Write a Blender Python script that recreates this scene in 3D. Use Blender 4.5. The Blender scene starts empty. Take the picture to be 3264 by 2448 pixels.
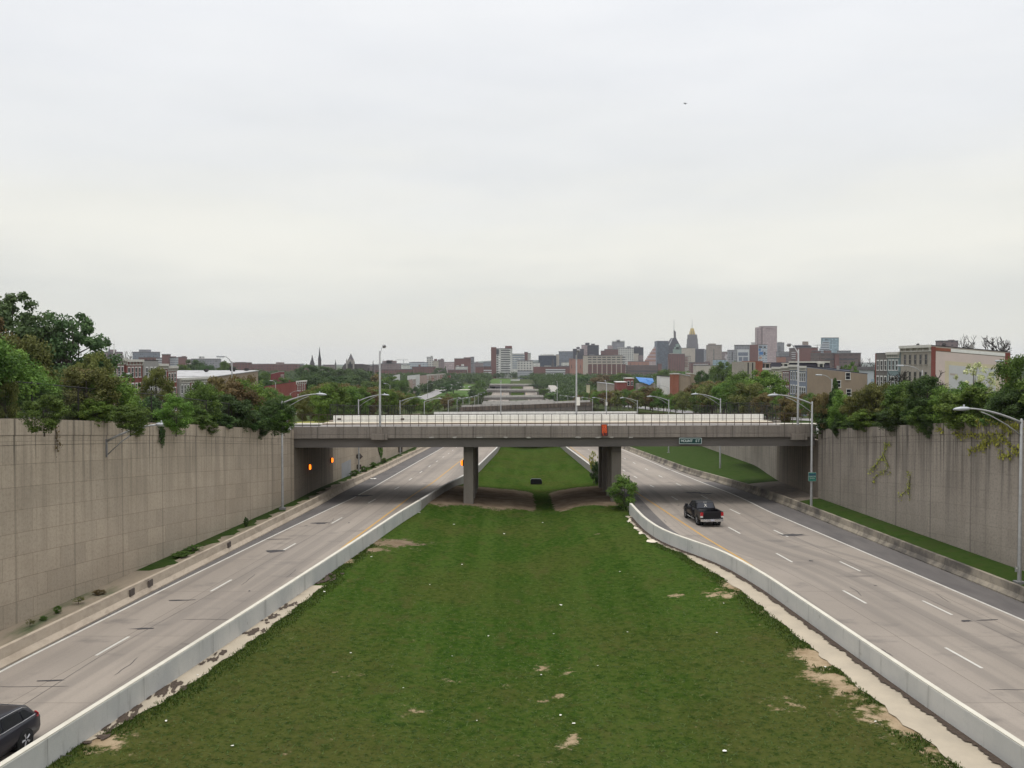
import bpy, bmesh, math, random
import numpy as np
from mathutils import Vector, Matrix
random.seed(7)
R = math.radians
scene = bpy.context.scene
col = scene.collection

# ------------------------------------------------------------------ camera
F, CX, CY = 2821.0, 1632.0, 1224.0          # photo: focal length and centre in photo pixels
CAMZ, PITCH = 14.0, math.atan(66 / 2821.0)
cam = bpy.data.cameras.new('camera')
cam.sensor_width = 36.0
cam.lens = F / 3264 * 36.0
cam.clip_start, cam.clip_end = 0.5, 30000
camo = bpy.data.objects.new('camera', cam)
camo.location = (0, 0, CAMZ)
camo.rotation_euler = (R(90) - PITCH, 0, 0)
col.objects.link(camo)
scene.camera = camo

# ------------------------------------------------------------------ sky, sun, exposure
SUN_EL, SUN_AZ = 78, 200
w = bpy.data.worlds.new('World')
scene.world = w
w.use_nodes = True
nt = w.node_tree
for n in list(nt.nodes):
    nt.nodes.remove(n)
def N(t, kind, **kw):
    n = t.nodes.new(kind)
    for k, v in kw.items():
        if k == 'inp':
            for i, val in v.items():
                n.inputs[i].default_value = val
        else:
            setattr(n, k, v)
    return n
def ramp(t, pts):
    r = t.nodes.new('ShaderNodeValToRGB')
    e = r.color_ramp.elements
    while len(e) > 1:
        e.remove(e[-1])
    e[0].position = pts[0][0]; e[0].color = (*pts[0][1], 1)
    for p, c in pts[1:]:
        x = e.new(p); x.color = (*c, 1)
    return r
out = N(nt, 'ShaderNodeOutputWorld')
bg = N(nt, 'ShaderNodeBackground', inp={1: 0.1})
sky = N(nt, 'ShaderNodeTexSky', sky_type='NISHITA', sun_disc=False)
sky.sun_elevation, sky.sun_rotation = R(SUN_EL), R(SUN_AZ)
tc = N(nt, 'ShaderNodeTexCoord')
sep = N(nt, 'ShaderNodeSeparateXYZ')
nt.links.new(tc.outputs['Generated'], sep.inputs[0])
K = 10.6     # the overcast layer is given in radiance / strength
rr = ramp(nt, [(0.0, (.71, .70, .64)), (.03, (.73, .725, .665)), (.07, (.72, .725, .685)), (.115, (.85, .84, .775)),
               (.16, (.85, .845, .79)), (.22, (.81, .82, .815)), (.30, (.83, .845, .865)), (.42, (.91, .925, .95)), (.6, (1.12, 1.14, 1.18)), (1.0, (2.0, 2.04, 2.12))])
mp = N(nt, 'ShaderNodeMapping'); mp.inputs['Scale'].default_value = (1.6, 1.6, 7.0)
nz = N(nt, 'ShaderNodeTexNoise', inp={'Scale': 1.5, 'Detail': 5.0, 'Roughness': .5})
nt.links.new(tc.outputs['Generated'], mp.inputs[0]); nt.links.new(mp.outputs[0], nz.inputs['Vector'])
ma = N(nt, 'ShaderNodeMath', operation='MULTIPLY_ADD', inp={1: .16, 2: -.08})
nt.links.new(nz.outputs[0], ma.inputs[0])
ad = N(nt, 'ShaderNodeMath', operation='ADD')
nt.links.new(sep.outputs[2], ad.inputs[0]); nt.links.new(ma.outputs[0], ad.inputs[1])
mxz = N(nt, 'ShaderNodeMath', operation='MAXIMUM', inp={1: 0.0})
nt.links.new(ad.outputs[0], mxz.inputs[0])
nt.links.new(mxz.outputs[0], rr.inputs[0])
nz2 = N(nt, 'ShaderNodeTexNoise', inp={'Scale': 2.3, 'Detail': 6.0, 'Roughness': .55})
nt.links.new(mp.outputs[0], nz2.inputs['Vector'])
r2 = ramp(nt, [(.28, (.955, .96, .968)), (.5, (1, 1, 1)), (.74, (1.04, 1.035, 1.025))])
nt.links.new(nz2.outputs[0], r2.inputs[0])
mc = N(nt, 'ShaderNodeMix', data_type='RGBA', blend_type='MULTIPLY'); mc.inputs[0].default_value = 1
nt.links.new(rr.outputs[0], mc.inputs[6]); nt.links.new(r2.outputs[0], mc.inputs[7])
sc_ = N(nt, 'ShaderNodeVectorMath', operation='SCALE'); sc_.inputs['Scale'].default_value = K
nt.links.new(mc.outputs[2], sc_.inputs[0])
mixs = N(nt, 'ShaderNodeMix', data_type='RGBA'); mixs.inputs[0].default_value = .95
nt.links.new(sky.outputs[0], mixs.inputs[6]); nt.links.new(sc_.outputs[0], mixs.inputs[7])
nt.links.new(mixs.outputs[2], bg.inputs[0]); nt.links.new(bg.outputs[0], out.inputs[0])

sun = bpy.data.lights.new('sun', 'SUN')
sun.energy = 1.5; sun.angle = R(18); sun.color = (1, .96, .9)
suno = bpy.data.objects.new('sun', sun)
# the sky's sun_rotation turns clockwise from +Y seen from above
sd = Vector((math.sin(R(SUN_AZ)) * math.cos(R(SUN_EL)), math.cos(R(SUN_AZ)) * math.cos(R(SUN_EL)), math.sin(R(SUN_EL))))
suno.rotation_euler = sd.to_track_quat('Z', 'Y').to_euler()
suno.location = (0, 0, 120)
col.objects.link(suno)

vs = scene.view_settings
scene.display_settings.display_device = 'sRGB'
vs.view_transform = 'Standard'; vs.look = 'None'; vs.gamma = 1.0; vs.use_curve_mapping = False
vs.exposure = 0.0
cy = scene.cycles
cy.max_bounces = 5; cy.diffuse_bounces = 3; cy.glossy_bounces = 2; cy.transparent_max_bounces = 12
cy.volume_bounces = 0
cy.use_denoising = True
try:
    cy.denoiser = 'OPENIMAGEDENOISE'
except Exception:
    pass
cy.sample_clamp_indirect = 4.0

# ------------------------------------------------------------------ helpers
def P(sx, sy, Y):
    """photo pixel (3264 wide) at the forward distance Y -> world point"""
    u = (sx - CX) / F; v = -(sy - CY) / F
    t = Y / (math.cos(PITCH) + v * math.sin(PITCH))
    return (u * t, Y, CAMZ + t * (-math.sin(PITCH) + v * math.cos(PITCH)))

class MB:
    def __init__(self, o=(0, 0, 0)):
        self.v, self.f, self.m, self.uv = [], [], [], []
        self.o = o
    def add(self, verts, faces, mi=0, uvs=None):
        n = len(self.v); ox, oy, oz = self.o
        self.v += [(a - ox, b - oy, c - oz) for a, b, c in verts]
        self.f += [tuple(i + n for i in f) for f in faces]
        self.m += [mi] * len(faces)
        if uvs is None:
            uvs = [None] * len(faces)
        self.uv += uvs
        return self
    def box(self, x0, x1, y0, y1, z0, z1, mi=0):
        if x0 > x1: x0, x1 = x1, x0
        if y0 > y1: y0, y1 = y1, y0
        V = [(x0, y0, z0), (x1, y0, z0), (x1, y1, z0), (x0, y1, z0), (x0, y0, z1), (x1, y0, z1), (x1, y1, z1), (x0, y1, z1)]
        Fc = [(3, 2, 1, 0), (4, 5, 6, 7), (0, 1, 5, 4), (1, 2, 6, 5), (2, 3, 7, 6), (3, 0, 4, 7)]
        a, b, c = x1 - x0, y1 - y0, z1 - z0
        q = lambda w_, h_: [(0, 0), (w_, 0), (w_, h_), (0, h_)]
        return self.add(V, Fc, mi, [q(a, b), q(a, b), q(a, c), q(b, c), q(a, c), q(b, c)])
    def prism(self, poly, axis, a0, a1, mi=0):
        """poly: 2-D outline; axis 'x','y','z': extrusion axis (poly in the other two, in order)"""
        def pt(p, a):
            return {'x': (a, p[0], p[1]), 'y': (p[0], a, p[1]), 'z': (p[0], p[1], a)}[axis]
        n = len(poly)
        area = sum(poly[i][0] * poly[(i + 1) % n][1] - poly[(i + 1) % n][0] * poly[i][1] for i in range(n))
        if area < 0: poly = poly[::-1]
        if axis == 'y': poly = poly[::-1]
        V = [pt(p, a0) for p in poly] + [pt(p, a1) for p in poly]
        Fc = [tuple(range(n - 1, -1, -1)), tuple(range(n, 2 * n))] + [(i, (i + 1) % n, n + (i + 1) % n, n + i) for i in range(n)]
        uv = [[(p[0], p[1]) for p in poly[::-1]], [(p[0], p[1]) for p in poly]]
        s = 0
        for i in range(n):
            L = math.dist(poly[i], poly[(i + 1) % n])
            uv.append([(s, a0), (s + L, a0), (s + L, a1), (s, a1)]); s += L
        return self.add(V, Fc, mi, uv)
    def tube(self, path, rad, n=6, mi=0, caps=True):
        path = [Vector(p) for p in path]
        if not hasattr(rad, '__len__'): rad = [rad] * len(path)
        V = []; Fc = []
        for i, p in enumerate(path):
            d = (path[min(i + 1, len(path) - 1)] - path[max(i - 1, 0)])
            if d.length < 1e-9: d = Vector((0, 0, 1))
            d.normalize()
            a = d.cross(Vector((0, 0, 1)) if abs(d.z) < .95 else Vector((0, 1, 0))).normalized()
            b = d.cross(a)
            for k in range(n):
                t = 2 * math.pi * k / n
                q = p + (a * math.cos(t) + b * math.sin(t)) * rad[i]
                V.append(tuple(q))
        for i in range(len(path) - 1):
            for k in range(n):
                k2 = (k + 1) % n
                Fc.append((i * n + k, i * n + k2, (i + 1) * n + k2, (i + 1) * n + k))
        if caps:
            Fc.append(tuple(range(n - 1, -1, -1))); m = (len(path) - 1) * n
            Fc.append(tuple(range(m, m + n)))
        return self.add(V, Fc, mi)
    def lathe(self, prof, c=(0, 0, 0), n=12, axis='z', mi=0):
        V = []; Fc = []
        for r, h in prof:
            for k in range(n):
                t = 2 * math.pi * k / n
                a, b = r * math.cos(t), r * math.sin(t)
                q = {'z': (a, b, h), 'y': (b, h, a), 'x': (h, a, b)}[axis]
                V.append((q[0] + c[0], q[1] + c[1], q[2] + c[2]))
        for i in range(len(prof) - 1):
            for k in range(n):
                k2 = (k + 1) % n
                Fc.append((i * n + k, i * n + k2, (i + 1) * n + k2, (i + 1) * n + k))
        Fc.append(tuple(range(n - 1, -1, -1))); m = (len(prof) - 1) * n
        Fc.append(tuple(range(m, m + n)))
        return self.add(V, Fc, mi)
    def loft(self, rings, mi=0, caps=True):
        n = len(rings[0]); V = [p for r in rings for p in r]; Fc = []
        for i in range(len(rings) - 1):
            for k in range(n):
                k2 = (k + 1) % n
                Fc.append((i * n + k, i * n + k2, (i + 1) * n + k2, (i + 1) * n + k))
        if caps:
            Fc.append(tuple(range(n - 1, -1, -1))); m = (len(rings) - 1) * n
            Fc.append(tuple(range(m, m + n)))
        return self.add(V, Fc, mi)
    def mesh(self, name, mats, smooth=False):
        me = bpy.data.meshes.new(name)
        me.from_pydata(self.v, [], self.f)
        if any(u is not None for u in self.uv):
            ul = me.uv_layers.new(name='UVMap')
            fl = []
            for f, u in zip(self.f, self.uv):
                if u is None: u = [(0, 0)] * len(f)
                for a in u: fl += [a[0], a[1]]
            ul.data.foreach_set('uv', fl)
        if not isinstance(mats, (list, tuple)): mats = [mats]
        for m_ in mats: me.materials.append(m_)
        if len(mats) > 1: me.polygons.foreach_set('material_index', self.m)
        if smooth:
            me.polygons.foreach_set('use_smooth', [True] * len(me.polygons))
        me.update()
        return me
    def build(self, name, mats, parent=None, smooth=False, bevel=0, fix=True):
        me = self.mesh(name, mats, smooth)
        if fix:
            bm = bmesh.new(); bm.from_mesh(me)
            bmesh.ops.recalc_face_normals(bm, faces=bm.faces); bm.to_mesh(me); bm.free()
        o = bpy.data.objects.new(name, me)
        col.objects.link(o)
        if parent: o.parent = parent
        if bevel:
            b = o.modifiers.new('bevel', 'BEVEL'); b.width = bevel; b.segments = 2; b.limit_method = 'ANGLE'
        return o

def tag(o, label=None, cat=None, group=None, kind=None):
    if label: o['label'] = label
    if cat: o['category'] = cat
    if group: o['group'] = group
    if kind: o['kind'] = kind
    return o
def thing(name, label, cat, loc=(0, 0, 0), rz=0, group=None):
    o = bpy.data.objects.new(name, None)
    o.location = loc; o.rotation_euler = (0, 0, rz); o.empty_display_size = .3
    col.objects.link(o)
    return tag(o, label, cat, group)
KIDS = {}
def kids(o):
    return [c for c in scene.objects if c.parent == o]
def tree_of(o):
    return (o, [tree_of(c) for c in kids(o)])
def dup(tr, loc=None, rz=None, label=None, parent=None, scale=None):
    o, ch = tr
    c = o.copy(); col.objects.link(c)
    if parent is not None: c.parent = parent
    if loc is not None: c.location = loc
    if rz is not None: c.rotation_euler = (0, 0, rz)
    if scale is not None: c.scale = scale
    if label: c['label'] = label
    for k in ch: dup(k, parent=c)
    return c

# ------------------------------------------------------------------ materials
MATS = {}
def mat(name, c1, c2=None, scale=1.0, rough=.8, bump=0.0, metal=0.0, detail=6, stretch=(1, 1, 1), spec=.3, c3=None, coord='Object', coat=0):
    m = bpy.data.materials.new(name); m.use_nodes = True
    t = m.node_tree; b = t.nodes['Principled BSDF']
    b.inputs['Roughness'].default_value = rough; b.inputs['Metallic'].default_value = metal
    b.inputs['Specular IOR Level'].default_value = spec
    if coat: b.inputs['Coat Weight'].default_value = coat
    if c2 is None: c2 = tuple(x * .85 for x in c1)
    tcn = N(t, 'ShaderNodeTexCoord'); mpn = N(t, 'ShaderNodeMapping'); mpn.inputs['Scale'].default_value = stretch
    nzn = N(t, 'ShaderNodeTexNoise', inp={'Scale': scale, 'Detail': detail, 'Roughness': .6})
    t.links.new(tcn.outputs[coord], mpn.inputs[0]); t.links.new(mpn.outputs[0], nzn.inputs['Vector'])
    pts = [(.3, c1), (.7, c2)] if c3 is None else [(.28, c1), (.5, c2), (.72, c3)]
    rp = ramp(t, pts); t.links.new(nzn.outputs[0], rp.inputs[0]); t.links.new(rp.outputs[0], b.inputs['Base Color'])
    if bump:
        bp = N(t, 'ShaderNodeBump', inp={'Strength': bump, 'Distance': .05}); t.links.new(nzn.outputs[0], bp.inputs['Height'])
        t.links.new(bp.outputs[0], b.inputs['Normal'])
    MATS[name] = m
    return m
def glow(name, c, s):
    m = mat(name, c); b = m.node_tree.nodes['Principled BSDF']
    b.inputs['Emission Color'].default_value = (*c, 1); b.inputs['Emission Strength'].default_value = s
    return m
def mixc(t, fac, a, b):
    """mix colours; fac socket, a/b socket or tuple"""
    x = N(t, 'ShaderNodeMix', data_type='RGBA')
    if hasattr(fac, 'default_value'): t.links.new(fac, x.inputs[0])
    else: x.inputs[0].default_value = fac
    for s, i in ((a, 6), (b, 7)):
        if isinstance(s, tuple): x.inputs[i].default_value = (*s, 1)
        else: t.links.new(s, x.inputs[i])
    return x.outputs[2]
def mth(t, op, a, b=None, c=None):
    x = N(t, 'ShaderNodeMath', operation=op)
    for i, s in enumerate((a, b, c)):
        if s is None: continue
        if hasattr(s, 'default_value'): t.links.new(s, x.inputs[i])
        else: x.inputs[i].default_value = s
    return x.outputs[0]
def smooth(t, x, a, b, lo=0.0, hi=1.0):
    n = N(t, 'ShaderNodeMapRange', interpolation_type='SMOOTHSTEP', inp={1: a, 2: b, 3: lo, 4: hi})
    t.links.new(x, n.inputs[0]); return n.outputs[0]
def noise(t, vec, scale, detail=5, rough=.6, sc=(1, 1, 1)):
    mpn = N(t, 'ShaderNodeMapping'); mpn.inputs['Scale'].default_value = sc
    n = N(t, 'ShaderNodeTexNoise', inp={'Scale': scale, 'Detail': detail, 'Roughness': rough})
    t.links.new(vec, mpn.inputs[0]); t.links.new(mpn.outputs[0], n.inputs['Vector']); return n.outputs[0]

def concrete_wall(name, base, dark, light, jw=1.75, streak=.6, panel=1.2, js=.9, pv=.8):
    """cast wall: u along the wall, v metres below its top; form joints, board lines, water streaks"""
    m = bpy.data.materials.new(name); m.use_nodes = True; t = m.node_tree; b = t.nodes['Principled BSDF']
    b.inputs['Roughness'].default_value = .9; b.inputs['Specular IOR Level'].default_value = .2
    uv = N(t, 'ShaderNodeUVMap', uv_map='UVMap').outputs[0]
    s = N(t, 'ShaderNodeSeparateXYZ'); t.links.new(uv, s.inputs[0]); u, v = s.outputs[0], s.outputs[1]
    big = noise(t, uv, .25, 6); fine = noise(t, uv, 6, 6)
    c = mixc(t, smooth(t, big, .35, .65), base, light)
    c = mixc(t, smooth(t, fine, .4, .8, 0, .45), c, dark)
    # form panels: rows and columns of slightly different tone
    br = N(t, 'ShaderNodeTexBrick', offset=.5, inp={'Scale': 1.0, 'Mortar Size': .018, 'Bias': 0, 'Brick Width': jw * 1.4, 'Row Height': panel,
            'Color1': (1, 1, 1, 1), 'Color2': (.86, .865, .87, 1), 'Mortar': (.66, .65, .64, 1)})
    t.links.new(uv, br.inputs['Vector'])
    mm = N(t, 'ShaderNodeMix', data_type='RGBA', blend_type='MULTIPLY'); mm.inputs[0].default_value = pv
    t.links.new(c, mm.inputs[6]); t.links.new(br.outputs[0], mm.inputs[7]); c = mm.outputs[2]
    # water streaks running down from the top
    st = noise(t, uv, 1.0, 6, .65, (1.3, .045, 1)); st2 = noise(t, uv, 1.0, 4, .6, (4.5, .12, 1))
    fade = smooth(t, v, 0.5, 9.5, 1, .12)
    k = mth(t, 'MULTIPLY', mth(t, 'MULTIPLY', smooth(t, st, .44, .66), fade), streak)
    c = mixc(t, k, c, dark)
    k2 = mth(t, 'MULTIPLY', mth(t, 'MULTIPLY', smooth(t, st2, .5, .68), smooth(t, v, .3, 5.5, 1, .05)), streak * .9)
    c = mixc(t, k2, c, tuple(x * .55 for x in dark))
    # construction joints: a dark seam with a stain beside it
    ph = mth(t, 'FRACT', mth(t, 'DIVIDE', u, jw))
    dj = mth(t, 'ABSOLUTE', mth(t, 'SUBTRACT', ph, .5))
    j = smooth(t, dj, .03 / jw * 1.1, .075 / jw, 1, 0)
    jv = mth(t, 'MULTIPLY', j, smooth(t, v, .9, 3.2, js, js * .16))
    c = mixc(t, jv, c, tuple(x * .35 for x in dark))
    ph4 = mth(t, 'FRACT', mth(t, 'DIVIDE', u, jw * 3)); dj4 = mth(t, 'ABSOLUTE', mth(t, 'SUBTRACT', ph4, .5))
    c = mixc(t, smooth(t, dj4, .015 / jw, .05 / jw, js * .4, 0), c, tuple(x * .4 for x in dark))
    t.links.new(c, b.inputs['Base Color'])
    bp = N(t, 'ShaderNodeBump', inp={'Strength': .35, 'Distance': .04}); t.links.new(fine, bp.inputs['Height']); t.links.new(bp.outputs[0], b.inputs['Normal'])
    MATS[name] = m
    return m
def facade(name, wall, glass, pw, ph, ww, wh, rough=.7, mortar=None):
    """far facade: window grid by metres (u across, v up)"""
    m = bpy.data.materials.new(name); m.use_nodes = True; t = m.node_tree; b = t.nodes['Principled BSDF']
    b.inputs['Roughness'].default_value = rough; b.inputs['Specular IOR Level'].default_value = .3
    uv = N(t, 'ShaderNodeUVMap', uv_map='UVMap').outputs[0]
    s = N(t, 'ShaderNodeSeparateXYZ'); t.links.new(uv, s.inputs[0])
    def cell(x, p, wd):
        f = mth(t, 'FRACT', mth(t, 'DIVIDE', x, p)); return mth(t, 'LESS_THAN', mth(t, 'ABSOLUTE', mth(t, 'SUBTRACT', f, .5)), wd / p / 2)
    k = mth(t, 'MULTIPLY', cell(s.outputs[0], pw, ww), cell(s.outputs[1], ph, wh))
    big = noise(t, uv, .06, 5)
    cw = mixc(t, smooth(t, big, .3, .7), wall, tuple(x * .86 for x in wall))
    vor = N(t, 'ShaderNodeTexWhiteNoise', noise_dimensions='2D')
    sn = N(t, 'ShaderNodeVectorMath', operation='SNAP'); sn.inputs[1].default_value = (pw, ph, 1); t.links.new(uv, sn.inputs[0]); t.links.new(sn.outputs[0], vor.inputs[0])
    g = mixc(t, vor.outputs[0], glass, tuple(min(1, x * 2.1 + .015) for x in glass))
    t.links.new(mixc(t, k, cw, g), b.inputs['Base Color'])
    MATS[name] = m
    return m
def foliage(name, dark, lightc):
    m = bpy.data.materials.new(name); m.use_nodes = True; t = m.node_tree; b = t.nodes['Principled BSDF']
    b.inputs['Roughness'].default_value = .65; b.inputs['Specular IOR Level'].default_value = .18
    dark, lightc = tuple(q * 1.4 for q in dark), tuple(q * 1.65 for q in lightc)
    at = N(t, 'ShaderNodeAttribute', attribute_name='tint')
    oi = N(t, 'ShaderNodeObjectInfo')
    c = mixc(t, at.outputs['Fac'], dark, lightc)
    hs = N(t, 'ShaderNodeHueSaturation'); t.links.new(c, hs.inputs['Color'])
    t.links.new(mth(t, 'MULTIPLY_ADD', oi.outputs['Random'], .03, .485), hs.inputs['Hue'])
    t.links.new(mth(t, 'MULTIPLY_ADD', oi.outputs['Random'], .3, .85), hs.inputs['Value'])
    t.links.new(hs.outputs[0], b.inputs['Base Color'])
    tr = N(t, 'ShaderNodeBsdfTranslucent'); t.links.new(hs.outputs[0], tr.inputs[0])
    mx = N(t, 'ShaderNodeMixShader'); mx.inputs[0].default_value = .28
    o = t.nodes['Material Output']
    t.links.new(b.outputs[0], mx.inputs[1]); t.links.new(tr.outputs[0], mx.inputs[2]); t.links.new(mx.outputs[0], o.inputs[0])
    MATS[name] = m
    return m

FOL = {
    'green': foliage('leaf_green', (.022, .046, .010), (.078, .124, .023)),
    'bright': foliage('leaf_bright', (.032, .064, .012), (.104, .160, .028)),
    'dark': foliage('leaf_dark', (.014, .032, .010), (.048, .080, .021)),
    'olive': foliage('leaf_olive', (.040, .048, .013), (.115, .120, .034)),
    'brown': foliage('leaf_brown', (.042, .034, .015), (.125, .092, .036)),
    'blue': foliage('leaf_blue', (.020, .040, .014), (.064, .098, .034)),
    'yellow': foliage('leaf_yellow', (.13, .15, .022), (.30, .31, .06)),
    'pale': foliage('leaf_pale', (.16, .17, .08), (.36, .36, .2)),
}
M_BARK = mat('bark', (.045, .036, .028), (.09, .075, .06), 6, .95, .6)
M_TWIG = mat('twig', (.022, .018, .016), (.04, .033, .028), 6, .95)
M_WL = concrete_wall('wall_concrete', (.40, .335, .256), (.21, .177, .139), (.46, .388, .30), 1.75, .6, js=.6, pv=1.0)
M_WR = concrete_wall('wall_concrete_stained', (.285, .248, .206), (.10, .09, .08), (.335, .294, .246), 1.75, .75, js=.75, pv=.6)
M_BR = concrete_wall('bridge_concrete', (.21, .182, .155), (.115, .10, .086), (.25, .22, .19), 2.6, .45, .75, js=.4, pv=.5)
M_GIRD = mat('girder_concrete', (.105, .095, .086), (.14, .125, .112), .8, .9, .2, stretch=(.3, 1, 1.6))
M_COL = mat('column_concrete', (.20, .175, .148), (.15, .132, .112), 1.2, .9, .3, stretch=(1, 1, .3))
M_WHITEPAR = concrete_wall('white_parapet', (.70, .69, .645), (.50, .48, .44), (.78, .77, .72), 2.4, .35, 3, js=.25, pv=.5)
M_BROWNPAR = concrete_wall('brown_parapet', (.13, .10, .08), (.06, .048, .04), (.20, .16, .13), 2.4, .8, 3)
def barrier_mat(name, base, lightc, dark, joint=6.1):
    m = bpy.data.materials.new(name); m.use_nodes = True; t = m.node_tree; b = t.nodes['Principled BSDF']
    b.inputs['Roughness'].default_value = .9; b.inputs['Specular IOR Level'].default_value = .2
    o = N(t, 'ShaderNodeTexCoord').outputs['Object']; s = N(t, 'ShaderNodeSeparateXYZ'); t.links.new(o, s.inputs[0]); y, z = s.outputs[1], s.outputs[2]
    c = mixc(t, smooth(t, noise(t, o, .35, 6), .35, .65), base, lightc)
    st = noise(t, o, 1.0, 6, .65, (1, 2.6, .35)); c = mixc(t, smooth(t, st, .56, .74, 0, .5), c, dark)
    bl = noise(t, o, 1.5, 7, .7, (1, .7, 1)); c = mixc(t, smooth(t, bl, .62, .70, 0, .55), c, dark)
    f = mth(t, 'FRACT', mth(t, 'DIVIDE', y, joint)); d = mth(t, 'ABSOLUTE', mth(t, 'SUBTRACT', f, .5))
    c = mixc(t, smooth(t, d, .0015, .005, .5, 0), c, tuple(q * .45 for q in dark))
    c = mixc(t, mth(t, 'MULTIPLY', smooth(t, d, .01, .06, .3, 0), smooth(t, st, .4, .6)), c, dark)
    t.links.new(c, b.inputs['Base Color'])
    bp = N(t, 'ShaderNodeBump', inp={'Strength': .3, 'Distance': .03}); t.links.new(noise(t, o, 6, 5), bp.inputs['Height']); t.links.new(bp.outputs[0], b.inputs['Normal'])
    return m
M_BARR = barrier_mat('barrier_concrete', (.45, .45, .43), (.53, .52, .49), (.24, .23, .21))
M_BARRTOP = mat('barrier_white_top', (.47, .44, .365), (.56, .53, .45), 1.5, .8)
M_BARL = mat('outer_barrier_left', (.30, .245, .185), (.40, .335, .26), 1.1, .9, .3, stretch=(1, .5, 1), c3=(.24, .195, .15))
M_BARRT = barrier_mat('outer_barrier_right', (.085, .076, .066), (.30, .26, .20), (.05, .045, .04), 9)
M_STRIP = mat('gutter_concrete', (.40, .34, .255), (.32, .275, .21), .7, .9, .2)
M_LITTERDIRT = mat('leaf_debris', (.045, .032, .024), (.085, .062, .045), 9, .95, .8)
M_ASPH = mat('shoulder_asphalt', (.085, .077, .074), (.125, .113, .105), .9, .9, .3, stretch=(1, .3, 1))
M_TAR = mat('tar_patch', (.035, .032, .034), (.06, .055, .055), 3, .8, .2)
M_LINE_W = mat('white_line', (.54, .52, .46), (.42, .40, .36), 2.5, .8)
M_LINE_Y = mat('yellow_line', (.46, .26, .055), (.38, .23, .07), 1.2, .8)
M_SEAM = mat('joint_seam', (.10, .085, .075), (.17, .15, .13), .8, .9)
M_UNDER = mat('deck_underside', (.050, .046, .043), (.075, .068, .062), .6, .95)  # deck and inner girders coloured extra dark to deepen the shade below
M_STEEL = mat('galvanised_steel', (.27, .27, .265), (.35, .35, .345), 3, .5, 0, .35, spec=.5)
M_STEELD = mat('weathered_steel', (.19, .185, .185), (.25, .245, .245), 3, .6, 0, .3)
M_DARKM = mat('dark_metal', (.022, .020, .019), (.04, .036, .034), 3, .6, 0, .2)
M_RUSTM = mat('rusty_rail', (.055, .040, .033), (.10, .072, .055), 4, .8, 0, .2)
M_LAMP = mat('lamp_housing', (.36, .375, .39), (.43, .445, .46), 2, .45, 0, .1, spec=.5)
M_GLASSD = mat('dark_glass', (.012, .014, .017), (.022, .024, .028), 1, .15, 0, 0, spec=.6)
M_WHITE = mat('white_paint', (.72, .71, .68), (.62, .61, .58), 2, .7)
M_CHROME = mat('chrome', (.62, .62, .63), (.55, .55, .56), 2, .25, 0, .8)
M_ALLOY = mat('alloy_rim', (.40, .40, .41), (.50, .50, .51), 3, .35, 0, .2, spec=.5)
M_BLACKP = mat('black_paint', (.006, .006, .008), (.009, .009, .011), 2, .32, 0, 0, spec=.3)
M_CHARP = mat('charcoal_paint', (.011, .011, .017), (.016, .016, .023), 2, .3, 0, 0, spec=.4, coat=.15)
M_RUBBER = mat('rubber', (.010, .010, .010), (.018, .018, .018), 4, .9)
M_RED = mat('red_lens', (.45, .012, .02), (.34, .008, .014), 2, .25, 0, 0, spec=.6)
M_CLEAR = mat('clear_lens', (.55, .53, .5), (.6, .58, .55), 2, .25)
M_AMBER = glow('amber_lamp', (1.0, .20, .012), 2.3)
M_GREENSIGN = mat('sign_green', (.004, .035, .032), (.006, .045, .04), 3, .5)
M_TEALSIGN = mat('sign_teal', (.0, .145, .098), (.0, .12, .085), 3, .5)
M_SIGNW = mat('sign_white', (.36, .42, .40), (.42, .48, .46), 3, .6)
M_BLUEINK = mat('sign_blue', (.02, .07, .11), (.03, .09, .13), 3, .6)
M_SIGNBACK = mat('sign_back', (.085, .070, .060), (.11, .09, .078), 3, .7, 0, .2)
M_PAPER = mat('paper', (.62, .60, .54), (.72, .70, .64), 6, .9)
M_DIRT = mat('bare_dirt', (.30, .23, .15), (.40, .32, .22), 3, .95, .6)
M_BLACKBOX = mat('black_plastic', (.004, .004, .007), (.008, .008, .011), 2, .5)
M_ROOFDK = mat('tar_roof', (.022, .020, .024), (.045, .04, .042), 1, .9)
M_ROOFWH = mat('silver_roof', (.30, .295, .295), (.38, .375, .37), .35, .7, c3=(.10, .097, .10))
M_CORN = mat('cornice_paint', (.46, .44, .40), (.56, .54, .49), 2, .8)
M_WINFR = mat('window_frame', (.60, .59, .57), (.68, .67, .64), 2, .7)
M_STREET = mat('street_asphalt', (.21, .20, .195), (.26, .25, .245), .6, .9)
M_PAVE = mat('pavement', (.36, .33, .28), (.42, .39, .34), .8, .9)
M_BRIDGEROAD = mat('bridge_deck_surface', (.33, .31, .29), (.27, .255, .24), .8, .9)
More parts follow.
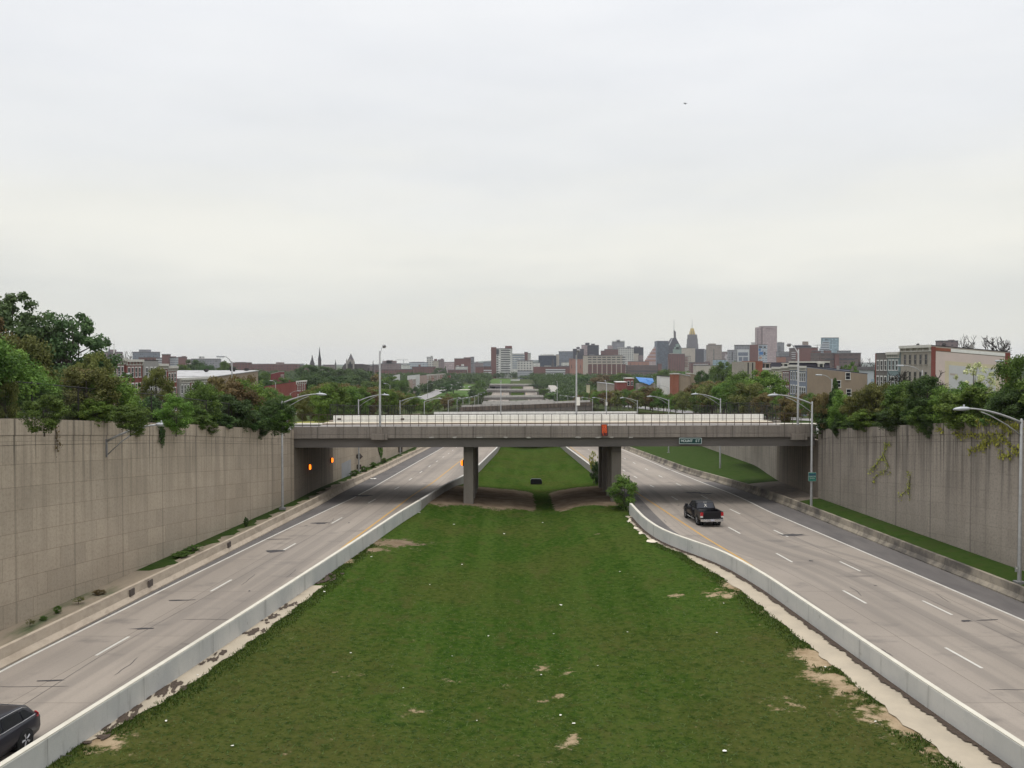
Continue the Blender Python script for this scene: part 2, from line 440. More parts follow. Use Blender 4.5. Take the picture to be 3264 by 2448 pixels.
# ------------------------------------------------------------------ lie of the land
def interp(pts):
    xs = [p[0] for p in pts]; ys = [p[1] for p in pts]
    return lambda y: float(np.interp(y, xs, ys))
_g = np.arange(-120, 9000, 1.0)
def smoothcurve(pts, win):
    z = np.interp(_g, [p[0] for p in pts], [p[1] for p in pts])
    k = np.hanning(win + 2)[1:-1]; k /= k.sum()
    zp = np.concatenate([np.full(win, z[0]), z, np.full(win, z[-1])])
    zz = np.convolve(zp, k, 'same')[win:-win]
    return lambda y: float(np.interp(y, _g, zz))
z_road = smoothcurve([(-120, .3), (0, .05), (95, -.3), (153, -2.9), (201, -5.1), (219, -5.9), (335, -10.2), (470, -14.2), (590, -15.4), (710, -14.6), (830, -13.4), (950, -12), (1100, -8.5), (1250, -8), (1600, -10), (2600, -16), (9000, -16)], 25)
z_top = smoothcurve([(-120, 13), (0, 12.4), (20, 12.0), (45.9, 10.5), (64, 9.0), (86, 6.85), (90, 6.7), (106, 6.66), (125, 5.6), (219, 1.2), (335, -2.9), (470, -7.6), (590, -8.4), (710, -7.8), (830, -6.6), (1000, -6.2), (1300, -8), (2600, -16), (9000, -16)], 7)
def sst(a, b, x):
    t = min(1, max(0, (x - a) / (b - a))); return t * t * (3 - 2 * t)
def zs(x, y):
    z = z_top(y)
    z += 15 * sst(130, 650, -x) * sst(420, 1400, y)
    z += 9 * sst(120, 500, x) * sst(350, 1000, y)
    return z
xl_wall = smoothcurve([(-120, -33), (15, -28.8), (45, -26), (79, -22.8), (89, -21.8), (120, -21.3), (155, -21.2), (1200, -21.0)], 7)
xr_wall = smoothcurve([(-120, 38), (20, 35.8), (57, 32.9), (71, 31.9), (90, 30.6), (104, 31.5), (127, 35.0), (196, 40.5), (225, 41), (300, 32), (400, 26), (1200, 25)], 7)
x_lo = smoothcurve([(-120, -28), (30, -24.9), (41, -23.75), (72.2, -20.9), (89.4, -19.5), (130, -18.9), (200, -18.6), (1200, -18.0)], 7)
x_li = smoothcurve([(-120, -26), (0, -20.4), (28.9, -16.7), (48.3, -14), (60, -12.5), (70, -11.2), (79, -10.1), (90, -8.4), (111, -6.1), (128, -5), (181, -3.1), (220, -2.6), (1200, -2.5)], 9)
x_ri = smoothcurve([(-120, 21), (20, 18.2), (30.6, 17.6), (35, 17.2), (40.8, 16.8), (54.9, 15.9), (60.5, 15.2), (63.5, 14.5), (67.5, 12.9), (71.1, 11.9), (76, 11.4), (84, 11.3), (120, 11.6), (184, 11.3), (1200, 11.0)], 5)
x_ro = smoothcurve([(-120, 38), (52.6, 30.4), (72, 28.9), (94, 27.2), (127, 25.0), (174, 24.8), (1200, 22.5)], 7)
# lane lines
x_le = smoothcurve([(-120, -30), (40.5, -23.4), (56, -21.7), (69.4, -20.1), (94, -16.9), (104, -16.5), (160, -16.0), (201, -15.6), (1200, -15)], 7)
x_ld = smoothcurve([(-120, -28), (42.7, -20.1), (56.2, -18.5), (66.6, -17.4), (90, -14.7), (104, -13.5), (177, -12.6), (1200, -12)], 7)
x_ly = smoothcurve([(-120, -20), (67.6, -13.1), (89, -11.3), (110, -10.0), (159, -8.8), (1200, -8.2)], 7)
x_ry = smoothcurve([(-120, 24), (62.9, 16.75), (71.4, 15.8), (84.5, 14.8), (94.4, 14.1), (120, 13.4), (1200, 12.8)], 7)
x_r1 = smoothcurve([(-120, 34), (42.4, 21.6), (64, 19.9), (74.3, 19.0), (93, 17.3), (105.6, 16.9), (129, 16.6), (1200, 16)], 7)
x_r2 = smoothcurve([(-120, 38), (51, 24.6), (61.5, 23.6), (84.3, 21.5), (94, 20.7), (120, 20.3), (146, 20.4), (1200, 19.5)], 7)
x_re = smoothcurve([(-120, 40), (48.6, 28.1), (66, 26.5), (85, 24.7), (110, 24.0), (137, 23.7), (180, 23.9), (1200, 22)], 7)
z_wl = lambda y: z_top(y) + (.65 if y < 88 else .5)
z_wr = lambda y: z_top(y) + (.75 if y < 88 else .5)
def z_med(x, y):
    a, b = x_li(y), x_ri(y); t = (x - a) / max(.1, b - a)
    z = z_road(y) - .10 - .55 * math.sin(math.pi * min(1, max(0, t))) ** 1.5
    if 85 < y < 112:   # low earth banks under the overpass with a ditch between
        e = sst(85, 90, y) * (1 - sst(103, 112, y))
        d = abs(x - 3.6)
        z += e * (.42 * sst(.2, 4.0, d) - .1)
    return z
def z_bank(x, y):      # verge between the right barrier and the right wall
    a, b = x_ro(y), xr_wall(y); t = (x - a) / max(.1, b - a)
    return z_road(y) + .45 + sst(0, 1, t) * (.35 + .25 * sst(104, 130, y))

def ysteps(a, b, near=1.0):
    ys = [a]
    while ys[-1] < b:
        y = ys[-1]; ys.append(min(b, y + max(near, near * (y - 60) / 40 if y > 100 else near)))
    return ys
def strip(mb, xa, xb, zf, ys, nx=1, mi=0, attr=None):
    """grid sheet between the curves xa(y) and xb(y)"""
    V, Fc, U = [], [], []
    for y in ys:
        a, b = xa(y), xb(y)
        for i in range(nx + 1):
            x = a + (b - a) * i / nx
            V.append((x, y, zf(x, y)))
    for j in range(len(ys) - 1):
        for i in range(nx):
            q = (j * (nx + 1) + i, j * (nx + 1) + i + 1, (j + 1) * (nx + 1) + i + 1, (j + 1) * (nx + 1) + i)
            Fc.append(q)
            U.append([(V[k][0] - xa(V[k][1]), V[k][1]) for k in q])
    return mb.add(V, Fc, mi, U)

# ground: one sheet to the horizon, with the sunken road as a trench in it
m = mat('ground_grass', (.030, .050, .014), (.050, .066, .022), .12, .95, .4, spec=.03, c3=(.075, .072, .034))
gb = MB()
ys = [-80, -40, -15, 0, 10] + [15 + 3 * i for i in range(72)] + [240 + 12 * i for i in range(70)] + [1120, 1200, 1300, 1500, 1800, 2200, 2800, 3600, 5000, 7000, 9000]
rows = []
for y in ys:
    xl, xr = xl_wall(y), xr_wall(y)
    tr = 1 - sst(960, 1090, y)
    zt = z_road(y) - 1.0
    r = []
    for x in (-6000, -3000, -1600, -900, -600, -420, -300, -210, -150, -110, -85, -65, -48, -36):
        r.append((x, y, zs(x, y)))
    for x in (xl - .55, xl - .5):
        z = z_top(y) if x < xl - .52 else z_top(y) * (1 - tr) + zt * tr
        r.append((x, y, z))
    for x in (-12, 0, 10, 20):
        r.append((x, y, (z_top(y) - .3) * (1 - tr) + zt * tr))
    for x in (xr + .5, xr + .55):
        z = z_top(y) if x > xr + .52 else z_top(y) * (1 - tr) + zt * tr
        r.append((x, y, z))
    for x in (48, 58, 70, 85, 110, 150, 210, 300, 420, 600, 900, 1600, 3000, 6000):
        r.append((x, y, zs(x, y)))
    rows.append(r)
nx = len(rows[0])
gb.add([p for r in rows for p in r], [(j * nx + i, j * nx + i + 1, (j + 1) * nx + i + 1, (j + 1) * nx + i) for j in range(len(ys) - 1) for i in range(nx - 1)])
tag(gb.build('ground', m), kind='structure')

# far low hills behind the town
hb = MB(); hv = []; hx = list(range(-2600, 3200, 60)); rg = random.Random(4)
ph = [rg.uniform(0, 6.28) for _ in range(6)]
for y, k in ((4300, 0), (4700, 1), (5600, 0)):
    for x in hx:
        h = 24 + 6 * math.sin(x / 310 + ph[0]) + 4 * math.sin(x / 130 + ph[1]) + 2.5 * math.sin(x / 47 + ph[2])
        h *= .35 + .65 * sst(-900, -100, x) * (1 - .6 * sst(200, 1500, x))
        hv.append((x, y, -20 if not k else h))
n = len(hx)
hb.add(hv, [(j * n + i, j * n + i + 1, (j + 1) * n + i + 1, (j + 1) * n + i) for j in range(2) for i in range(n - 1)])
tag(hb.build('hills', mat('far_hill', (.03, .045, .03), (.05, .06, .04), .02, .95)), kind='structure')

# ------------------------------------------------------------------ road surfaces
def road_material(name):
    m = bpy.data.materials.new(name); m.use_nodes = True; t = m.node_tree; b = t.nodes['Principled BSDF']
    b.inputs['Roughness'].default_value = .85; b.inputs['Specular IOR Level'].default_value = .25
    uv = N(t, 'ShaderNodeUVMap', uv_map='UVMap').outputs[0]
    s = N(t, 'ShaderNodeSeparateXYZ'); t.links.new(uv, s.inputs[0]); u, v = s.outputs[0], s.outputs[1]
    obj = N(t, 'ShaderNodeTexCoord').outputs['Object']
    c = mixc(t, smooth(t, noise(t, obj, .12, 5, .6, (1, .4, 1)), .35, .65), (.235, .202, .168), (.285, .246, .205))
    # slab by slab tone
    br = N(t, 'ShaderNodeTexBrick', offset=0.0, inp={'Scale': 1.0, 'Mortar Size': .022, 'Brick Width': 3.4, 'Row Height': 9.1,
           'Color1': (1.02, 1.02, 1.02, 1), 'Color2': (.90, .90, .91, 1), 'Mortar': (.50, .48, .46, 1)})
    t.links.new(uv, br.inputs['Vector'])
    mm = N(t, 'ShaderNodeMix', data_type='RGBA', blend_type='MULTIPLY'); mm.inputs[0].default_value = .85
    t.links.new(c, mm.inputs[6]); t.links.new(br.outputs[0], mm.inputs[7]); c = mm.outputs[2]
    # oil and tyre darkening along the lanes, cross smears
    lane = noise(t, uv, 1.0, 3, .5, (.75, .012, 1)); c = mixc(t, smooth(t, lane, .44, .64, 0, .62), c, (.155, .136, .118))
    sm = noise(t, uv, 1.0, 5, .6, (.28, .45, 1)); c = mixc(t, smooth(t, sm, .54, .74, 0, .7), c, (.122, .108, .097))
    fine = noise(t, obj, 9, 5); c = mixc(t, smooth(t, fine, .45, .85, 0, .3), c, (.14, .123, .107))
    t.links.new(c, b.inputs['Base Color'])
    bp = N(t, 'ShaderNodeBump', inp={'Strength': .15, 'Distance': .02}); t.links.new(fine, bp.inputs['Height']); t.links.new(bp.outputs[0], b.inputs['Normal'])
    return m
M_ROAD = road_material('road_concrete')
YS = ysteps(4, 1240)
zr = lambda x, y: z_road(y)
roads = {}
for nm, a, b in (('westbound_road', x_lo, x_li), ('eastbound_road', x_ri, x_ro)):
    roads[nm] = tag(strip(MB(), a, b, zr, YS, 6).build(nm, M_ROAD), kind='structure')
rw, re_ = roads['westbound_road'], roads['eastbound_road']
# dark asphalt shoulders
off = lambda f, d: (lambda y: f(y) + d)
ysh = ysteps(4, 260)
strip(MB(), off(x_lo, .1), off(x_le, -.05), lambda x, y: z_road(y) + .004, ysh, 2).build('shoulder', M_ASPH, rw)
strip(MB(), off(x_re, .1), off(x_ro, -.05), lambda x, y: z_road(y) + .004, ysteps(4, 112), 2).build('shoulder', M_ASPH, re_)
strip(MB(), off(x_ri, .3), lambda y: x_ri(y) + .3 + 1.9 * sst(62, 72, y), lambda x, y: z_road(y) + .004, ysteps(60, 99), 2).build('shoulder', M_ASPH, re_)
def line(nm, f, y0, y1, wd, m, par, dz=.009):
    strip(MB(), off(f, -wd / 2), off(f, wd / 2), lambda x, y: z_road(y) + dz, ysteps(y0, y1)).build(nm, m, par)
line('edge_line', x_le, 4, 900, .16, M_LINE_W, rw)
line('edge_line', x_re, 4, 900, .17, M_LINE_W, re_)
line('yellow_line', x_ly, 61, 900, .17, M_LINE_Y, rw)
line('yellow_line', x_ry, 56, 900, .17, M_LINE_Y, re_)
line('joint_seam', off(x_ld, .28), 8, 130, .05, M_SEAM, rw, .007)
line('joint_seam', off(x_r2, .55), 8, 120, .06, M_SEAM, re_, .007)
def dashes(f, ysl, par):
    for y in ysl:
        mb = MB((f(y), y, z_road(y)))
        strip(mb, off(f, -.075), off(f, .075), lambda x, yy: z_road(yy) + .009, [y, y + 1.5, y + 3.0])
        o = mb.build('lane_dash', M_LINE_W, par); o.location = mb.o
dashes(x_ld, [42.4, 54.6, 66.5, 78.4, 90.2, 102.5, 114.5, 126.5, 138.5, 150.5, 162.5, 174.5, 186.5, 198.5], rw)
dashes(x_r1, [40.6, 51.8, 62.8, 73.6, 84, 92.4, 105, 118, 129.5, 141.5, 153.5, 165.5, 177.5, 189.5], re_)
dashes(x_r2, [49.4, 60.0, 72.2, 83.4, 93.5, 107, 119.2, 132, 146, 158, 170, 182, 194], re_)
# tar patches and cracks in the slabs
def blob(mb, cx, cy, w_, l_, rot, seed, z, n=14, jag=.35):
    rg = random.Random(seed); V = [(cx, cy, z(cx, cy))]
    for k in range(n):
        t = 2 * math.pi * k / n; r = 1 + rg.uniform(-jag, jag)
        a, b = math.cos(t) * w_ / 2 * r, math.sin(t) * l_ / 2 * r
        x, y = cx + a * math.cos(rot) - b * math.sin(rot), cy + a * math.sin(rot) + b * math.cos(rot)
        V.append((x, y, z(x, y)))
    mb.add(V, [(0, 1 + k, 1 + (k + 1) % n) for k in range(n)])
zt_ = lambda x, y: z_road(y) + .012
for i, (sx, sy, Y, w_, l_) in enumerate([(875, 1759, 66.6, 1.3, .9), (1020, 1668, 78.5, 1.5, .8), (575, 1913, 52.5, 1.4, .25), (456, 2005, 46.8, 1.3, .25), (170, 2150, 39, 1.2, .2),
        (890, 1716, 71.2, 2.0, .18), (1150, 1575, 96, 2.2, 1.6), (1245, 1528, 113, 1.6, .3), (2525, 1696, 73, 2.0, .9), (2210, 1554, 99, 2.0, 1.0), (2248, 1555, 98, 1.8, .8),
        (3080, 1972, 48.2, .6, .35), (3150, 1972, 48.4, 1.2, .18), (2185, 1506, 128, 2.5, 1.0), (2140, 1500, 132, 2.0, .5)]):
    p = P(sx, sy, Y); mb = MB((p[0], p[1], z_road(p[1])))
    blob(mb, p[0], p[1], w_, l_, .1, i, zt_)
    o = mb.build('tar_patch', M_TAR, rw if sx < 1632 else re_, fix=False); o.location = mb.o

rg = random.Random(31)      # sealed cracks and small spalls
for i in range(34):
    left = i % 2 == 0; y = rg.uniform(30, 100); a, b_ = (x_le(y) + .3, x_li(y) - .8) if left else (x_ri(y) + 1.2, x_re(y) - .3)
    x = rg.uniform(a, b_); mb = MB((x, y, z_road(y)))
    if i % 3 == 0: blob(mb, x, y, rg.uniform(.15, .4), rg.uniform(.1, .35), rg.uniform(0, 3), i + 300, zt_, 9, .5)
    else:
        L_ = rg.uniform(.8, 3.2); px_, py_ = x, y; across = rg.random() < .6; k = 7; V = []
        for q in range(k + 1):
            w2 = .018 * (1 if 0 < q < k else .4)
            V += [(px_ - (0 if across else w2), py_ - (w2 if across else 0), z_road(py_) + .010), (px_ + (0 if across else w2), py_ + (w2 if across else 0), z_road(py_) + .010)]
            px_ += (L_ / k if across else rg.uniform(-.06, .06)); py_ += (rg.uniform(-.05, .05) if across else L_ / k)
        mb.add(V, [(2 * q, 2 * q + 1, 2 * q + 3, 2 * q + 2) for q in range(k)])
    o = mb.build('sealed_crack', M_TAR, rw if left else re_, fix=False); o.location = mb.o

# ------------------------------------------------------------------ grass median, gutter strips, verges
def median_material():
    m = bpy.data.materials.new('median_grass'); m.use_nodes = True; t = m.node_tree; b = t.nodes['Principled BSDF']
    b.inputs['Roughness'].default_value = .95; b.inputs['Specular IOR Level'].default_value = .0
    o = N(t, 'ShaderNodeTexCoord').outputs['Object']
    at = N(t, 'ShaderNodeAttribute', attribute_name='dirt').outputs['Fac']
    a1 = N(t, 'ShaderNodeAttribute', attribute_name='dry').outputs['Fac']
    big = noise(t, o, .12, 5); trk = noise(t, o, 1.0, 3, .5, (.55, .02, 1)); mid = noise(t, o, .9, 6, .65); fine = noise(t, o, 7, 6, .7)
    c = mixc(t, smooth(t, trk, .38, .62), (.025, .053, .0070), (.037, .067, .0110))
    c = mixc(t, mth(t, 'MULTIPLY', smooth(t, big, .42, .66), .5), c, (.056, .058, .0150))
    dk = mth(t, 'MULTIPLY', smooth(t, mth(t, 'ADD', mth(t, 'MULTIPLY', mid, .6), a1), .62, 1.08), .55)
    c = mixc(t, dk, c, (.062, .056, .0185))
    sp = noise(t, o, 3.2, 7, .75); c = mixc(t, mth(t, 'MULTIPLY', smooth(t, sp, .60, .72), mth(t, 'MULTIPLY_ADD', a1, 1.1, .1)), c, (.115, .092, .048))
    bl = noise(t, o, 1.0, 5, .7, (.9, 1.5, 1)); c = mixc(t, smooth(t, bl, .60, .68, 0, .75), c, (.016, .036, .0065))
    c = mixc(t, smooth(t, mid, .60, .72, 0, .6), c, (.014, .034, .006))
    c = mixc(t, smooth(t, fine, .5, .8, 0, .45), c, (.064, .074, .019))
    c = mixc(t, smooth(t, fine, .2, .42, .5, 0), c, (.012, .026, .005))
    g4 = noise(t, o, 2.6, 8, .82); c = mixc(t, smooth(t, g4, .40, .50, .72, 0), c, (.013, .029, .0055)); c = mixc(t, smooth(t, g4, .51, .62, 0, .62), c, (.070, .076, .022))
    g5 = noise(t, o, .45, 6, .7, (1.6, 1, 1)); c = mixc(t, smooth(t, g5, .52, .66, 0, .5), c, (.060, .056, .019))
    d = smooth(t, mth(t, 'ADD', at, mth(t, 'MULTIPLY_ADD', noise(t, o, 1.5, 8, .75), 2.2, -1.1)), .27, .55)
    dn = smooth(t, noise(t, o, .8, 5), .3, .7); dc = mixc(t, smooth(t, a1, .05, .3), mixc(t, dn, (.118, .086, .058), (.18, .138, .096)), mixc(t, dn, (.21, .15, .09), (.33, .255, .165)))
    c = mixc(t, d, c, dc)
    t.links.new(c, b.inputs['Base Color'])
    bp = N(t, 'ShaderNodeBump', inp={'Strength': .6, 'Distance': .06}); t.links.new(fine, bp.inputs['Height']); t.links.new(bp.outputs[0], b.inputs['Normal'])
    return m
M_MED = median_material()
ys = [4 + .6 * i for i in range(190)] + ysteps(118.5, 1000, 2.0)
NXM = 56
md = strip(MB(), off(x_li, .1), off(x_ri, -.1), z_med, ys, NXM).build('median_grass', M_MED)
tag(md, kind='structure')
def dirt_at(x, y):
    d = 0
    for cx, cy_, rx, ry, k in DIRT:
        q = ((x - cx) / rx) ** 2 + ((y - cy_) / ry) ** 2
        d = max(d, k * math.exp(-q))
    if 86 < y < 110 and -9 < x < 11.6:
        e = sst(87.5 + .8 * math.sin(x * 1.1), 90.5, y) * (1 - sst(103, 107.5, y)) * sst(.5, 1.6, abs(x - 3.4))
        d = max(d, e * 1.05)
    return d
def gp(sx, sy):     # photo pixel -> point on the near median (about 0.7 m below the road)
    Y = 14.45 / max(.05, (sy - 1158) / F)
    return P(sx, sy, Y)
DIRT = []
for sx, sy, rx, ry, k in [(1250, 1737, 1.7, 1.1, .75), (1200, 1760, .8, .8, .6), (1290, 1735, 2.0, .8, .5), (1110, 1800, .5, .6, .7), (1115, 1780, .4, .5, .7), (2350, 1880, .9, 1.2, .62), (2400, 1900, .8, 1.6, .6), (2265, 1815, .6, .5, .6),
        (2300, 1905, 1.0, .8, .5), (2580, 2105, .6, .6, .8), (2612, 2130, .5, .6, .85), (2590, 2170, .4, .6, .7), (2650, 2185, .6, .6, .78), (2690, 2215, .6, .5, .7), (2720, 2250, .6, .4, .6), (2760, 2290, .7, .4, .5), (2800, 2300, 1.0, 1.0, .55), (2560, 1985, .9, 1.0, .5), (2480, 1970, .7, .8, .5),
        (1780, 2212, .2, .3, .55), (1825, 2350, .14, .4, .6), (1790, 2370, .14, .3, .55), (1795, 2310, .14, .2, .5), (1710, 2220, .25, .3, .6), (1970, 2075, .45, .14, .6), (1730, 2115, .2, .35, .7), (1820, 2130, .2, .4, .7),
        (1750, 2430, .14, .3, .5), (2900, 2340, 1.2, .9, .6), (330, 2400, .8, .6, .6), (600, 2120, .4, .5, .4), (1905, 1700, .3, .3, .5), (900, 1985, .5, .5, .4), (3030, 2430, 1.0, .7, .6), (2150, 1900, .5, .4, .5), (2500, 2260, .6, .5, .45), (1120, 2155, .5, .4, .45), (1300, 2260, .6, .4, .4), (1450, 2160, .5, .3, .4)]:
    p = gp(sx, sy); DIRT.append((p[0], p[1], rx * 1.3, ry * 1.5, k * 1.05))
for nm, fn in (('dirt', dirt_at), ('dry', lambda x, y: .55 * (1 - sst(30, 62, y)) + .35 * sst(4, 13, abs(x - 1)) * (1 - sst(45, 90, y)))):
    a = md.data.attributes.new(nm, 'FLOAT', 'POINT')
    a.data.foreach_set('value', [fn(v.co.x, v.co.y) for v in md.data.vertices])

# concrete gutters beside the median barriers and the dark leaf litter in them
def wob(f, amp, sc, seed):
    return lambda y: f(y) + amp * (math.sin(y * sc + seed) + .6 * math.sin(y * sc * 2.7 + seed * 2) + .4 * math.sin(y * sc * 6.1))
zg = lambda d: (lambda x, y: z_med(x_ri(y) - .1, y) + d) if True else None
def zgl(d): return lambda x, y: z_med(x, y) + d
yl = [4 + .4 * i for i in range(132)]
gw = interp([(0, -.4), (31, -.35), (34.5, .5), (38, .9), (45, 1.0), (53, .85), (58, .75), (59.5, .1)])
tag(strip(MB(), off(x_li, .1), wob(lambda y: x_li(y) + .15 + gw(y), .09, 1.9, 1), zgl(.035), yl, 4).build('gutter_strip', M_STRIP), kind='structure')
gr_ = interp([(0, 2.1), (34, 1.65), (45, 1.45), (56, 1.35), (63, 1.25), (66, .5), (80, .45)])
yl2 = [4 + .4 * i for i in range(198)]
tag(strip(MB(), wob(lambda y: x_ri(y) - .15 - gr_(y), .08, 1.7, 2), off(x_ri, -.1), zgl(.035), yl2, 4).build('gutter_strip', M_STRIP), kind='structure')
tag(strip(MB(), (lambda y: x_ri(y) - .40 - .07 * math.sin(y * 2.3) - .05 * math.sin(y * 7.1 + 1) - .05 * math.sin(y * 17.3) - .10 * random.Random(int(y * 50)).random()), off(x_ri, -.1), zgl(.085), [4 + .1 * i for i in range(780)], 4).build('leaf_litter', M_LITTERDIRT), kind='stuff')
lb = MB(); rg = random.Random(12)
for i, yc in enumerate((33.5, 35.2, 37.2, 38.6, 42.3, 46.5, 49, 51.5, 57.5, 58.6)):
    for k in range(9):
        y = yc + rg.gauss(0, .55); q = abs(rg.gauss(0, .35)); x = x_li(y) + .2 + q
        blob(lb, x, y, rg.uniform(.1, .4), rg.uniform(.2, .8), .1, i * 20 + k, zgl(.052 + .0012 * k), 11, .55)
tag(lb.build('leaf_litter', M_LITTERDIRT, fix=False), kind='stuff')
M_PALE = mat('bare_sand', (.52, .46, .35), (.64, .58, .46), 2.5, .95, .4)
pb = MB()
for i, (sx, sy, w_, l_) in enumerate([(2113, 1733, 1.1, 1.6), (2068, 1690, .6, 1.4), (2085, 1706, .5, 1.2), (2035, 1665, .35, 2.0)]):
    p = gp(sx, sy); blob(pb, min(p[0], x_ri(p[1]) - .6), p[1], w_, l_, -.25, i + 70, zgl(.056), jag=.3)
tag(pb.build('sand_patch', M_PALE, fix=False), kind='structure')

# verges beside the outer barriers
M_VERGE = mat('verge_grass', (.017, .038, .007), (.033, .056, .012), 1.2, .95, .5, spec=.03, c3=(.038, .048, .015))
yv = [10 + i for i in range(91)] + ysteps(101, 230)
strip_l = strip(MB(), off(xl_wall, 0.0), off(x_lo, -.2), lambda x, y: z_road(y) + .5, yv, 2)
tag(strip_l.build('left_verge', mat('verge_mix', (.032, .058, .014), (.22, .18, .13), .5, .95, .5, stretch=(1, .3, 1), c3=(.27, .22, .16))), kind='structure')
vm = lambda y: xl_wall(y) + (x_lo(y) - xl_wall(y)) * (.42 + .12 * math.sin(y * 1.7) + .07 * math.sin(y * 4.3)) + .25 * sst(64, 60, y)
tag(strip(MB(), off(xl_wall, 0.0), vm, lambda x, y: z_road(y) + .505, [58 + .5 * i for i in range(85)] + [y for y in yv if y > 101], 2).build('left_verge', M_VERGE), kind='structure')
tag(strip(MB(), off(x_ro, .2), off(xr_wall, 0.0), z_bank, [y for y in yv if y < 88] + [88], 5).build('right_verge', M_VERGE), kind='structure')
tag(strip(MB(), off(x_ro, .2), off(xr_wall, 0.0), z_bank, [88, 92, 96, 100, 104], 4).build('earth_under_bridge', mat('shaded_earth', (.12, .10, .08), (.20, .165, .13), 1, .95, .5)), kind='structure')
tag(strip(MB(), off(x_ro, .2), off(xr_wall, 0.0), z_bank, [104] + [y for y in yv if y > 105], 5).build('right_verge', M_VERGE), kind='structure')

# ------------------------------------------------------------------ retaining walls
def wall(label, f, ztop, zbot, y0, y1, side, m, cap=True):
    """side +1: the wall's face looks towards +x (left wall); -1: towards -x"""
    ym = (y0 + y1) / 2
    o = (f(ym), ym, 0)
    root = thing('retaining_wall', label, 'wall', o)
    ys = ysteps(y0, y1, 1.75)
    def band(mb, v0, v1, proud, thick):
        """v0,v1 below the top (v1 None: to the ground)"""
        V, Fc, U = [], [], []; s = 0; pv = None
        for y in ys:
            x = f(y)
            if pv is not None: s += math.dist(pv, (x, y))
            pv = (x, y)
            zt = ztop(y)
            za = zt - v0; zb = zt - v1 if v1 is not None else zbot(y)
            xf, xb = x + side * proud, x - side * thick
            V += [(xf, y, za), (xf, y, zb), (xb, y, zb), (xb, y, za)]
            U.append((s, v0, zt - zb))
        n = len(ys)
        uv = []
        for j in range(n - 1):
            a, b = 4 * j, 4 * j + 4
            (s0, _, d0), (s1, _, d1) = U[j], U[j + 1]
            Fc.append((a, a + 1, b + 1, b)); uv.append([(s0, v0), (s0, d0), (s1, d1), (s1, v0)])
            Fc.append((a + 1, a + 2, b + 2, b + 1)); uv.append([(s0, d0), (s0, d0 + .4), (s1, d1 + .4), (s1, d1)])
            Fc.append((a + 2, a + 3, b + 3, b + 2)); uv.append([(s0, d0), (s0, v0), (s1, v0), (s1, d1)])
            Fc.append((a + 3, a, b, b + 3)); uv.append([(s0, v0 - .4), (s0, v0), (s1, v0), (s1, v0 - .4)])
        Fc.append((0, 3, 2, 1)); uv.append([(0, 0), (.4, 0), (.4, 5), (0, 5)])
        e = 4 * (n - 1)
        Fc.append((e, e + 1, e + 2, e + 3)); uv.append([(0, 0), (.4, 0), (.4, 5), (0, 5)])
        mb.add(V, Fc, 0, uv)
    b = MB(o); band(b, 1.41, None, 0, .5); b.build('wall_face', m, root)
    b = MB(o); band(b, .885, 1.385, 0.0, .5); b.build('wall_band', m, root)
    b = MB(o); band(b, 1.34, 1.44, -.05, .45); band(b, .84, .92, -.05, .45); b.build('groove', M_SEAM, root)
    b = MB(o); band(b, 0, .865, .03, .5); b.build('coping', m, root)
    return root
WALL_L = wall('tall beige concrete retaining wall on the left, foreground side of the overpass', xl_wall, z_wl, lambda y: z_road(y) - .4, 12, 88.6, 1, M_WL)
WALL_R = wall('tall streaked grey concrete retaining wall on the right with ivy, foreground side of the overpass', xr_wall, z_wr, lambda y: z_road(y) - .2, 18, 88.6, -1, M_WR)
wall('pale retaining wall seen beneath the overpass beside the westbound road', xl_wall, z_wl, lambda y: z_road(y) - .4, 106.2, 204, 1, M_WL)
wall('stained retaining wall above the grassy bank seen beneath the overpass', xr_wall, z_wr, lambda y: z_road(y) - .2, 106.2, 204, -1, M_WR)

# ------------------------------------------------------------------ barriers
def barrier(label, f, y0, y1, prof, m, top=None, topw=.115, toph=.9):
    ym = (y0 + y1) / 2; o = (f(ym), ym, z_road(ym))
    root = thing('concrete_barrier', label, 'barrier', o)
    ys = ysteps(y0, y1, 1.5)
    rings = [[(f(y) + a, y, z_road(y) + h) for a, h in prof] for y in ys]
    MB(o).loft(rings).build('barrier_body', m, root)
    if top:
        rings = [[(f(y) + a, y, z_road(y) + h) for a, h in ((-topw - .004, toph), (topw + .004, toph), (topw + .004, toph + .05), (-topw - .004, toph + .05))] for y in ys]
        MB(o).loft(rings).build('painted_top', top, root)
    return root
slab = [(-.16, -.9), (.16, -.9), (.14, .9), (-.14, .9)]
jl = [(-.25, -.3), (.28, -.3), (.28, .08), (.06, .34), (-.02, .82), (-.25, .82)]
jr = [(-.28, -.3), (.25, -.3), (.25, .80), (.0, .80), (-.08, .34), (-.28, .08)]
barrier('smooth white-topped median barrier beside the westbound road, foreground', x_li, 6, 86, slab, M_BARR, M_BARRTOP)
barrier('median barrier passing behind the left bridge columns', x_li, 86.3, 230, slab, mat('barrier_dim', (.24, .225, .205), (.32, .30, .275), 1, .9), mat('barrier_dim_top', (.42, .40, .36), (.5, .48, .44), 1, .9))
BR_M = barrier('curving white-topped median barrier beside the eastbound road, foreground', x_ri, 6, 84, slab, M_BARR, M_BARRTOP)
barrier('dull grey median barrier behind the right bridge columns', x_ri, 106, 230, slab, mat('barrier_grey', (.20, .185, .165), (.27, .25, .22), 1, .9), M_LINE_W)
BL = barrier('low tan barrier along the foot of the left retaining wall', x_lo, 8, 230, jl, M_BARL)
barrier('crumbling grey barrier along the right shoulder with flaking face', x_ro, 8, 230, jr, M_BARRT)
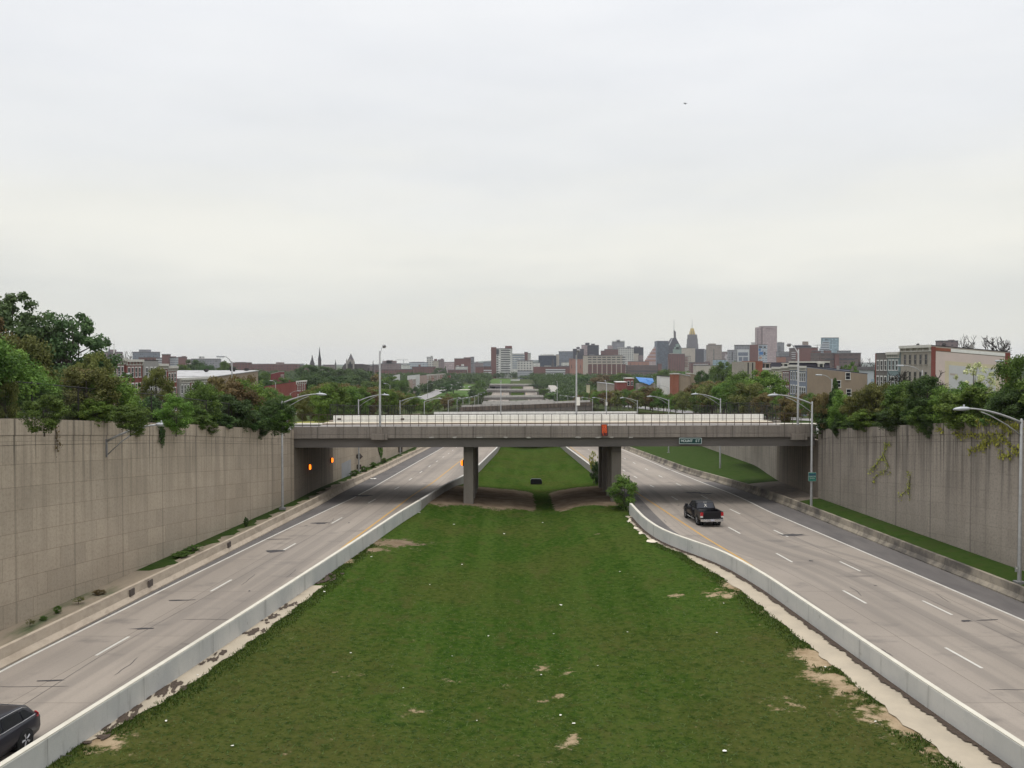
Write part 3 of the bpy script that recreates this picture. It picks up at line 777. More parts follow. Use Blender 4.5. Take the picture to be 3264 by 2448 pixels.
for sx, sy, Y in ((352, 1913, 52.4), (415, 1880, 54.6), (678, 1756, 66.5)):
    y = Y; x = x_lo(y)
    b = MB((BL.location.x, BL.location.y, BL.location.z)); b.box(x + .04, x + .12, y - .3, y + .3, z_road(y) + .32, z_road(y) + .72)
    b.build('drain_grate', M_SIGNBACK, BL)

# ------------------------------------------------------------------ the overpass
Y0B, Y1B = 88.6, 106.2
XA, XB = -22.15, 30.5
ZT = lambda x: 7.62 + .0035 * (x + 22)       # top of the near parapet
def bbox(mb, x0, x1, y0, y1, d0, d1, mi=0):  # box whose height follows the bridge's slight fall
    V = []
    for x in (x0, x1):
        for y in (y0, y1):
            for d in (d0, d1):
                V.append((x, y, ZT(x) + d))
    mb.add(V, [(0, 1, 3, 2), (4, 6, 7, 5), (0, 4, 5, 1), (2, 3, 7, 6), (0, 2, 6, 4), (1, 5, 7, 3)], mi,
           [[(y0, 0), (y0, d1 - d0), (y1, d1 - d0), (y1, 0)]] * 2 + [[(x0, -d0), (x1, -d0), (x1, -d1), (x0, -d1)], [(x0, -d0), (x0, -d1), (x1, -d1), (x1, -d0)], [(x0, 0), (x0, y1 - y0), (x1, y1 - y0), (x1, 0)], [(x0, 0), (x1, 0), (x1, y1 - y0), (x0, y1 - y0)]])
o = (4, 89, 0)
BRG = thing('overpass_bridge', 'low concrete overpass crossing both roadways in the foreground, brown girders on square columns', 'bridge', o)
b = MB(o); bbox(b, XA, XB, Y0B, Y0B + .4, -.78, 0); b.build('parapet', M_BR, BRG, fix=True)
b = MB(o); bbox(b, XA, XB, Y0B - .06, Y0B + .4, -1.16, -.80); b.build('parapet_ledge', M_BR, BRG)
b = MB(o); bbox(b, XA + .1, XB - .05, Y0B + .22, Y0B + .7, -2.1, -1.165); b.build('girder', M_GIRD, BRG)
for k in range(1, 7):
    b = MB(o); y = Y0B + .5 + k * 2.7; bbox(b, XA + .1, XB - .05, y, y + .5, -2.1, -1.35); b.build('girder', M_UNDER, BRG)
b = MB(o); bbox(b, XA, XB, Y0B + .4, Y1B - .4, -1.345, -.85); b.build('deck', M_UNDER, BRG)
b = MB(o); bbox(b, XA, XB, Y0B + 2.2, Y1B - 3.0, -.85, -.80); b.build('road_surface', M_BRIDGEROAD, BRG)
b = MB(o); bbox(b, XA, XB, Y0B + .4, Y0B + 2.2, -.85, -.66); b.build('pavement', M_PAVE, BRG)
b = MB(o); bbox(b, XA, XB, Y1B - 2.9, Y1B - .4, -.85, -.64); b.build('pavement', mat('pavement_warm', (.40, .35, .27), (.46, .41, .33), 1, .9), BRG)
b = MB(o); bbox(b, XA, XB, Y1B - 3.0, Y1B - 2.9, -.85, -.645); b.build('kerb', mat('kerb_brown', (.16, .12, .085), (.21, .16, .12), 2, .9), BRG)
b = MB(o); bbox(b, -21.4, 30.1, Y1B - .4, Y1B, -1.5, .10); b.build('parapet', M_WHITEPAR, BRG)
for x, w_ in ((-20.9, .45), (-13.3, .4)):
    b = MB(o); b.box(x, x + w_, Y1B - .425, Y1B - .39, 7.2, 7.42); b.build('vent_plate', M_SIGNBACK, BRG)
for x in (-4.45, 10.65):
    for k, y in enumerate((90.6, 94.7, 98.9, 103.2)):
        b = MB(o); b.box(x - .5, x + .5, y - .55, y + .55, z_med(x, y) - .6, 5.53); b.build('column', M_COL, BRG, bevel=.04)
    b = MB(o); b.box(x - .45, x + .45, 89.9, 104.5, 4.95, 5.5); b.build('pier_cap', M_GIRD, BRG)
# abutment walls under the ends
M_AB = concrete_wall('shade_darkened_abutment', (.20, .168, .132), (.09, .078, .066), (.25, .21, .165), 2.5, .7, js=.3, pv=.5)  # wall concrete in darker tones: the shade under the deck is put into the colour
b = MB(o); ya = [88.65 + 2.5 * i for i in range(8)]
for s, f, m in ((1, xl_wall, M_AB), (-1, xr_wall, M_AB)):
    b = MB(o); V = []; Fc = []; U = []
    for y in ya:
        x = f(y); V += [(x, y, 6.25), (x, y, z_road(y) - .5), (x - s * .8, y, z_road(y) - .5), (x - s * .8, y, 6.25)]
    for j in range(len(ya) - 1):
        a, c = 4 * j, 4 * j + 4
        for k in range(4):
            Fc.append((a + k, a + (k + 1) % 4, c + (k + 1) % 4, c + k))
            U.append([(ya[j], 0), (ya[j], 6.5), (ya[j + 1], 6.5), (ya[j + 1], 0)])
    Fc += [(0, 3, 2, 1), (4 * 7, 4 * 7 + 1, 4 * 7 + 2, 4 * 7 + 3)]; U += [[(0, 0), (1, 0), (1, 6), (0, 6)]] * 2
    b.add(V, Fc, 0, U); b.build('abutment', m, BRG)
# corbels that carry the bridge lamps
for x in (-13.25, 28.7):
    b = MB(o); b.box(x - .27, x + .27, Y0B - .18, Y0B - .003, 6.95, 7.66); b.box(x - .78, x + .78, Y0B - .42, Y0B - .063, 6.36, 6.93)
    b.build('lamp_corbel', M_BR, BRG)
# spalled pale spots along the ledge
for i, sx in enumerate((1375, 1450, 1528, 1612, 1685, 1843, 1905, 1950, 2010)):
    x = P(sx, 1390, Y0B)[0]; mb = MB(o)
    rg = random.Random(i); V = [(x, Y0B - .064, 6.62)]
    for k in range(9):
        t = 6.283 * k / 9; r = rg.uniform(.5, 1.2); V.append((x + .3 * r * math.cos(t), Y0B - .064, 6.58 + .085 * r * math.sin(t)))
    mb.add(V, [(0, 1 + k, 1 + (k + 1) % 9) for k in range(9)]); mb.build('spalled_spot', mat('spall%d' % i, (.34, .32, .29), (.42, .40, .36), 3, .95), BRG, fix=False)
# fence along the near parapet
fo = (XA, Y0B + .2, 7.6)
FEN = thing('bridge_railing', 'thin brown post-and-rail fence along the near edge of the overpass', 'railing', fo)
n = 63
pm = None
for i in range(n):
    x = XA + .25 + i * .835
    if pm is None:
        b = MB(fo); b.box(x - .024, x + .024, Y0B + .17, Y0B + .22, 7.6, 8.84); pm = b.build('post', M_RUSTM, FEN)
    else:
        c = pm.copy(); col.objects.link(c); c.parent = FEN; c.location = (i * .835, 0, ZT(x) - ZT(XA))
for d, th in ((1.20, .03), (.66, .012), (.08, .02)):
    b = MB(fo); bbox(b, XA + .2, XB - .1, Y0B + .165, Y0B + .215, d - th, d + th); b.build('rail', M_RUSTM, FEN)

# cross street leading to the overpass on both sides
b = MB()
strip(b, lambda y: -140, lambda y: XA, lambda x, y: max(zs(x, y), 6.72) + .02, [90.8, 95, 99, 103.2], 12)
strip(b, lambda y: XB, lambda y: 160, lambda x, y: max(zs(x, y), 6.72) + .02, [90.8, 95, 99, 103.2], 12)
tag(b.build('cross_street', M_STREET), kind='structure')
b = MB()
for a, c in ((-140, XA), (XB, 160)):
    strip(b, lambda y: a, lambda y: c, lambda x, y: max(zs(x, y), 6.72) + .14, [103.2, 104.5, 105.8], 12)
tag(b.build('pavement', M_PAVE), kind='structure')

# frontage streets running with the sunken road
for xc, w_ in ((-57, 10), (50, 9)):
    yy = [25 + 5 * i for i in range(13)] + [110 + 12 * i for i in range(72)]
    for ya_, yb_ in ((25, 89), (107, 975)):
        b = MB(); strip(b, lambda y: xc - w_ / 2, lambda y: xc + w_ / 2, lambda x, y: zs(x, y) + .08, [y for y in yy if ya_ <= y <= yb_], 3)
        tag(b.build('frontage_street', M_STREET), kind='structure')
        for s in ((-1, 1) if ya_ < 100 else ()):
            b = MB(); x = xc + s * (w_ / 2 + 1.3); strip(b, lambda y: x - 1.3, lambda y: x + 1.3, lambda x_, y: zs(x_, y) + .2, [y for y in yy if ya_ <= y <= yb_], 1)
            tag(b.build('pavement', M_PAVE), kind='structure')

# ------------------------------------------------------------------ bridges farther down the road
def far_bridge(label, x0, x1, y0, y1, zl, zr_, mats, par=.9, deep=1.3, cols=True, white_far=True):
    o = ((x0 + x1) / 2, y0, min(zl, zr_))
    zf = lambda x: zl + (zr_ - zl) * (x - x0) / (x1 - x0)
    root = thing('overpass_bridge', label, 'bridge', o)
    def bb(nm, a, b_, ya, yb, d0, d1, m):
        mb = MB(o); V = [(x, y, zf(x) + d) for x in (a, b_) for y in (ya, yb) for d in (d0, d1)]
        u = [(a, -d0), (b_, -d0), (b_, -d1), (a, -d1)]
        mb.add(V, [(0, 1, 3, 2), (4, 6, 7, 5), (0, 4, 5, 1), (2, 3, 7, 6), (0, 2, 6, 4), (1, 5, 7, 3)], 0, [u, u, u, [u[0], u[3], u[2], u[1]], u, u])
        return mb.build(nm, m, root)
    bb('parapet', x0, x1, y0, y0 + .4, -par, 0, mats[0])
    bb('girder', x0 + .2, x1 - .2, y0 + .15, y0 + .7, -par - deep, -par - .004, mats[1])
    bb('deck', x0, x1, y0 + .41, y1 - .41, -par - .45, -par + .12, M_BRIDGEROAD)
    bb('parapet', x0, x1, y1 - .4, y1, -par - .5, .12 if white_far else 0, mats[2])
    bb('girder', x0 + .2, x1 - .2, y1 - .7, y1 - .15, -par - deep, -par - .504, mats[1])
    if cols:
        for x in (x0 + .6, (x_li(y0) + 1.0), (x_ri(y0) - 1.0), x1 - .6):
            for y in (y0 + 1.2, (y0 + y1) / 2, y1 - 1.2):
                mb = MB(o); mb.box(x - .5, x + .5, y - .5, y + .5, z_road(y) - .9, zf(x) - par - deep - .002 if y != (y0 + y1) / 2 else zf(x) - par - .46); mb.build('column', M_COL, root)
    return root
M_DIMPAR = mat('far_parapet', (.34, .325, .30), (.42, .40, .37), .5, .9, c3=(.25, .235, .215), stretch=(1, 1, .3))
M_DIMGIR = mat('far_girder', (.15, .135, .125), (.20, .18, .165), .5, .9)
far_bridge('second overpass down the road, its long white parapet just above the first one\'s', -19.5, 31.1, 206, 221, 1.72, 1.86, (M_BROWNPAR, M_DIMGIR, M_WHITEPAR))
far_bridge('rusty brown tilted overpass, third down the road', -19.6, 30.2, 329, 343, -2.35, -.35, (M_BROWNPAR, mat('brown_girder', (.13, .115, .105), (.17, .15, .135), .6, .9), M_DIMPAR), 1.5, 1.6)
far_bridge('fourth overpass, pale speckled parapet rail behind the brown tilted one', -15.8, 22.6, 468, 482, -6.75, -5.95, (M_DIMPAR, M_DIMGIR, M_DIMPAR), 1.0, 1.2)
far_bridge('fifth overpass down the road, grey with dark girder', -18.9, 21.2, 588, 602, -8.0, -7.7, (M_DIMPAR, M_DIMGIR, M_DIMPAR), .8, 1.6)
far_bridge('sixth overpass down the road, pale top edge above the road openings', -20.3, 21.6, 708, 722, -6.75, -7.1, (M_DIMPAR, M_DIMGIR, M_DIMPAR), .8, 1.4)
far_bridge('farthest overpass, thin pale line below the green field', -22.8, 21.4, 828, 842, -5.5, -5.7, (M_DIMPAR, M_DIMGIR, M_DIMPAR), .8, 1.3)
# green lawns at the far end of the sunken road
M_LAWN = mat('lawn', (.055, .10, .024), (.075, .12, .032), .05, .95, spec=.03)
b = MB(); strip(b, lambda y: -26, lambda y: -1.5, lambda x, y: max(zs(x, y), z_road(y)) + .5, [870, 930, 1000, 1080, 1180], 6); tag(b.build('lawn', M_LAWN), kind='structure')
b = MB(); strip(b, lambda y: -52, lambda y: -23.5, lambda x, y: zs(x, y) + .15, [600, 640, 700, 760, 800, 850], 6); tag(b.build('lawn', M_LAWN), kind='structure')
b = MB(); strip(b, lambda y: -70, lambda y: -22, lambda x, y: zs(x, y) + .35, [708, 716, 724], 8); tag(b.build('side_street', M_PAVE), kind='structure')
M_YG = mat('yellow_grass', (.17, .17, .025), (.24, .22, .04), .8, .95, .4, c3=(.10, .13, .03))
b = MB(); strip(b, lambda y: -30, lambda y: -21.9, lambda x, y: zs(x, y) + .12, [106.4, 109, 112, 116, 122, 130], 6); tag(b.build('yellow_grass', M_YG), kind='structure')
b = MB(); strip(b, lambda y: 32, lambda y: 46, lambda x, y: zs(x, y) + .12, [106.4, 109, 112, 116, 122, 130], 6); tag(b.build('verge_lawn', M_VERGE), kind='structure')
b = MB(); V = [(27, 600, -5.6), (34.7, 600, -5.6), (34, 700, -3.4), (28.8, 700, -3.4), (26, 600, -14), (36, 600, -14), (36, 700, -14), (26, 700, -14)]
b.add(V, [(0, 1, 2, 3), (0, 4, 5, 1), (1, 5, 6, 2), (3, 2, 6, 7), (0, 3, 7, 4)]); tag(b.build('ramp_road', mat('ramp_concrete', (.27, .25, .22), (.33, .31, .28), .3, .9)), kind='structure')
# ------------------------------------------------------------------ trees
def leaf_mesh(name, seed, clumps, per, leaf, spread=.11, flat=.7, shell=.5, base=.22, top=1.0, spire=False, lean=0.0):
    """crown in a unit frame: 1 wide, 1 tall (trunk foot at 0,0,0)"""
    rg = np.random.default_rng(seed)
    mid, half = (base + top) / 2, (top - base) / 2
    C = []
    while len(C) < clumps:
        p = rg.normal(size=3); p /= np.linalg.norm(p)
        r = shell + (1 - shell) * rg.random() ** .6
        q = p * r
        if spire: q[:2] *= max(.08, (1 - (q[2] + 1) / 2) ** .7)
        elif q[2] < -.55 and rg.random() < .5: continue
        C.append((q[0] * .42 * rg.uniform(.75, 1.15) + lean * q[2], q[1] * .42 * rg.uniform(.75, 1.15), mid + q[2] * half * .88))
    C = np.array(C)
    idx = np.repeat(np.arange(clumps), per)
    n = len(idx)
    rad = spread * rg.uniform(.6, 1.25, clumps)
    d = rg.normal(size=(n, 3)); d /= np.linalg.norm(d, axis=1, keepdims=True)
    d *= (rg.random((n, 1)) ** .45)
    d[:, 2] *= flat
    pos = C[idx] + d * rad[idx][:, None]
    pos[:, 2] = np.maximum(pos[:, 2], .02)
    nrm = d * .8 + np.array([0, 0, .55]) + rg.normal(size=(n, 3)) * .45
    nrm /= np.linalg.norm(nrm, axis=1, keepdims=True)
    a = np.cross(nrm, rg.normal(size=(n, 3))); a /= np.linalg.norm(a, axis=1, keepdims=True)
    b = np.cross(nrm, a)
    s = leaf * rg.uniform(.6, 1.3, (n, 1))
    V = np.empty((n, 4, 3)); V[:, 0] = pos - a * s; V[:, 1] = pos - b * s * .55; V[:, 2] = pos + a * s; V[:, 3] = pos + b * s * .55
    me = bpy.data.meshes.new(name)
    me.vertices.add(n * 4); me.vertices.foreach_set('co', V.reshape(-1))
    me.loops.add(n * 4); me.loops.foreach_set('vertex_index', np.arange(n * 4, dtype=np.int32))
    me.polygons.add(n); me.polygons.foreach_set('loop_start', np.arange(0, n * 4, 4, dtype=np.int32))
    me.update(calc_edges=True)
    tint = np.clip(rg.uniform(0, .55, n) + rg.uniform(0, .5, clumps)[idx], 0, 1)
    at = me.attributes.new('tint', 'FLOAT', 'POINT'); at.data.foreach_set('value', np.repeat(tint, 4).astype(np.float32))
    return me, C
def limb(mb, a, b, r0, r1, rg, n=5, k=4, sag=.04):
    a, b = Vector(a), Vector(b); L = (b - a).length
    pts = []
    for i in range(k + 1):
        t = i / k; p = a.lerp(b, t)
        if 0 < i < k: p += Vector((rg.uniform(-1, 1), rg.uniform(-1, 1), rg.uniform(-.3, 1))) * L * sag
        pts.append(p)
    mb.tube(pts, [r0 + (r1 - r0) * i / k for i in range(k + 1)], n)
    return pts
def trunk_mesh(name, C, seed, r=.02, fork=.3, nl=12):
    rg = random.Random(seed); mb = MB()
    top = (rg.uniform(-.03, .03), rg.uniform(-.03, .03), .62)
    mb.tube([(0, 0, -.03), (0, 0, .06), (.01, .005, fork), top, (top[0] * 1.5, top[1], .85)], [r * 1.5, r * 1.1, r * .8, r * .45, r * .12], 7)
    for i in range(min(nl, len(C))):
        c = C[rg.randrange(len(C))]; z = rg.uniform(fork * .7, .6)
        limb(mb, (0, 0, min(z, c[2] * .8)), tuple(c), r * .42, r * .08, rg)
    return mb.mesh(name, M_BARK)
SHAPES = {}
def shape(nm, **k):
    tk = {q: k.pop(q) for q in ('r', 'fork', 'nl') if q in k}
    me, C = leaf_mesh('crown_' + nm, **k)
    SHAPES[nm] = (me, trunk_mesh('trunk_' + nm, C, k['seed'], **tk))
shape('a', seed=1, clumps=64, per=175, leaf=0.0176, spread=0.118)
shape('b', seed=2, clumps=52, per=202, leaf=0.0168, spread=0.129, base=.15)
shape('c', seed=3, clumps=80, per=148, leaf=0.0168, spread=0.101, shell=.6)
shape('d', seed=4, clumps=46, per=216, leaf=0.0184, spread=0.146, base=.1)
shape('bush', seed=5, clumps=56, per=175, leaf=0.0208, spread=0.134, base=.02, fork=.08, r=.012)
shape('bush2', seed=6, clumps=44, per=202, leaf=0.0208, spread=0.146, base=.0, fork=.08, r=.012)
shape('spire', seed=7, clumps=60, per=110, leaf=.024, spread=.10, base=.03, spire=True)
shape('open', seed=8, clumps=120, per=120, leaf=.0165, spread=.07, shell=.5, base=.2, r=.026, nl=44)
shape('open2', seed=9, clumps=104, per=120, leaf=.0165, spread=.074, shell=.45, base=.16, r=.024, nl=40)
shape('sparse', seed=10, clumps=34, per=60, leaf=.022, spread=.075, base=.3, nl=26, r=.018)
shape('far', seed=11, clumps=40, per=42, leaf=.045, spread=.14, base=.06)
shape('far2', seed=12, clumps=48, per=38, leaf=.042, spread=.12, base=.04)
def leafless(name, seed, r=.022):
    rg = random.Random(seed); mt, mc = MB(), MB()
    mt.tube([(0, 0, -.03), (.01, 0, .15), (.02, .01, .34)], [r * 1.5, r * 1.1, r], 7)
    def grow(p, d, L, rad, lvl, mb):
        q = p
        k = 3; pts = [p]
        for i in range(k):
            d = (d + Vector((rg.uniform(-.35, .35), rg.uniform(-.42, .42), rg.uniform(-.22, .22)))).normalized()
            q = q + d * L / k; pts.append(q)
        mb.tube(pts, [rad, rad * .88, rad * .76, rad * .64], 5 if lvl < 2 else 3, caps=False)
        if lvl < 5:
            for j in range(3 if lvl < 4 else 5):
                nd = (d + Vector((rg.uniform(-1, 1), rg.uniform(-1, 1), rg.uniform(-.5, .6))) * 1.0).normalized()
                grow(pts[rg.choice((2, 3))] if j else q, nd, L * rg.uniform(.55, .8), rad * .60, lvl + 1, mb)
    for j in range(4):
        a = j * 1.7 + rg.uniform(-.4, .4)
        grow(Vector((.02, .01, .33 - .02 * j)), Vector((math.cos(a) * .8, math.sin(a) * .8, .75)).normalized(), .26, r * .7, 1, mc)
    return mc.mesh('crown_' + name, M_TWIG), mt.mesh('trunk_' + name, M_TWIG)
SHAPES['bare'] = leafless('bare', 3, .042); SHAPES['bare2'] = leafless('bare2', 8, .042)
TREES = []
CROWN_TINTS = {}
def tree_at(x, y, zb, h, wd, sh, kind, label, group=None, name='tree', rz=None, cat='tree'):
    me, tm = SHAPES[sh]
    o = thing(name, label, cat, (x, y, zb), rz if rz is not None else (len(TREES) * 2.39) % 6.28, group)
    o.scale = (wd, wd, h)
    c = bpy.data.objects.new('crown', me)
    if not sh.startswith('bare'):
        if not me.materials: me.materials.append(FOL['green'])
        c.material_slots[0].link = 'OBJECT'; c.material_slots[0].material = FOL[kind]
    col.objects.link(c); c.parent = o
    t = bpy.data.objects.new('trunk', tm); col.objects.link(t); t.parent = o
    TREES.append(o)
    return o
def tree(sx, sytop, wpx, Y, sh, kind, label, base=None, name='tree', group=None, cat='tree', zoff=0):
    x, _, zt = P(sx, sytop, Y)
    zb = zs(x, Y) if base is None else base
    return tree_at(x, Y, zb - .1, max(.8, (zt - zb) * 1.03 + zoff), wpx / F * Y * (1.12 if Y < 90 else 1.15), sh, kind, label, group, name, cat=cat)

# trees and shrubs on top of the left retaining wall, from the left edge of the photo to the overpass
L = [
 (14, 1175, 90, 46.5, 'bush2', 'olive', 'light olive-green leafy shrub leaning over the wall at the far left edge', 'shrub'),
 (140, 1252, 135, 49, 'bush', 'green', 'round green shrub in front of the black fence post on the left wall', 'shrub'),
 (55, 1045, 230, 58, 'b', 'olive', 'tall olive-brown tree at the left edge below the big dark trees', 'tree'),
 (-40, 990, 200, 62, 'c', 'brown', 'rust-tinted tree cut off by the left edge of the view', 'tree'),
 (150, 1165, 150, 63, 'd', 'dark', 'dark green tree under the big crown, left of the grey sidewall house', 'tree'),
 (225, 1150, 150, 66, 'b', 'olive', 'olive tree in front of the long grey house sidewall', 'tree'),
 (300, 1116, 140, 70, 'c', 'olive', 'tall yellow-olive tree just left of the red row houses', 'tree'),
 (345, 1190, 190, 57, 'd', 'bright', 'bright green tree in front of the red row houses, left wall', 'tree'),
 (405, 1180, 100, 66, 'sparse', 'dark', 'thin dark-leaved branchy tree covering the corner of the red row houses', 'tree'),
 (275, 1265, 120, 54, 'bush', 'bright', 'yellow-green bush spilling over the left wall below the row houses', 'shrub'),
 (415, 1285, 130, 58, 'bush2', 'green', 'green bush hanging over the wall left of the near lamp arm', 'shrub'),
 (500, 1165, 110, 76, 'c', 'olive', 'brownish olive tree before the grey and red row houses', 'tree'),
 (470, 1260, 130, 63, 'bush', 'dark', 'dark leafy bush on the left wall behind the near lamp head', 'shrub'),
 (560, 1250, 120, 65, 'bush2', 'bright', 'leafy bright bush at the middle of the left wall top', 'shrub'),
 (640, 1215, 130, 72, 'd', 'green', 'spreading mid-green tree in front of the silver-roofed building', 'tree'),
 (690, 1195, 120, 80, 'c', 'brown', 'brown-leaved tree hiding the grey and red houses under the silver roof', 'tree'),
 (765, 1180, 130, 84, 'b', 'brown', 'brown tree around the tall street lamp pole, left wall', 'tree'),
 (610, 1290, 110, 68, 'bush', 'green', 'low green bush draping the left wall right of the hanging vine', 'shrub'),
 (735, 1255, 150, 76, 'bush', 'dark', 'dark green mass on the wall top before the brown trees', 'shrub'),
 (830, 1240, 110, 83, 'd', 'olive', 'olive tree near the end of the left wall', 'tree'),
 (875, 1265, 120, 82, 'bush2', 'dark', 'dark bush at the very end of the left wall, drooping beside the overpass', 'shrub'),
 (905, 1300, 75, 82.5, 'bush', 'green', 'green bush tip touching the overpass railing', 'shrub'),
]
for sx, sy, wpx, Y, sh, k, lab, nm in L:
    x, _, zt = P(sx, sy, Y)
    lim = xl_wall(Y) - (.9 if sh.startswith('bush') else 1.6)
    if x > lim:      # keep the stem on the ground behind the wall; the crown may hang over
        Y2 = Y
        while P(sx, sy, Y2)[0] > xl_wall(Y2) - .6 and Y2 > 40: Y2 -= .5
        Y = Y2
    tree(sx, sy, wpx, Y, sh, k, lab, name=nm, cat=nm)
# foliage that hangs down over the left wall end
for i, (sx, sy, sy2, Y, wd) in enumerate([(868, 1330, 1402, 80, 1.5), (455, 1330, 1392, 58.3, 1.0), (640, 1340, 1392, 69.5, 1.3)]):
    p = P(sx, sy2, Y); h = P(sx, sy, Y)[2] - p[2]
    tree_at(xl_wall(Y) - .05, Y, p[2], h, wd * 1.5, 'bush2', 'green' if i else 'dark', ['dark green foliage hanging down the left wall beside the overpass', 'small leafy spray hanging over the left wall below the red houses', 'leafy green spray hanging over the middle of the left wall'][i], name='hanging_foliage', cat='foliage')
# the big trees behind
tree(35, 925, 330, 96, 'open', 'blue', 'big spreading dark tree at the left edge with sky showing through its limbs')
tree(205, 968, 300, 99, 'open2', 'blue', 'second big airy tree, its right branches reaching over the grey house')
tree(120, 1085, 300, 104, 'open', 'dark', 'lower dark crown between the two big airy trees and the grey house')
# trees right of the overpass, along the top of the right wall
Rr = [
 (3250, 1112, 170, 60, 'b', 'green', 'tall green tree at the right edge beside the mural house corner', 'tree'),
 (3225, 1235, 150, 56.5, 'd', 'dark', 'dark tree behind the black fence post at the right edge', 'tree'),
 (3105, 1148, 150, 70, 'sparse', 'pale', 'airy pale-flecked tree in front of the painted house wall', 'tree'),
 (3100, 1203, 170, 69, 'open2', 'green', 'thin-leaved green tree growing before the mural', 'tree'),
 (3095, 1228, 200, 63, 'bush', 'bright', 'bright spiky green tree above the nearest right lamp arm', 'tree'),
 (3010, 1228, 110, 66, 'bush2', 'bright', 'bright leafy shrub left of the mural', 'shrub'),
 (2955, 1190, 150, 70, 'c', 'dark', 'dark green tree in front of the brick corner of the mural house', 'tree'),
 (2965, 1275, 140, 65, 'bush', 'green', 'leafy green shrub on the right wall below the dark tree', 'shrub'),
 (2880, 1215, 140, 75, 'd', 'green', 'mid-green tree in front of the grey brick houses', 'tree'),
 (2895, 1150, 190, 79, 'bare2', None, 'half-bare twiggy tree across the stone-grey facades', 'tree'),
 (2860, 1290, 150, 72, 'bush2', 'dark', 'dark undergrowth on the right wall under the mid-green tree', 'shrub'),
 (2790, 1205, 130, 79, 'b', 'olive', 'olive-leaved tree between the tan house and the grey brick houses', 'tree'),
 (2745, 1240, 120, 78, 'c', 'olive', 'broad olive tree in front of the tan house corner', 'tree'),
 (2760, 1300, 130, 76, 'bush', 'dark', 'dark shadowed shrub over the right wall beneath the olive trees', 'shrub'),
 (2682, 1240, 95, 81, 'bush', 'bright', 'bright green bush at the overpass end of the right wall', 'shrub'),
 (2660, 1198, 75, 84, 'spire', 'dark', 'slim dark conical tree in front of the tan house wall', 'tree'),
 (2622, 1240, 90, 85.5, 'b', 'brown', 'brown-leaved tree beside the second overpass lamp', 'tree'),
 (2635, 1290, 100, 84.8, 'bush2', 'dark', 'dark bush right at the overpass end beside the lamp pole', 'shrub'),
 (3190, 1290, 130, 60, 'bush', 'green', 'green thicket at the right edge above the ivy', 'shrub'),
]
for sx, sy, wpx, Y, sh, k, lab, nm in Rr:
    while P(sx, sy, Y)[0] < xr_wall(Y) + .5 and Y < 87.5: Y += .5
    tree(sx, sy, wpx, Y, sh, k, lab, name=nm, cat=nm)
for i, (sx, sy, sy2, Y, wd) in enumerate([(2685, 1330, 1398, 84, 1.1), (2978, 1330, 1398, 68, 1.0), (2930, 1300, 1365, 70.5, 1.6)]):
    p = P(sx, sy2, Y); h = P(sx, sy, Y)[2] - p[2]
    tree_at(xr_wall(Y) + .0, Y, p[2], h, wd * 1.4, 'bush2', 'dark', ['dark leaves hanging over the right wall near the overpass', 'narrow dark drape of leaves down the right wall', 'dark leaf clump spilling over the middle of the right wall'][i], name='hanging_foliage', cat='foliage')
# bare trees on the skyline
tree(3092, 1042, 120, 196, 'bare', None, 'bare black tree behind the mural roof, left of the pair')
tree(3180, 1036, 170, 190, 'bare2', None, 'bare black tree behind the mural roof, right of the pair')
tree(2765, 1125, 75, 330, 'bare', None, 'leafless grey tree between the brown brick hall and the grey houses')
tree(410, 1098, 75, 240, 'bare', None, 'leafless tree rising above the red row houses')
# small trees near the overpass ends
tree(2300, 1147, 80, 420, 'a', 'green', 'tall feathery green tree left of the black mansard roof')
tree(2345, 1150, 70, 430, 'c', 'green', 'feathery green tree touching the black mansard roof')
tree(2435, 1172, 145, 150, 'a', 'bright', 'broad bright green tree in front of the cream and red houses')
tree(2490, 1255, 60, 128, 'sparse', 'olive', 'young thin tree on the lawn before the blue house')
tree(2540, 1262, 60, 135, 'b', 'brown', 'small brown tree at the foot of the blue house')
tree(2395, 1210, 120, 140, 'b', 'olive', 'olive tree left of the broad bright one, past the overpass')
tree(2360, 1185, 110, 175, 'd', 'green', 'green rounded tree behind the olive one, right of the road')
# canopy on both sides of the road between the bridges: heights follow the tops seen in the photo
profL = interp([(780, 1240), (840, 1236), (870, 1228), (900, 1224), (920, 1258), (975, 1246), (1000, 1220), (1050, 1207), (1080, 1212), (1130, 1224), (1180, 1228), (1200, 1224), (1230, 1228), (1260, 1240), (1300, 1248), (1340, 1268), (1400, 1268), (1415, 1256), (1440, 1250), (1480, 1252), (1520, 1262), (1545, 1280)])
profR = interp([(1700, 1285), (1790, 1268), (1830, 1268), (1845, 1250), (1880, 1238), (1930, 1235), (1970, 1236), (2030, 1232), (2070, 1226), (2100, 1236), (2130, 1248), (2165, 1248), (2180, 1228), (2210, 1220), (2250, 1208), (2290, 1200), (2330, 1200), (2380, 1205), (2420, 1215), (2480, 1250)])
rg = random.Random(21)
ORD = ['first', 'second', 'third', 'fourth', 'fifth', 'sixth', 'seventh', 'eighth', 'ninth', 'tenth', 'eleventh', 'twelfth', 'thirteenth', 'fourteenth', 'fifteenth', 'sixteenth', 'seventeenth', 'eighteenth', 'nineteenth', 'twentieth', 'twenty-first', 'twenty-second', 'twenty-third', 'twenty-fourth', 'twenty-fifth', 'twenty-sixth', 'twenty-seventh', 'twenty-eighth', 'twenty-ninth', 'thirtieth', 'thirty-first', 'thirty-second', 'thirty-third', 'thirty-fourth', 'thirty-fifth', 'thirty-sixth', 'thirty-seventh', 'thirty-eighth', 'thirty-ninth', 'fortieth']
KW = {'green': 'mid-green', 'bright': 'bright green', 'dark': 'dark green', 'olive': 'olive', 'brown': 'brown-leaved', 'blue': 'bluish green', 'yellow': 'yellow-green', 'pale': 'pale'}
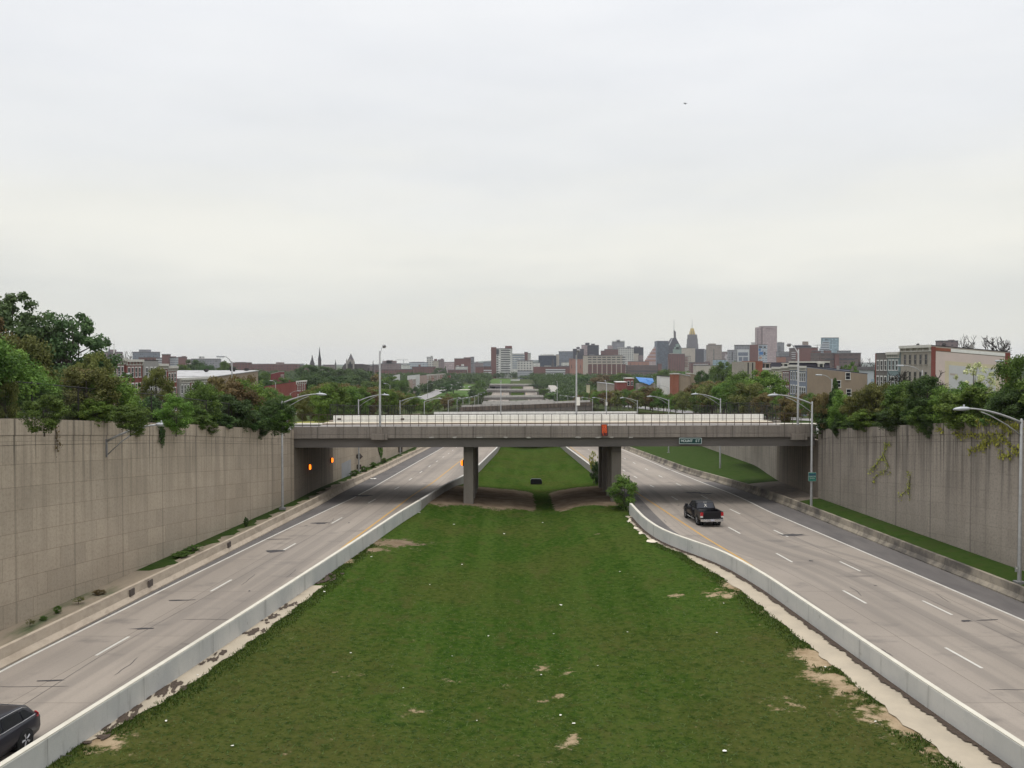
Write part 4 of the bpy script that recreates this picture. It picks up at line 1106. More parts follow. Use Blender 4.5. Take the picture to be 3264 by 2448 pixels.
def rowtrees(side, rows, prof, group):
    cnt = {}
    items = []
    for r, (dx, y0, y1, step) in enumerate(rows):
        y = y0
        while y < y1:
            yy = y + rg.uniform(-2, 2)
            w0 = (xl_wall(yy) - dx) if side < 0 else (xr_wall(yy) + dx)
            x = w0 + rg.uniform(-1.5, 1.5)
            items.append((yy, x, r)); y += step * rg.uniform(.8, 1.25) * (1 + (yy - 110) / 500)
    items.sort()
    for yy, x, r in items:
        sx = CX + x / yy * F
        zt = P(sx, prof(sx) + rg.uniform(-1, 7) + 5 * (r == 0), yy)[2]
        zb = zs(x, yy); h = zt - zb
        if h < 1.6: h = 1.6
        if h > 11: h = rg.uniform(8.5, 11)
        kind = rg.choice(['olive', 'brown', 'green', 'bright', 'bright', 'olive', 'green', 'brown'])
        key = (kind, r)
        cnt[key] = cnt.get(key, 0) + 1
        wd = max(3.2, min(9, h * rg.uniform(.75, 1.05)))
        sh = rg.choice(['a', 'b', 'c', 'd', 'bush', 'bush2']) if yy < 260 else rg.choice(['far', 'far2', 'b'])
        side_n = 'left' if side < 0 else 'right'
        rown = ['front row', 'middle row', 'back row'][r]
        tree_at(x, yy, zb - .1, h, wd, sh, kind, '%s %s tree past the overpass, %s on the %s of the road' % (ORD[min(39, cnt[key] - 1)], KW[kind], rown, side_n), group)
rowtrees(-1, [(2.5, 112, 520, 7.5), (9.5, 118, 500, 9), (17, 112, 330, 10)], profL, 'trees lining the left side of the sunken road beyond the overpass')
rowtrees(1, [(2.5, 112, 520, 7.5), (9.5, 130, 520, 9), (17, 150, 360, 10)], profR, 'trees lining the right side of the sunken road beyond the overpass')
# the thicket behind both wall tops: filler trees between the ones named above
rg = random.Random(77)
fillL = interp([(-60, 1010), (0, 1060), (120, 1160), (180, 1190), (240, 1185), (270, 1150), (300, 1128), (335, 1215), (360, 1290), (420, 1305), (450, 1300), (500, 1285), (545, 1290), (575, 1285), (640, 1250), (690, 1205), (760, 1195), (820, 1215), (870, 1250), (915, 1305)])
fillR = interp([(2590, 1262), (2620, 1258), (2660, 1235), (2700, 1262), (2760, 1232), (2830, 1228), (2880, 1225), (2960, 1200), (3010, 1235), (3090, 1240), (3200, 1245), (3264, 1160), (3320, 1130)])
cnt = {}
for side, f, prof, ya_, yb_ in ((-1, xl_wall, fillL, 43, 86), (1, xr_wall, fillR, 50, 86)):
    k = 0; y = yb_
    while y > ya_:
        dx = rg.uniform(1.2, 3.4); x = f(y) + side * dx
        sx = CX + x / y * F; zt = P(sx, prof(sx) + rg.uniform(0, 22), y)[2]; zb = zs(x, y); h = max(1.4, zt - zb)
        kind = rg.choice(['olive', 'green', 'bright', 'brown', 'olive', 'green', 'bright'])
        cnt[(side, kind)] = cnt.get((side, kind), 0) + 1
        tree_at(x, y, zb - .1, h, max(2.4, min(5.2, h * rg.uniform(.8, 1.1))), rg.choice(['a', 'b', 'c', 'd', 'bush']), kind, '%s %s thicket tree from the overpass back along the %s wall top' % (ORD[cnt[(side, kind)] - 1], KW[kind], 'left' if side < 0 else 'right'), 'thicket along the wall tops')
        x2 = f(y) + side * rg.uniform(.3, 1.0); y2 = y - rg.uniform(.4, 1.4); k += 1
        if k % 2 == 0 and not (side < 0 and y < 52) and not (side > 0 and y < 62):
            kind = rg.choice(['green', 'dark', 'bright', 'green']); cnt[(side, 's' + kind)] = cnt.get((side, 's' + kind), 0) + 1
            tree_at(x2, y2, zs(x2, y2) + .2, rg.uniform(1.3, 2.4), rg.uniform(2.2, 3.6), rg.choice(['bush', 'bush2']), kind, '%s %s bush from the overpass, edge of the %s wall top' % (ORD[cnt[(side, 's' + kind)] - 1], KW[kind], 'left' if side < 0 else 'right'), 'bushes at the edge of the wall tops', name='shrub', cat='shrub')
        y -= rg.uniform(1.7, 2.9)
# larger trees on the hillside to the left
for sx, sy, wpx, Y, sh, k, lab in [
 (985, 1160, 110, 520, 'c', 'blue', 'large rounded dark tree below the two church spires'),
 (1040, 1163, 90, 530, 'a', 'blue', 'dark tree right of the tall slender spire'),
 (1095, 1168, 100, 520, 'b', 'blue', 'dark green tree left of the stone church tower'),
 (1140, 1176, 100, 510, 'd', 'blue', 'dark green tree directly under the stone church tower'),
 (1180, 1178, 70, 540, 'far', 'dark', 'dark tree under the small right-hand spire'),
 (1195, 1192, 60, 500, 'far2', 'brown', 'brownish tree just left of the overpass lamp pole'),
 (1120, 1195, 130, 430, 'c', 'blue', 'wide mid-slope tree below the church'),
 (1060, 1195, 120, 420, 'a', 'dark', 'wide mid-slope tree below the slender spire'),
 (1000, 1192, 120, 410, 'd', 'dark', 'dark tree right behind the red gable house'),
 (1175, 1210, 90, 420, 'b', 'green', 'green mid-slope tree left of the lamp pole'),
 (1245, 1196, 90, 480, 'a', 'green', 'green tree right of the lamp pole before the white houses'),
 (1280, 1205, 70, 470, 'b', 'green', 'green tree in front of the white boxy house'),
 (850, 1186, 80, 400, 'd', 'green', 'rounded green tree left of the small red box building'),
 (810, 1190, 70, 390, 'b', 'dark', 'dark rounded tree behind the silver roof end'),
 (905, 1199, 80, 360, 'a', 'green', 'leafy tree under the small red box building'),
 (862, 1204, 70, 362, 'b', 'dark', 'dark leafy tree left of the small red box building'),
 (868, 1238, 70, 250, 'd', 'olive', 'olive tree in front of the red gable-end house'),
 (620, 1142, 100, 620, 'a', 'dark', 'dark tree above the silver roof, right of the balcony flats'),
 (580, 1160, 70, 560, 'c', 'green', 'green tree between the balcony flats and the silver roof'),
 (660, 1156, 70, 600, 'b', 'dark', 'dark tree in front of the white-grey complex'),
 (715, 1148, 55, 560, 'c', 'green', 'green tree behind the tall street lamp head'),
 (745, 1165, 50, 520, 'far', 'dark', 'small dark tree beside the tall street lamp'),
 (1400, 1170, 45, 1000, 'far', 'blue', 'bluish round tree at the top of the left side street'),
 (1420, 1166, 16, 1020, 'spire', 'blue', 'slim pointed conifer at the top of the left side street'),
 (1445, 1212, 70, 640, 'c', 'dark', 'big dark round tree beside the left side street'),
 (1425, 1222, 60, 620, 'b', 'dark', 'dark tree at the bend of the left side street'),
 (1370, 1212, 26, 660, 'far2', 'dark', 'small dark tree in front of the pink corner house'),
 (1325, 1232, 40, 560, 'bush', 'blue', 'bluish shrub in front of the pink corner house'),
 (1530, 1210, 36, 700, 'a', 'green', 'green tree left of the farthest bridges'),
 (1520, 1222, 36, 640, 'b', 'green', 'green tree at the left end of the stacked bridges'),
 (1535, 1240, 40, 560, 'd', 'green', 'bushy green tree left of the middle bridges'),
 (1668, 1196, 36, 1150, 'far', 'green', 'round green tree in the centre at the road end'),
 (1712, 1222, 55, 760, 'a', 'dark', 'dark tree to the right of the farthest bridges'),
 (1735, 1238, 50, 640, 'b', 'green', 'green tree right of the stacked bridges'),
 (1765, 1252, 60, 520, 'd', 'green', 'bushy tree right of the middle bridges'),
 (1800, 1212, 60, 800, 'a', 'dark', 'dark tree beyond the ramp road'),
 (1845, 1195, 70, 760, 'c', 'green', 'green tree below the salmon building'),
 (1865, 1197, 50, 720, 'b', 'dark', 'dark tree left of the big hospital block'),
 (1930, 1192, 110, 620, 'a', 'brown', 'wide brownish tree below the hospital block'),
 (1985, 1188, 90, 600, 'c', 'green', 'green tree at the right corner of the hospital block'),
 (2035, 1196, 90, 560, 'b', 'dark', 'dark tree behind the blue tarpaulin roof'),
 (2125, 1178, 90, 640, 'd', 'green', 'green tree behind the white gable, right of the parking deck'),
 (2180, 1180, 80, 640, 'a', 'green', 'wide green tree under the long beige building'),
 (2235, 1178, 52, 330, 'c', 'dark', 'dense dark tree right of the tan gabled house'),
 (2270, 1180, 60, 520, 'b', 'blue', 'bluish tree in front of the long beige building'),
 (2720, 1150, 80, 300, 'sparse', 'green', 'thin green tree above the tan house roof'),
 (2690, 1160, 70, 290, 'sparse', 'green', 'thin pale green tree behind the tan house parapet')]:
    tree(sx, sy, wpx, Y, sh, k, lab)
# far woods at the edge of downtown: one mass
def woods(name, pts, seed):
    rg = np.random.default_rng(seed); V = []; n = 0; T = []
    for x0, x1, y0, y1, h in pts:
        m = int((x1 - x0) * (y1 - y0) / 55) + 12
        for _ in range(m):
            cx, cy_ = rg.uniform(x0, x1), rg.uniform(y0, y1); zb = zs(cx, cy_); hh = h * rg.uniform(.6, 1.15); tt = rg.uniform(0, .6)
            for _ in range(85):
                d = rg.normal(size=3); d /= np.linalg.norm(d); d *= rg.random() ** .4
                p = np.array([cx, cy_, zb + hh * .55]) + d * np.array([hh * .55, hh * .55, hh * .45])
                a = rg.normal(size=3); a /= np.linalg.norm(a); b = np.cross(a, rg.normal(size=3)); b /= np.linalg.norm(b)
                s = rg.uniform(.5, 1.0)
                V += [p - a * s, p - b * s * .6, p + a * s, p + b * s * .6]; T += [tt + rg.uniform(0, .4)] * 4
    V = np.array(V); n = len(V) // 4
    me = bpy.data.meshes.new(name); me.vertices.add(n * 4); me.vertices.foreach_set('co', V.reshape(-1))
    me.loops.add(n * 4); me.loops.foreach_set('vertex_index', np.arange(n * 4, dtype=np.int32))
    me.polygons.add(n); me.polygons.foreach_set('loop_start', np.arange(0, n * 4, 4, dtype=np.int32)); me.update(calc_edges=True)
    at = me.attributes.new('tint', 'FLOAT', 'POINT'); at.data.foreach_set('value', np.clip(np.array(T), 0, 1).astype(np.float32))
    me.materials.append(FOL['blue'])
    o = bpy.data.objects.new(name, me); col.objects.link(o); return tag(o, kind='stuff')
woods('distant_woods', [(-140, -28, 1080, 1180, 9), (-26, 60, 1270, 1320, 10), (-170, -70, 900, 980, 10), (55, 200, 900, 990, 9), (-420, -160, 800, 900, 11), (-520, -230, 1000, 1060, 10), (20, 60, 1000, 1080, 9), (120, 330, 760, 820, 9), (-330, -120, 640, 690, 9), (-260, -150, 470, 520, 8), (60, 150, 700, 760, 8), (37, 120, 540, 900, 9), (24, 60, 480, 560, 7), (24, 60, 720, 900, 9), (-28, -22, 560, 860, 6), (-190, -82, 560, 900, 9), (-69, -62, 640, 940, 6), (-56, -24, 870, 1000, 8), (60, 130, 430, 520, 8), (-700, -420, 900, 980, 10), (330, 620, 800, 880, 9)], 3)

# shrubs under the overpass and at its columns
p = P(1990, 1625, 86.5); tree_at(p[0] - .1, 86.2, z_med(10.5, 86) - .1, 3.6, 3.4, 'bush2', 'bright', 'leafy green bush at the end of the curving median barrier', name='shrub', cat='shrub')
tree_at(11.7, 88.3, z_med(11.2, 88), 3.1, .9, 'sparse', 'dark', 'thin upright sapling behind the bush at the barrier end', name='shrub', cat='shrub')
p = P(1898, 1545, 108); tree_at(10.4, 109.5, z_med(10, 109) - .1, 3.0, 1.9, 'bush', 'dark', 'dark shrub behind the right-hand bridge columns', name='shrub', cat='shrub')
tree_at(10.3, 111.5, z_med(10, 111), 4.3, 1.6, 'sparse', 'yellow', 'thin yellow-green sapling behind the right-hand bridge columns', name='shrub', cat='shrub')
# weeds along the foot of the left wall
WG = 'weeds along the foot of the left retaining wall'
for i, (sx, sy, Y) in enumerate([(45, 2005, 45.5), (105, 1985, 46.6), (172, 1963, 47.9), (245, 1927, 49.8), (318, 1890, 51.9), (540, 1785, 62.3), (585, 1765, 64.2), (728, 1688, 74)]):
    x = (xl_wall(Y) + x_lo(Y)) / 2 - .3
    tree_at(x, Y, z_road(Y) + .45, [.45, .3, .5, .5, .35, .45, .5, .9][i], [.6, .5, .5, .9, .8, 1.6, 1.8, .5][i], ['sparse', 'bush', 'bush2'][i % 3], ['olive', 'green', 'green', 'olive', 'brown', 'green', 'green', 'dark'][i],
            '%s weed tuft from the left edge at the foot of the beige wall' % ORD[i], WG, 'weed', cat='weed')
for i, Y in enumerate([115, 122, 130, 140]):
    tree_at((xl_wall(Y) + x_lo(Y)) / 2 - .3, Y, z_road(Y) + .45, .9, 1.3, 'bush', 'green', '%s weed tuft past the overpass below the left wall' % ORD[i], WG, 'weed', cat='weed')

# ------------------------------------------------------------------ vines on the walls
def vine(label, strands, f, side, kind, leaf=.085, dens=26, seed=0):
    """strands: lists of photo points on the wall face; the leaves hug the wall"""
    rg = random.Random(seed)
    def onwall(sx, sy):
        Y = 60.0
        for _ in range(40): Y = f(Y) / ((sx - CX) / F)
        return (f(Y), Y, P(sx, sy, Y)[2])
    root = None; V, Fc, T = [], [], []; sb = None
    for st in strands:
        pts = [Vector(onwall(*p)) for p in st]
        if root is None:
            root = thing('climbing_vine', label, 'vine', pts[0]); sb = MB(tuple(pts[0]))
        sb.tube([(p.x + side * .04, p.y, p.z) for p in pts], .016, 4)
        for a, b in zip(pts, pts[1:]):
            n = max(4, int((b - a).length * dens * 1.5))
            for _ in range(n):
                p = a.lerp(b, rg.random()) + Vector((side * rg.uniform(.03, .16), rg.gauss(0, .17), rg.gauss(-.04, .17)))
                t = rg.uniform(0, 6.28); s = leaf * rg.uniform(.8, 1.6)
                u = Vector((side * rg.uniform(-.3, .3), math.cos(t), math.sin(t))) * s; w_ = Vector((side * rg.uniform(-.5, .5), -math.sin(t), math.cos(t))) * s * .7
                k = len(V); V += [tuple(q - root.location) for q in (p - u, p - w_, p + u, p + w_)]; Fc.append((k, k + 1, k + 2, k + 3)); T += [rg.random()] * 4
    me = bpy.data.meshes.new('leaves'); me.from_pydata(V, [], Fc); me.materials.append(FOL[kind])
    at = me.attributes.new('tint', 'FLOAT', 'POINT'); at.data.foreach_set('value', T)
    o = bpy.data.objects.new('leaves', me); col.objects.link(o); o.parent = root
    sb.build('stem', M_BARK, root)
RGN = lambda pts: [(2448 + a * .3689, 900 + b * .3689) for a, b in pts]
vine('yellow-green ivy spreading over the top of the right wall near the lamp arm', [RGN(q) for q in [
    [(1800, 1200), (1850, 1215), (1920, 1195), (1960, 1190), (2010, 1205), (2100, 1215), (2190, 1230)], [(2190, 1240), (2120, 1270), (2060, 1300), (2030, 1345), (1960, 1365), (1900, 1385), (1830, 1420), (1750, 1465)],
    [(2040, 1330), (1990, 1310), (1920, 1330), (1850, 1300)], [(2060, 1345), (2090, 1390), (2130, 1420), (2190, 1450)], [(2190, 1440), (2150, 1450), (2120, 1490), (2080, 1505), (2010, 1480)],
    [(1900, 1385), (1860, 1420), (1890, 1440)], [(1960, 1365), (2010, 1400), (2000, 1430)], [(1620, 1300), (1680, 1310), (1760, 1315), (1830, 1330)], [(1470, 1270), (1530, 1275)], [(1830, 1210), (1825, 1250)], [(2000, 1200), (2030, 1240), (2100, 1260)]]], xr_wall, -1, 'yellow', .075, 24, 1)
vine('thin ivy strand climbing the middle of the right wall', [RGN(q) for q in [[(880, 1640), (930, 1590), (980, 1530), (1010, 1490), (1040, 1410), (1075, 1400)], [(1010, 1490), (1045, 1560), (1050, 1590)], [(930, 1590), (960, 1560)], [(1040, 1410), (1010, 1400)]]], xr_wall, -1, 'yellow', .065, 18, 2)
vine('sparse ivy strand low on the right wall', [[(2785, 1540), (2800, 1515), (2825, 1500), (2845, 1508)], [(2870, 1585), (2900, 1560), (2908, 1520), (2895, 1500)], [(2905, 1520), (2905, 1590)]], xr_wall, -1, 'yellow', .06, 14, 3)
vine('dangling vine on a joint of the left wall, above the near lamp head', [[(511, 1352), (510, 1380), (513, 1412)], [(506, 1360), (507, 1395)], [(516, 1365), (515, 1400)]], xl_wall, 1, 'dark', .08, 60, 4)
vine('hanging green patch of ivy on the pale wall under the overpass', [[(1203, 1420), (1208, 1440), (1213, 1455)], [(1215, 1420), (1216, 1438), (1214, 1452)], [(1209, 1420), (1212, 1440)]], xl_wall, 1, 'bright', .10, 60, 5)
vine('dark trailing roots on the leftmost wall joint', [[(170, 1340), (173, 1370), (177, 1405), (178, 1440)]], xl_wall, 1, 'brown', .05, 26, 6)

# ------------------------------------------------------------------ grass blades on the near median
rgn = np.random.default_rng(5)
NB = 150000
yb = 22 + (rgn.random(NB) ** 1.5) * 48
xa = np.array([np.interp(yb, _g, [0] * len(_g))])[0]
XL = np.interp(yb, np.arange(20, 80), [x_li(y) for y in range(20, 80)]); XR = np.interp(yb, np.arange(20, 80), [x_ri(y) for y in range(20, 80)])
GL = np.array([gw(y) for y in range(20, 80)]); GR = np.array([gr_(y) for y in range(20, 80)])
XL = XL + .2 + np.interp(yb, np.arange(20, 80), GL); XR = XR - .2 - np.interp(yb, np.arange(20, 80), GR)
tt = rgn.random(NB); edge = rgn.random(NB) < .12
tt = np.where(edge, np.where(rgn.random(NB) < .5, rgn.random(NB) ** 2 * .03, 1 - rgn.random(NB) ** 2 * .03), tt)
xb = XL + (XR - XL) * tt + np.where(edge, rgn.normal(size=NB) * .08, 0)
cl = rgn.normal(size=(NB, 2)) * .0
den = rgn.normal(size=NB)
keep = edge | ((den > .55) & (rgn.random(NB) > (yb - 42) / 24))
dd = np.array([dirt_at(a, b) if k else 1 for a, b, k in zip(xb, yb, keep)])
keep &= dd < .4
xb, yb, edge, den = xb[keep], yb[keep], edge[keep], den[keep]
zb = np.array([z_med(a, b) for a, b in zip(xb, yb)])
n = len(xb); h = rgn.uniform(.02, .05, n) * np.where(edge, 3.0, 1.0); ang = rgn.uniform(0, 6.28, n); lw = rgn.uniform(.02, .045, n)
V = np.empty((n, 3, 3)); ca, sa = np.cos(ang), np.sin(ang)
V[:, 0] = np.stack([xb - ca * lw, yb - sa * lw, zb], 1); V[:, 1] = np.stack([xb + ca * lw, yb + sa * lw, zb], 1)
V[:, 2] = np.stack([xb + rgn.normal(size=n) * np.where(edge, .05, .11), yb + rgn.normal(size=n) * np.where(edge, .05, .11), zb + h], 1)
me = bpy.data.meshes.new('grass'); me.vertices.add(n * 3); me.vertices.foreach_set('co', V.reshape(-1))
me.loops.add(n * 3); me.loops.foreach_set('vertex_index', np.arange(n * 3, dtype=np.int32))
me.polygons.add(n); me.polygons.foreach_set('loop_start', np.arange(0, n * 3, 3, dtype=np.int32)); me.update(calc_edges=True)
at = me.attributes.new('tint', 'FLOAT', 'POINT'); at.data.foreach_set('value', np.repeat(np.clip(rgn.random(n) * .7 + .15 * (den < .8), 0, 1), 3).astype(np.float32))
me.materials.append(foliage('grass_blade', (.022, .043, .006), (.056, .074, .014)))
o = bpy.data.objects.new('grass', me); col.objects.link(o); tag(o, kind='stuff')
# ------------------------------------------------------------------ row houses beside the road
def window_mesh(wd, ht, hood=True):
    f, p = MB(), MB()
    f.box(0, .06, -wd / 2 - .09, -wd / 2, -.02, ht + .02); f.box(0, .06, wd / 2, wd / 2 + .09, -.02, ht + .02)
    f.box(-.002, .09, -wd / 2 - .14, wd / 2 + .14, ht + .018, ht + (.24 if hood else .12)); f.box(-.002, .12, -wd / 2 - .14, wd / 2 + .14, -.16, -.018)
    f.box(0, .045, -wd / 2, wd / 2, ht * .5 - .03, ht * .5 + .03)
    p.box(-.05, .012, -wd / 2 + .002, wd / 2 - .002, 0, ht)
    return f.mesh('window', M_WINFR), p.mesh('pane', M_GLASSD)
WIN = window_mesh(.85, 1.75); WINDK = window_mesh(.8, 1.7, False); WINDK[0].materials[0] = mat('weathered_window_frame', (.20, .18, .155), (.26, .235, .20), 2, .8); WINS = window_mesh(.95, 1.35, False)
def add_window(par, x, y, z, rz=0, wm=WIN):
    o = bpy.data.objects.new('window', wm[0]); col.objects.link(o); o.parent = par; o.location = (x, y, z); o.rotation_euler = (0, 0, rz)
    p = bpy.data.objects.new('pane', wm[1]); col.objects.link(p); p.parent = o
def brick(name, c, k=.75):
    m = bpy.data.materials.new(name); m.use_nodes = True; t = m.node_tree; b = t.nodes['Principled BSDF']; b.inputs['Roughness'].default_value = .9
    b.inputs['Specular IOR Level'].default_value = .15
    o = N(t, 'ShaderNodeTexCoord').outputs['Object']
    s = N(t, 'ShaderNodeSeparateXYZ'); t.links.new(o, s.inputs[0])
    cb = N(t, 'ShaderNodeCombineXYZ'); t.links.new(mth(t, 'ADD', s.outputs[0], s.outputs[1]), cb.inputs[0]); t.links.new(s.outputs[2], cb.inputs[1])
    br = N(t, 'ShaderNodeTexBrick', inp={'Scale': 1.0, 'Mortar Size': .012, 'Brick Width': .22, 'Row Height': .075, 'Color1': (*c, 1), 'Color2': (*[x * k for x in c], 1), 'Mortar': (*[x * .8 + .06 for x in c], 1)})
    t.links.new(cb.outputs[0], br.inputs['Vector'])
    st = smooth(t, noise(t, o, .5, 6, .65, (1, 1, .35)), .42, .75, 0, .55)
    t.links.new(mixc(t, st, br.outputs[0], tuple(x * .5 for x in c)), b.inputs['Base Color'])
    return m
B_RED = brick('red_brick', (.205, .052, .040)); B_DKRED = brick('deep_red_brick', (.17, .030, .032)); B_GREY = brick('grey_brick', (.155, .14, .13)); B_ORANGE = brick('orange_brick', (.27, .09, .05))
P_GREY = mat('grey_formstone', (.30, .29, .275), (.24, .232, .22), 2.5, .9, .2); P_TAN = mat('tan_stucco', (.285, .225, .165), (.255, .20, .148), .5, .95, .15, c3=(.22, .175, .13), stretch=(1, 1, .5))
P_BLUE = mat('blue_paint', (.20, .225, .275), (.165, .185, .225), 1, .85); P_CREAM = mat('cream_paint', (.52, .47, .32), (.44, .40, .28), 1, .85)
P_TEAL = mat('teal_paint', (.15, .21, .22), (.20, .25, .255), 1, .85); P_STONE = mat('stone_front', (.25, .225, .19), (.33, .30, .255), 1.2, .9, .3)
P_DKBLUE = mat('dark_slate', (.022, .020, .030), (.04, .036, .05), .8, .7); P_PINK = mat('pink_plaster', (.56, .46, .42), (.50, .42, .385), .6, .9)
P_SIDE = mat('grey_sidewall', (.235, .215, .19), (.20, .185, .165), .5, .95); P_WHITE = mat('white_siding', (.55, .55, .53), (.47, .47, .455), 1, .85)
P_PALEPINK = mat('pale_pink_front', (.33, .25, .22), (.26, .2, .175), 1, .9)
def house(label, side, Xf, y0, y1, zt, nst, mw, depth=11.5, corn=M_CORN, roof=M_ROOFDK, slope=1.0, sidewins=(), group=None, nwin=3, floor=3.15, front=None, zb=None, cover=None):
    if zb is None: zb = zs(Xf, (y0 + y1) / 2) - .3
    w_ = y1 - y0; h = zt - zb
    root = thing('row_house', label, 'house', (Xf, y0, zb) if side < 0 else (Xf, y1, zb), 0 if side < 0 else math.pi, group)
    g = .012
    b = MB(); b.prism([(0, 0), (0, h), (-depth, h - slope), (-depth, 0)], 'y', g, w_ - g); b.build('wall', mw, root)
    b = MB(); b.prism([(.02, h + .001), (.02, h + .16), (-depth - .1, h - slope + .16), (-depth - .1, h - slope + .001)], 'y', g, w_ - g); rf = b.build('roof', roof, root)
    if int(y0) % 2 and label.find('mural') < 0:
        b = MB(); b.box(-depth * .55, -depth * .55 + .5, w_ - .75, w_ - .35, h - slope * .55 - .1, h + .25); b.build('chimney', P_GREY if side > 0 else B_RED, rf)
    if corn:
        b = MB(); b.box(-.1, .42, .02, w_ - .02, h - .28, h + .22); b.box(.001, .2, .02, w_ - .02, h - .95, h - .80)
        k = 6
        for i in range(k):
            y = .25 + (w_ - .5) * i / (k - 1); b.box(.001, .3, y - .07, y + .07, h - .80, h - .28)
        b.build('cornice', corn, root)
    for s in range(nst):
        z = h - 3.2 - s * floor
        if z < .5: break
        for i in range(nwin):
            add_window(root, .0, w_ * (i + .5) / nwin * .86 + w_ * .07, z, 0, WINDK if mw is P_STONE else WIN)
    for u, z in sidewins:        # windows in the wall that looks back towards the viewer
        add_window(root, -u, g if side < 0 else w_ - g, z, -math.pi / 2 if side < 0 else math.pi / 2, WINS)
    return root
GL_ = 'row houses behind the trees on the left'
house('red brick row house with bracketed cornice, nearest of the left row', -1, -74.2, 164.5, 169.6, 14.75, 3, B_RED, 12.5, slope=1.1, group=GL_)
house('second red row house in the left row, white cornice', -1, -74.0, 169.6, 177.2, 14.55, 3, B_RED, group=GL_, nwin=4)
house('grey painted row house between red neighbours in the left row', -1, -73.8, 177.2, 184.8, 14.5, 3, P_GREY, corn=None, group=GL_)
house('red row house right of the grey one in the left row', -1, -74.0, 184.8, 190.0, 13.7, 3, B_RED, group=GL_)
house('last red row house of the tall left row', -1, -74.0, 190.0, 195.4, 13.2, 3, B_RED, group=GL_)
house('long low house with smooth grey sidewall left of the red row', -1, -75.5, 158, 164.3, 14.2, 2, P_SIDE, 15, corn=None, roof=M_ROOFDK, slope=1.3, group=GL_)
for i, (a, c, mw, lb) in enumerate([(197, 203.4, P_GREY, 'low grey row house below the silver roof'), (203.4, 209.4, B_DKRED, 'low dark red row house below the silver roof'), (209.4, 216, P_GREY, 'low pale row house at the end, below the silver roof')]):
    house(lb, -1, -74.0, a, c, 10.5, 2, mw, roof=M_ROOFWH, slope=-.1, group=GL_)
# the long silver-roofed building
o = (-74, 219, zs(-74, 230) - .3)
t = thing('flat_roofed_building', 'long low building with patched silver roof and vents on the left', 'building', o)
b = MB(o); b.prism([(219, o[2]), (219, 10.55), (258, 11.75), (258, o[2])], 'x', -104, -74); b.build('wall', P_TAN, t)
b = MB(o); b.prism([(218.8, 10.555), (218.8, 10.75), (258.2, 11.95), (258.2, 11.755)], 'x', -104.2, -73.8); rf = b.build('roof', M_ROOFWH, t)
for i, (x, y, h, r) in enumerate([(-92, 240, 1.0, .35), (-85, 246, .8, .5), (-80, 252, 1.5, .35), (-78.5, 250, 1.2, .4), (-76.5, 255, 1.0, .5), (-97, 235, .7, .4)]):
    b = MB(o); b.lathe([(r, 10.6), (r * .8, 11.4 + h * .5), (r * 1.4, 11.4 + h * .5 + .02), (r * 1.2, 11.6 + h)], (x, y, 0), 8); b.build('roof_vent', M_DARKM, rf)
# single red brick house farther left
house('two-storey red brick gable-end house with white-trimmed windows, left of the overpass lamp', -1, -74, 303, 318, 7.7, 2, B_RED, 11, slope=1.6, sidewins=[(8.2, 4.5)], nwin=4)
house('small red box house on the left slope under the brown long buildings', -1, -98, 374, 381, 10.4, 1, B_DKRED, 4, corn=None, roof=M_ROOFWH)
# left side street, far down
GS = 'row houses along the left side street'
house('pink corner house on the left side street', -1, -72, 640, 662, 2.4, 2, P_PALEPINK, 5, group=GS, nwin=4)
house('dark-roofed white house behind the pink corner house', -1, -73, 668, 700, 5.2, 2, P_WHITE, 6, roof=P_DKBLUE, slope=.6, group=GS, corn=None, nwin=4)
house('white boxy house with a flat top left of the pink corner house', -1, -84, 655, 664, 5.8, 1, P_WHITE, 4, corn=None, group=GS, nwin=2)
for i in range(9):
    y = 742 + i * 24
    house('%s tall narrow row house up the left side street' % ORD[i], -1, -71.5, y, y + 22, 4.2 - i * .15, 3, [P_PALEPINK, P_TAN, B_ORANGE, P_STONE][i % 4], 10, group=GS, nwin=4)
# right-hand rows
GR_ = 'row houses behind the trees on the right'
house('tan stucco end house with three sash windows in its big blank sidewall', 1, 64.9, 195, 200.3, 13.2, 3, P_BLUE, 13.4, slope=1.6, group=GR_)
t = TREES and [o_ for o_ in scene.objects if o_.get('label', '').startswith('tan stucco end house')][0]
w_, h_ = 5.3, 13.2 - t.location.z
b = MB(); b.prism([(-.12, .1), (-.12, h_ - .16), (-13.38, h_ - 1.62), (-13.38, .1)], 'y', w_ - .011, w_ + .05); sw = b.build('side_wall', P_TAN, t)
for u, z in ((9.1, 8.0), (7.0, 6.3), (9.3, 4.4)):
    add_window(t, -u, w_ + .05, z + .6, math.pi / 2, WINS)
house('blue-grey row house with white cornice beside the tan sidewall house', 1, 64.9, 200.3, 206.8, 13.45, 3, P_BLUE, group=GR_)
house('deep red row house with three white-silled windows per floor', 1, 64.9, 206.8, 212.4, 13.1, 3, B_DKRED, group=GR_)
house('cream yellow row house left of the deep red one', 1, 64.9, 212.4, 220.0, 12.9, 3, P_CREAM, group=GR_)
house('second cream row house, mostly behind the broad bright tree', 1, 64.9, 220.0, 228.0, 12.6, 3, P_CREAM, group=GR_)
house('grey brick row house with red brick edge, far end of the mural row', 1, 73.4, 172.6, 178.8, 15.9, 3, B_GREY, corn=None, group=GR_)
house('teal-trimmed row house in the middle of the mural row', 1, 73.2, 167.2, 172.6, 15.95, 3, P_TEAL, group=GR_)
mh = house('tall stone-fronted end house with faded pink painted sidewall and yellow-framed panel', 1, 73.4, 155, 167.2, 17.05, 3, P_STONE, 13.8, slope=1.15, group=GR_, nwin=5)
w_, h_ = 12.2, 17.05 - mh.location.z
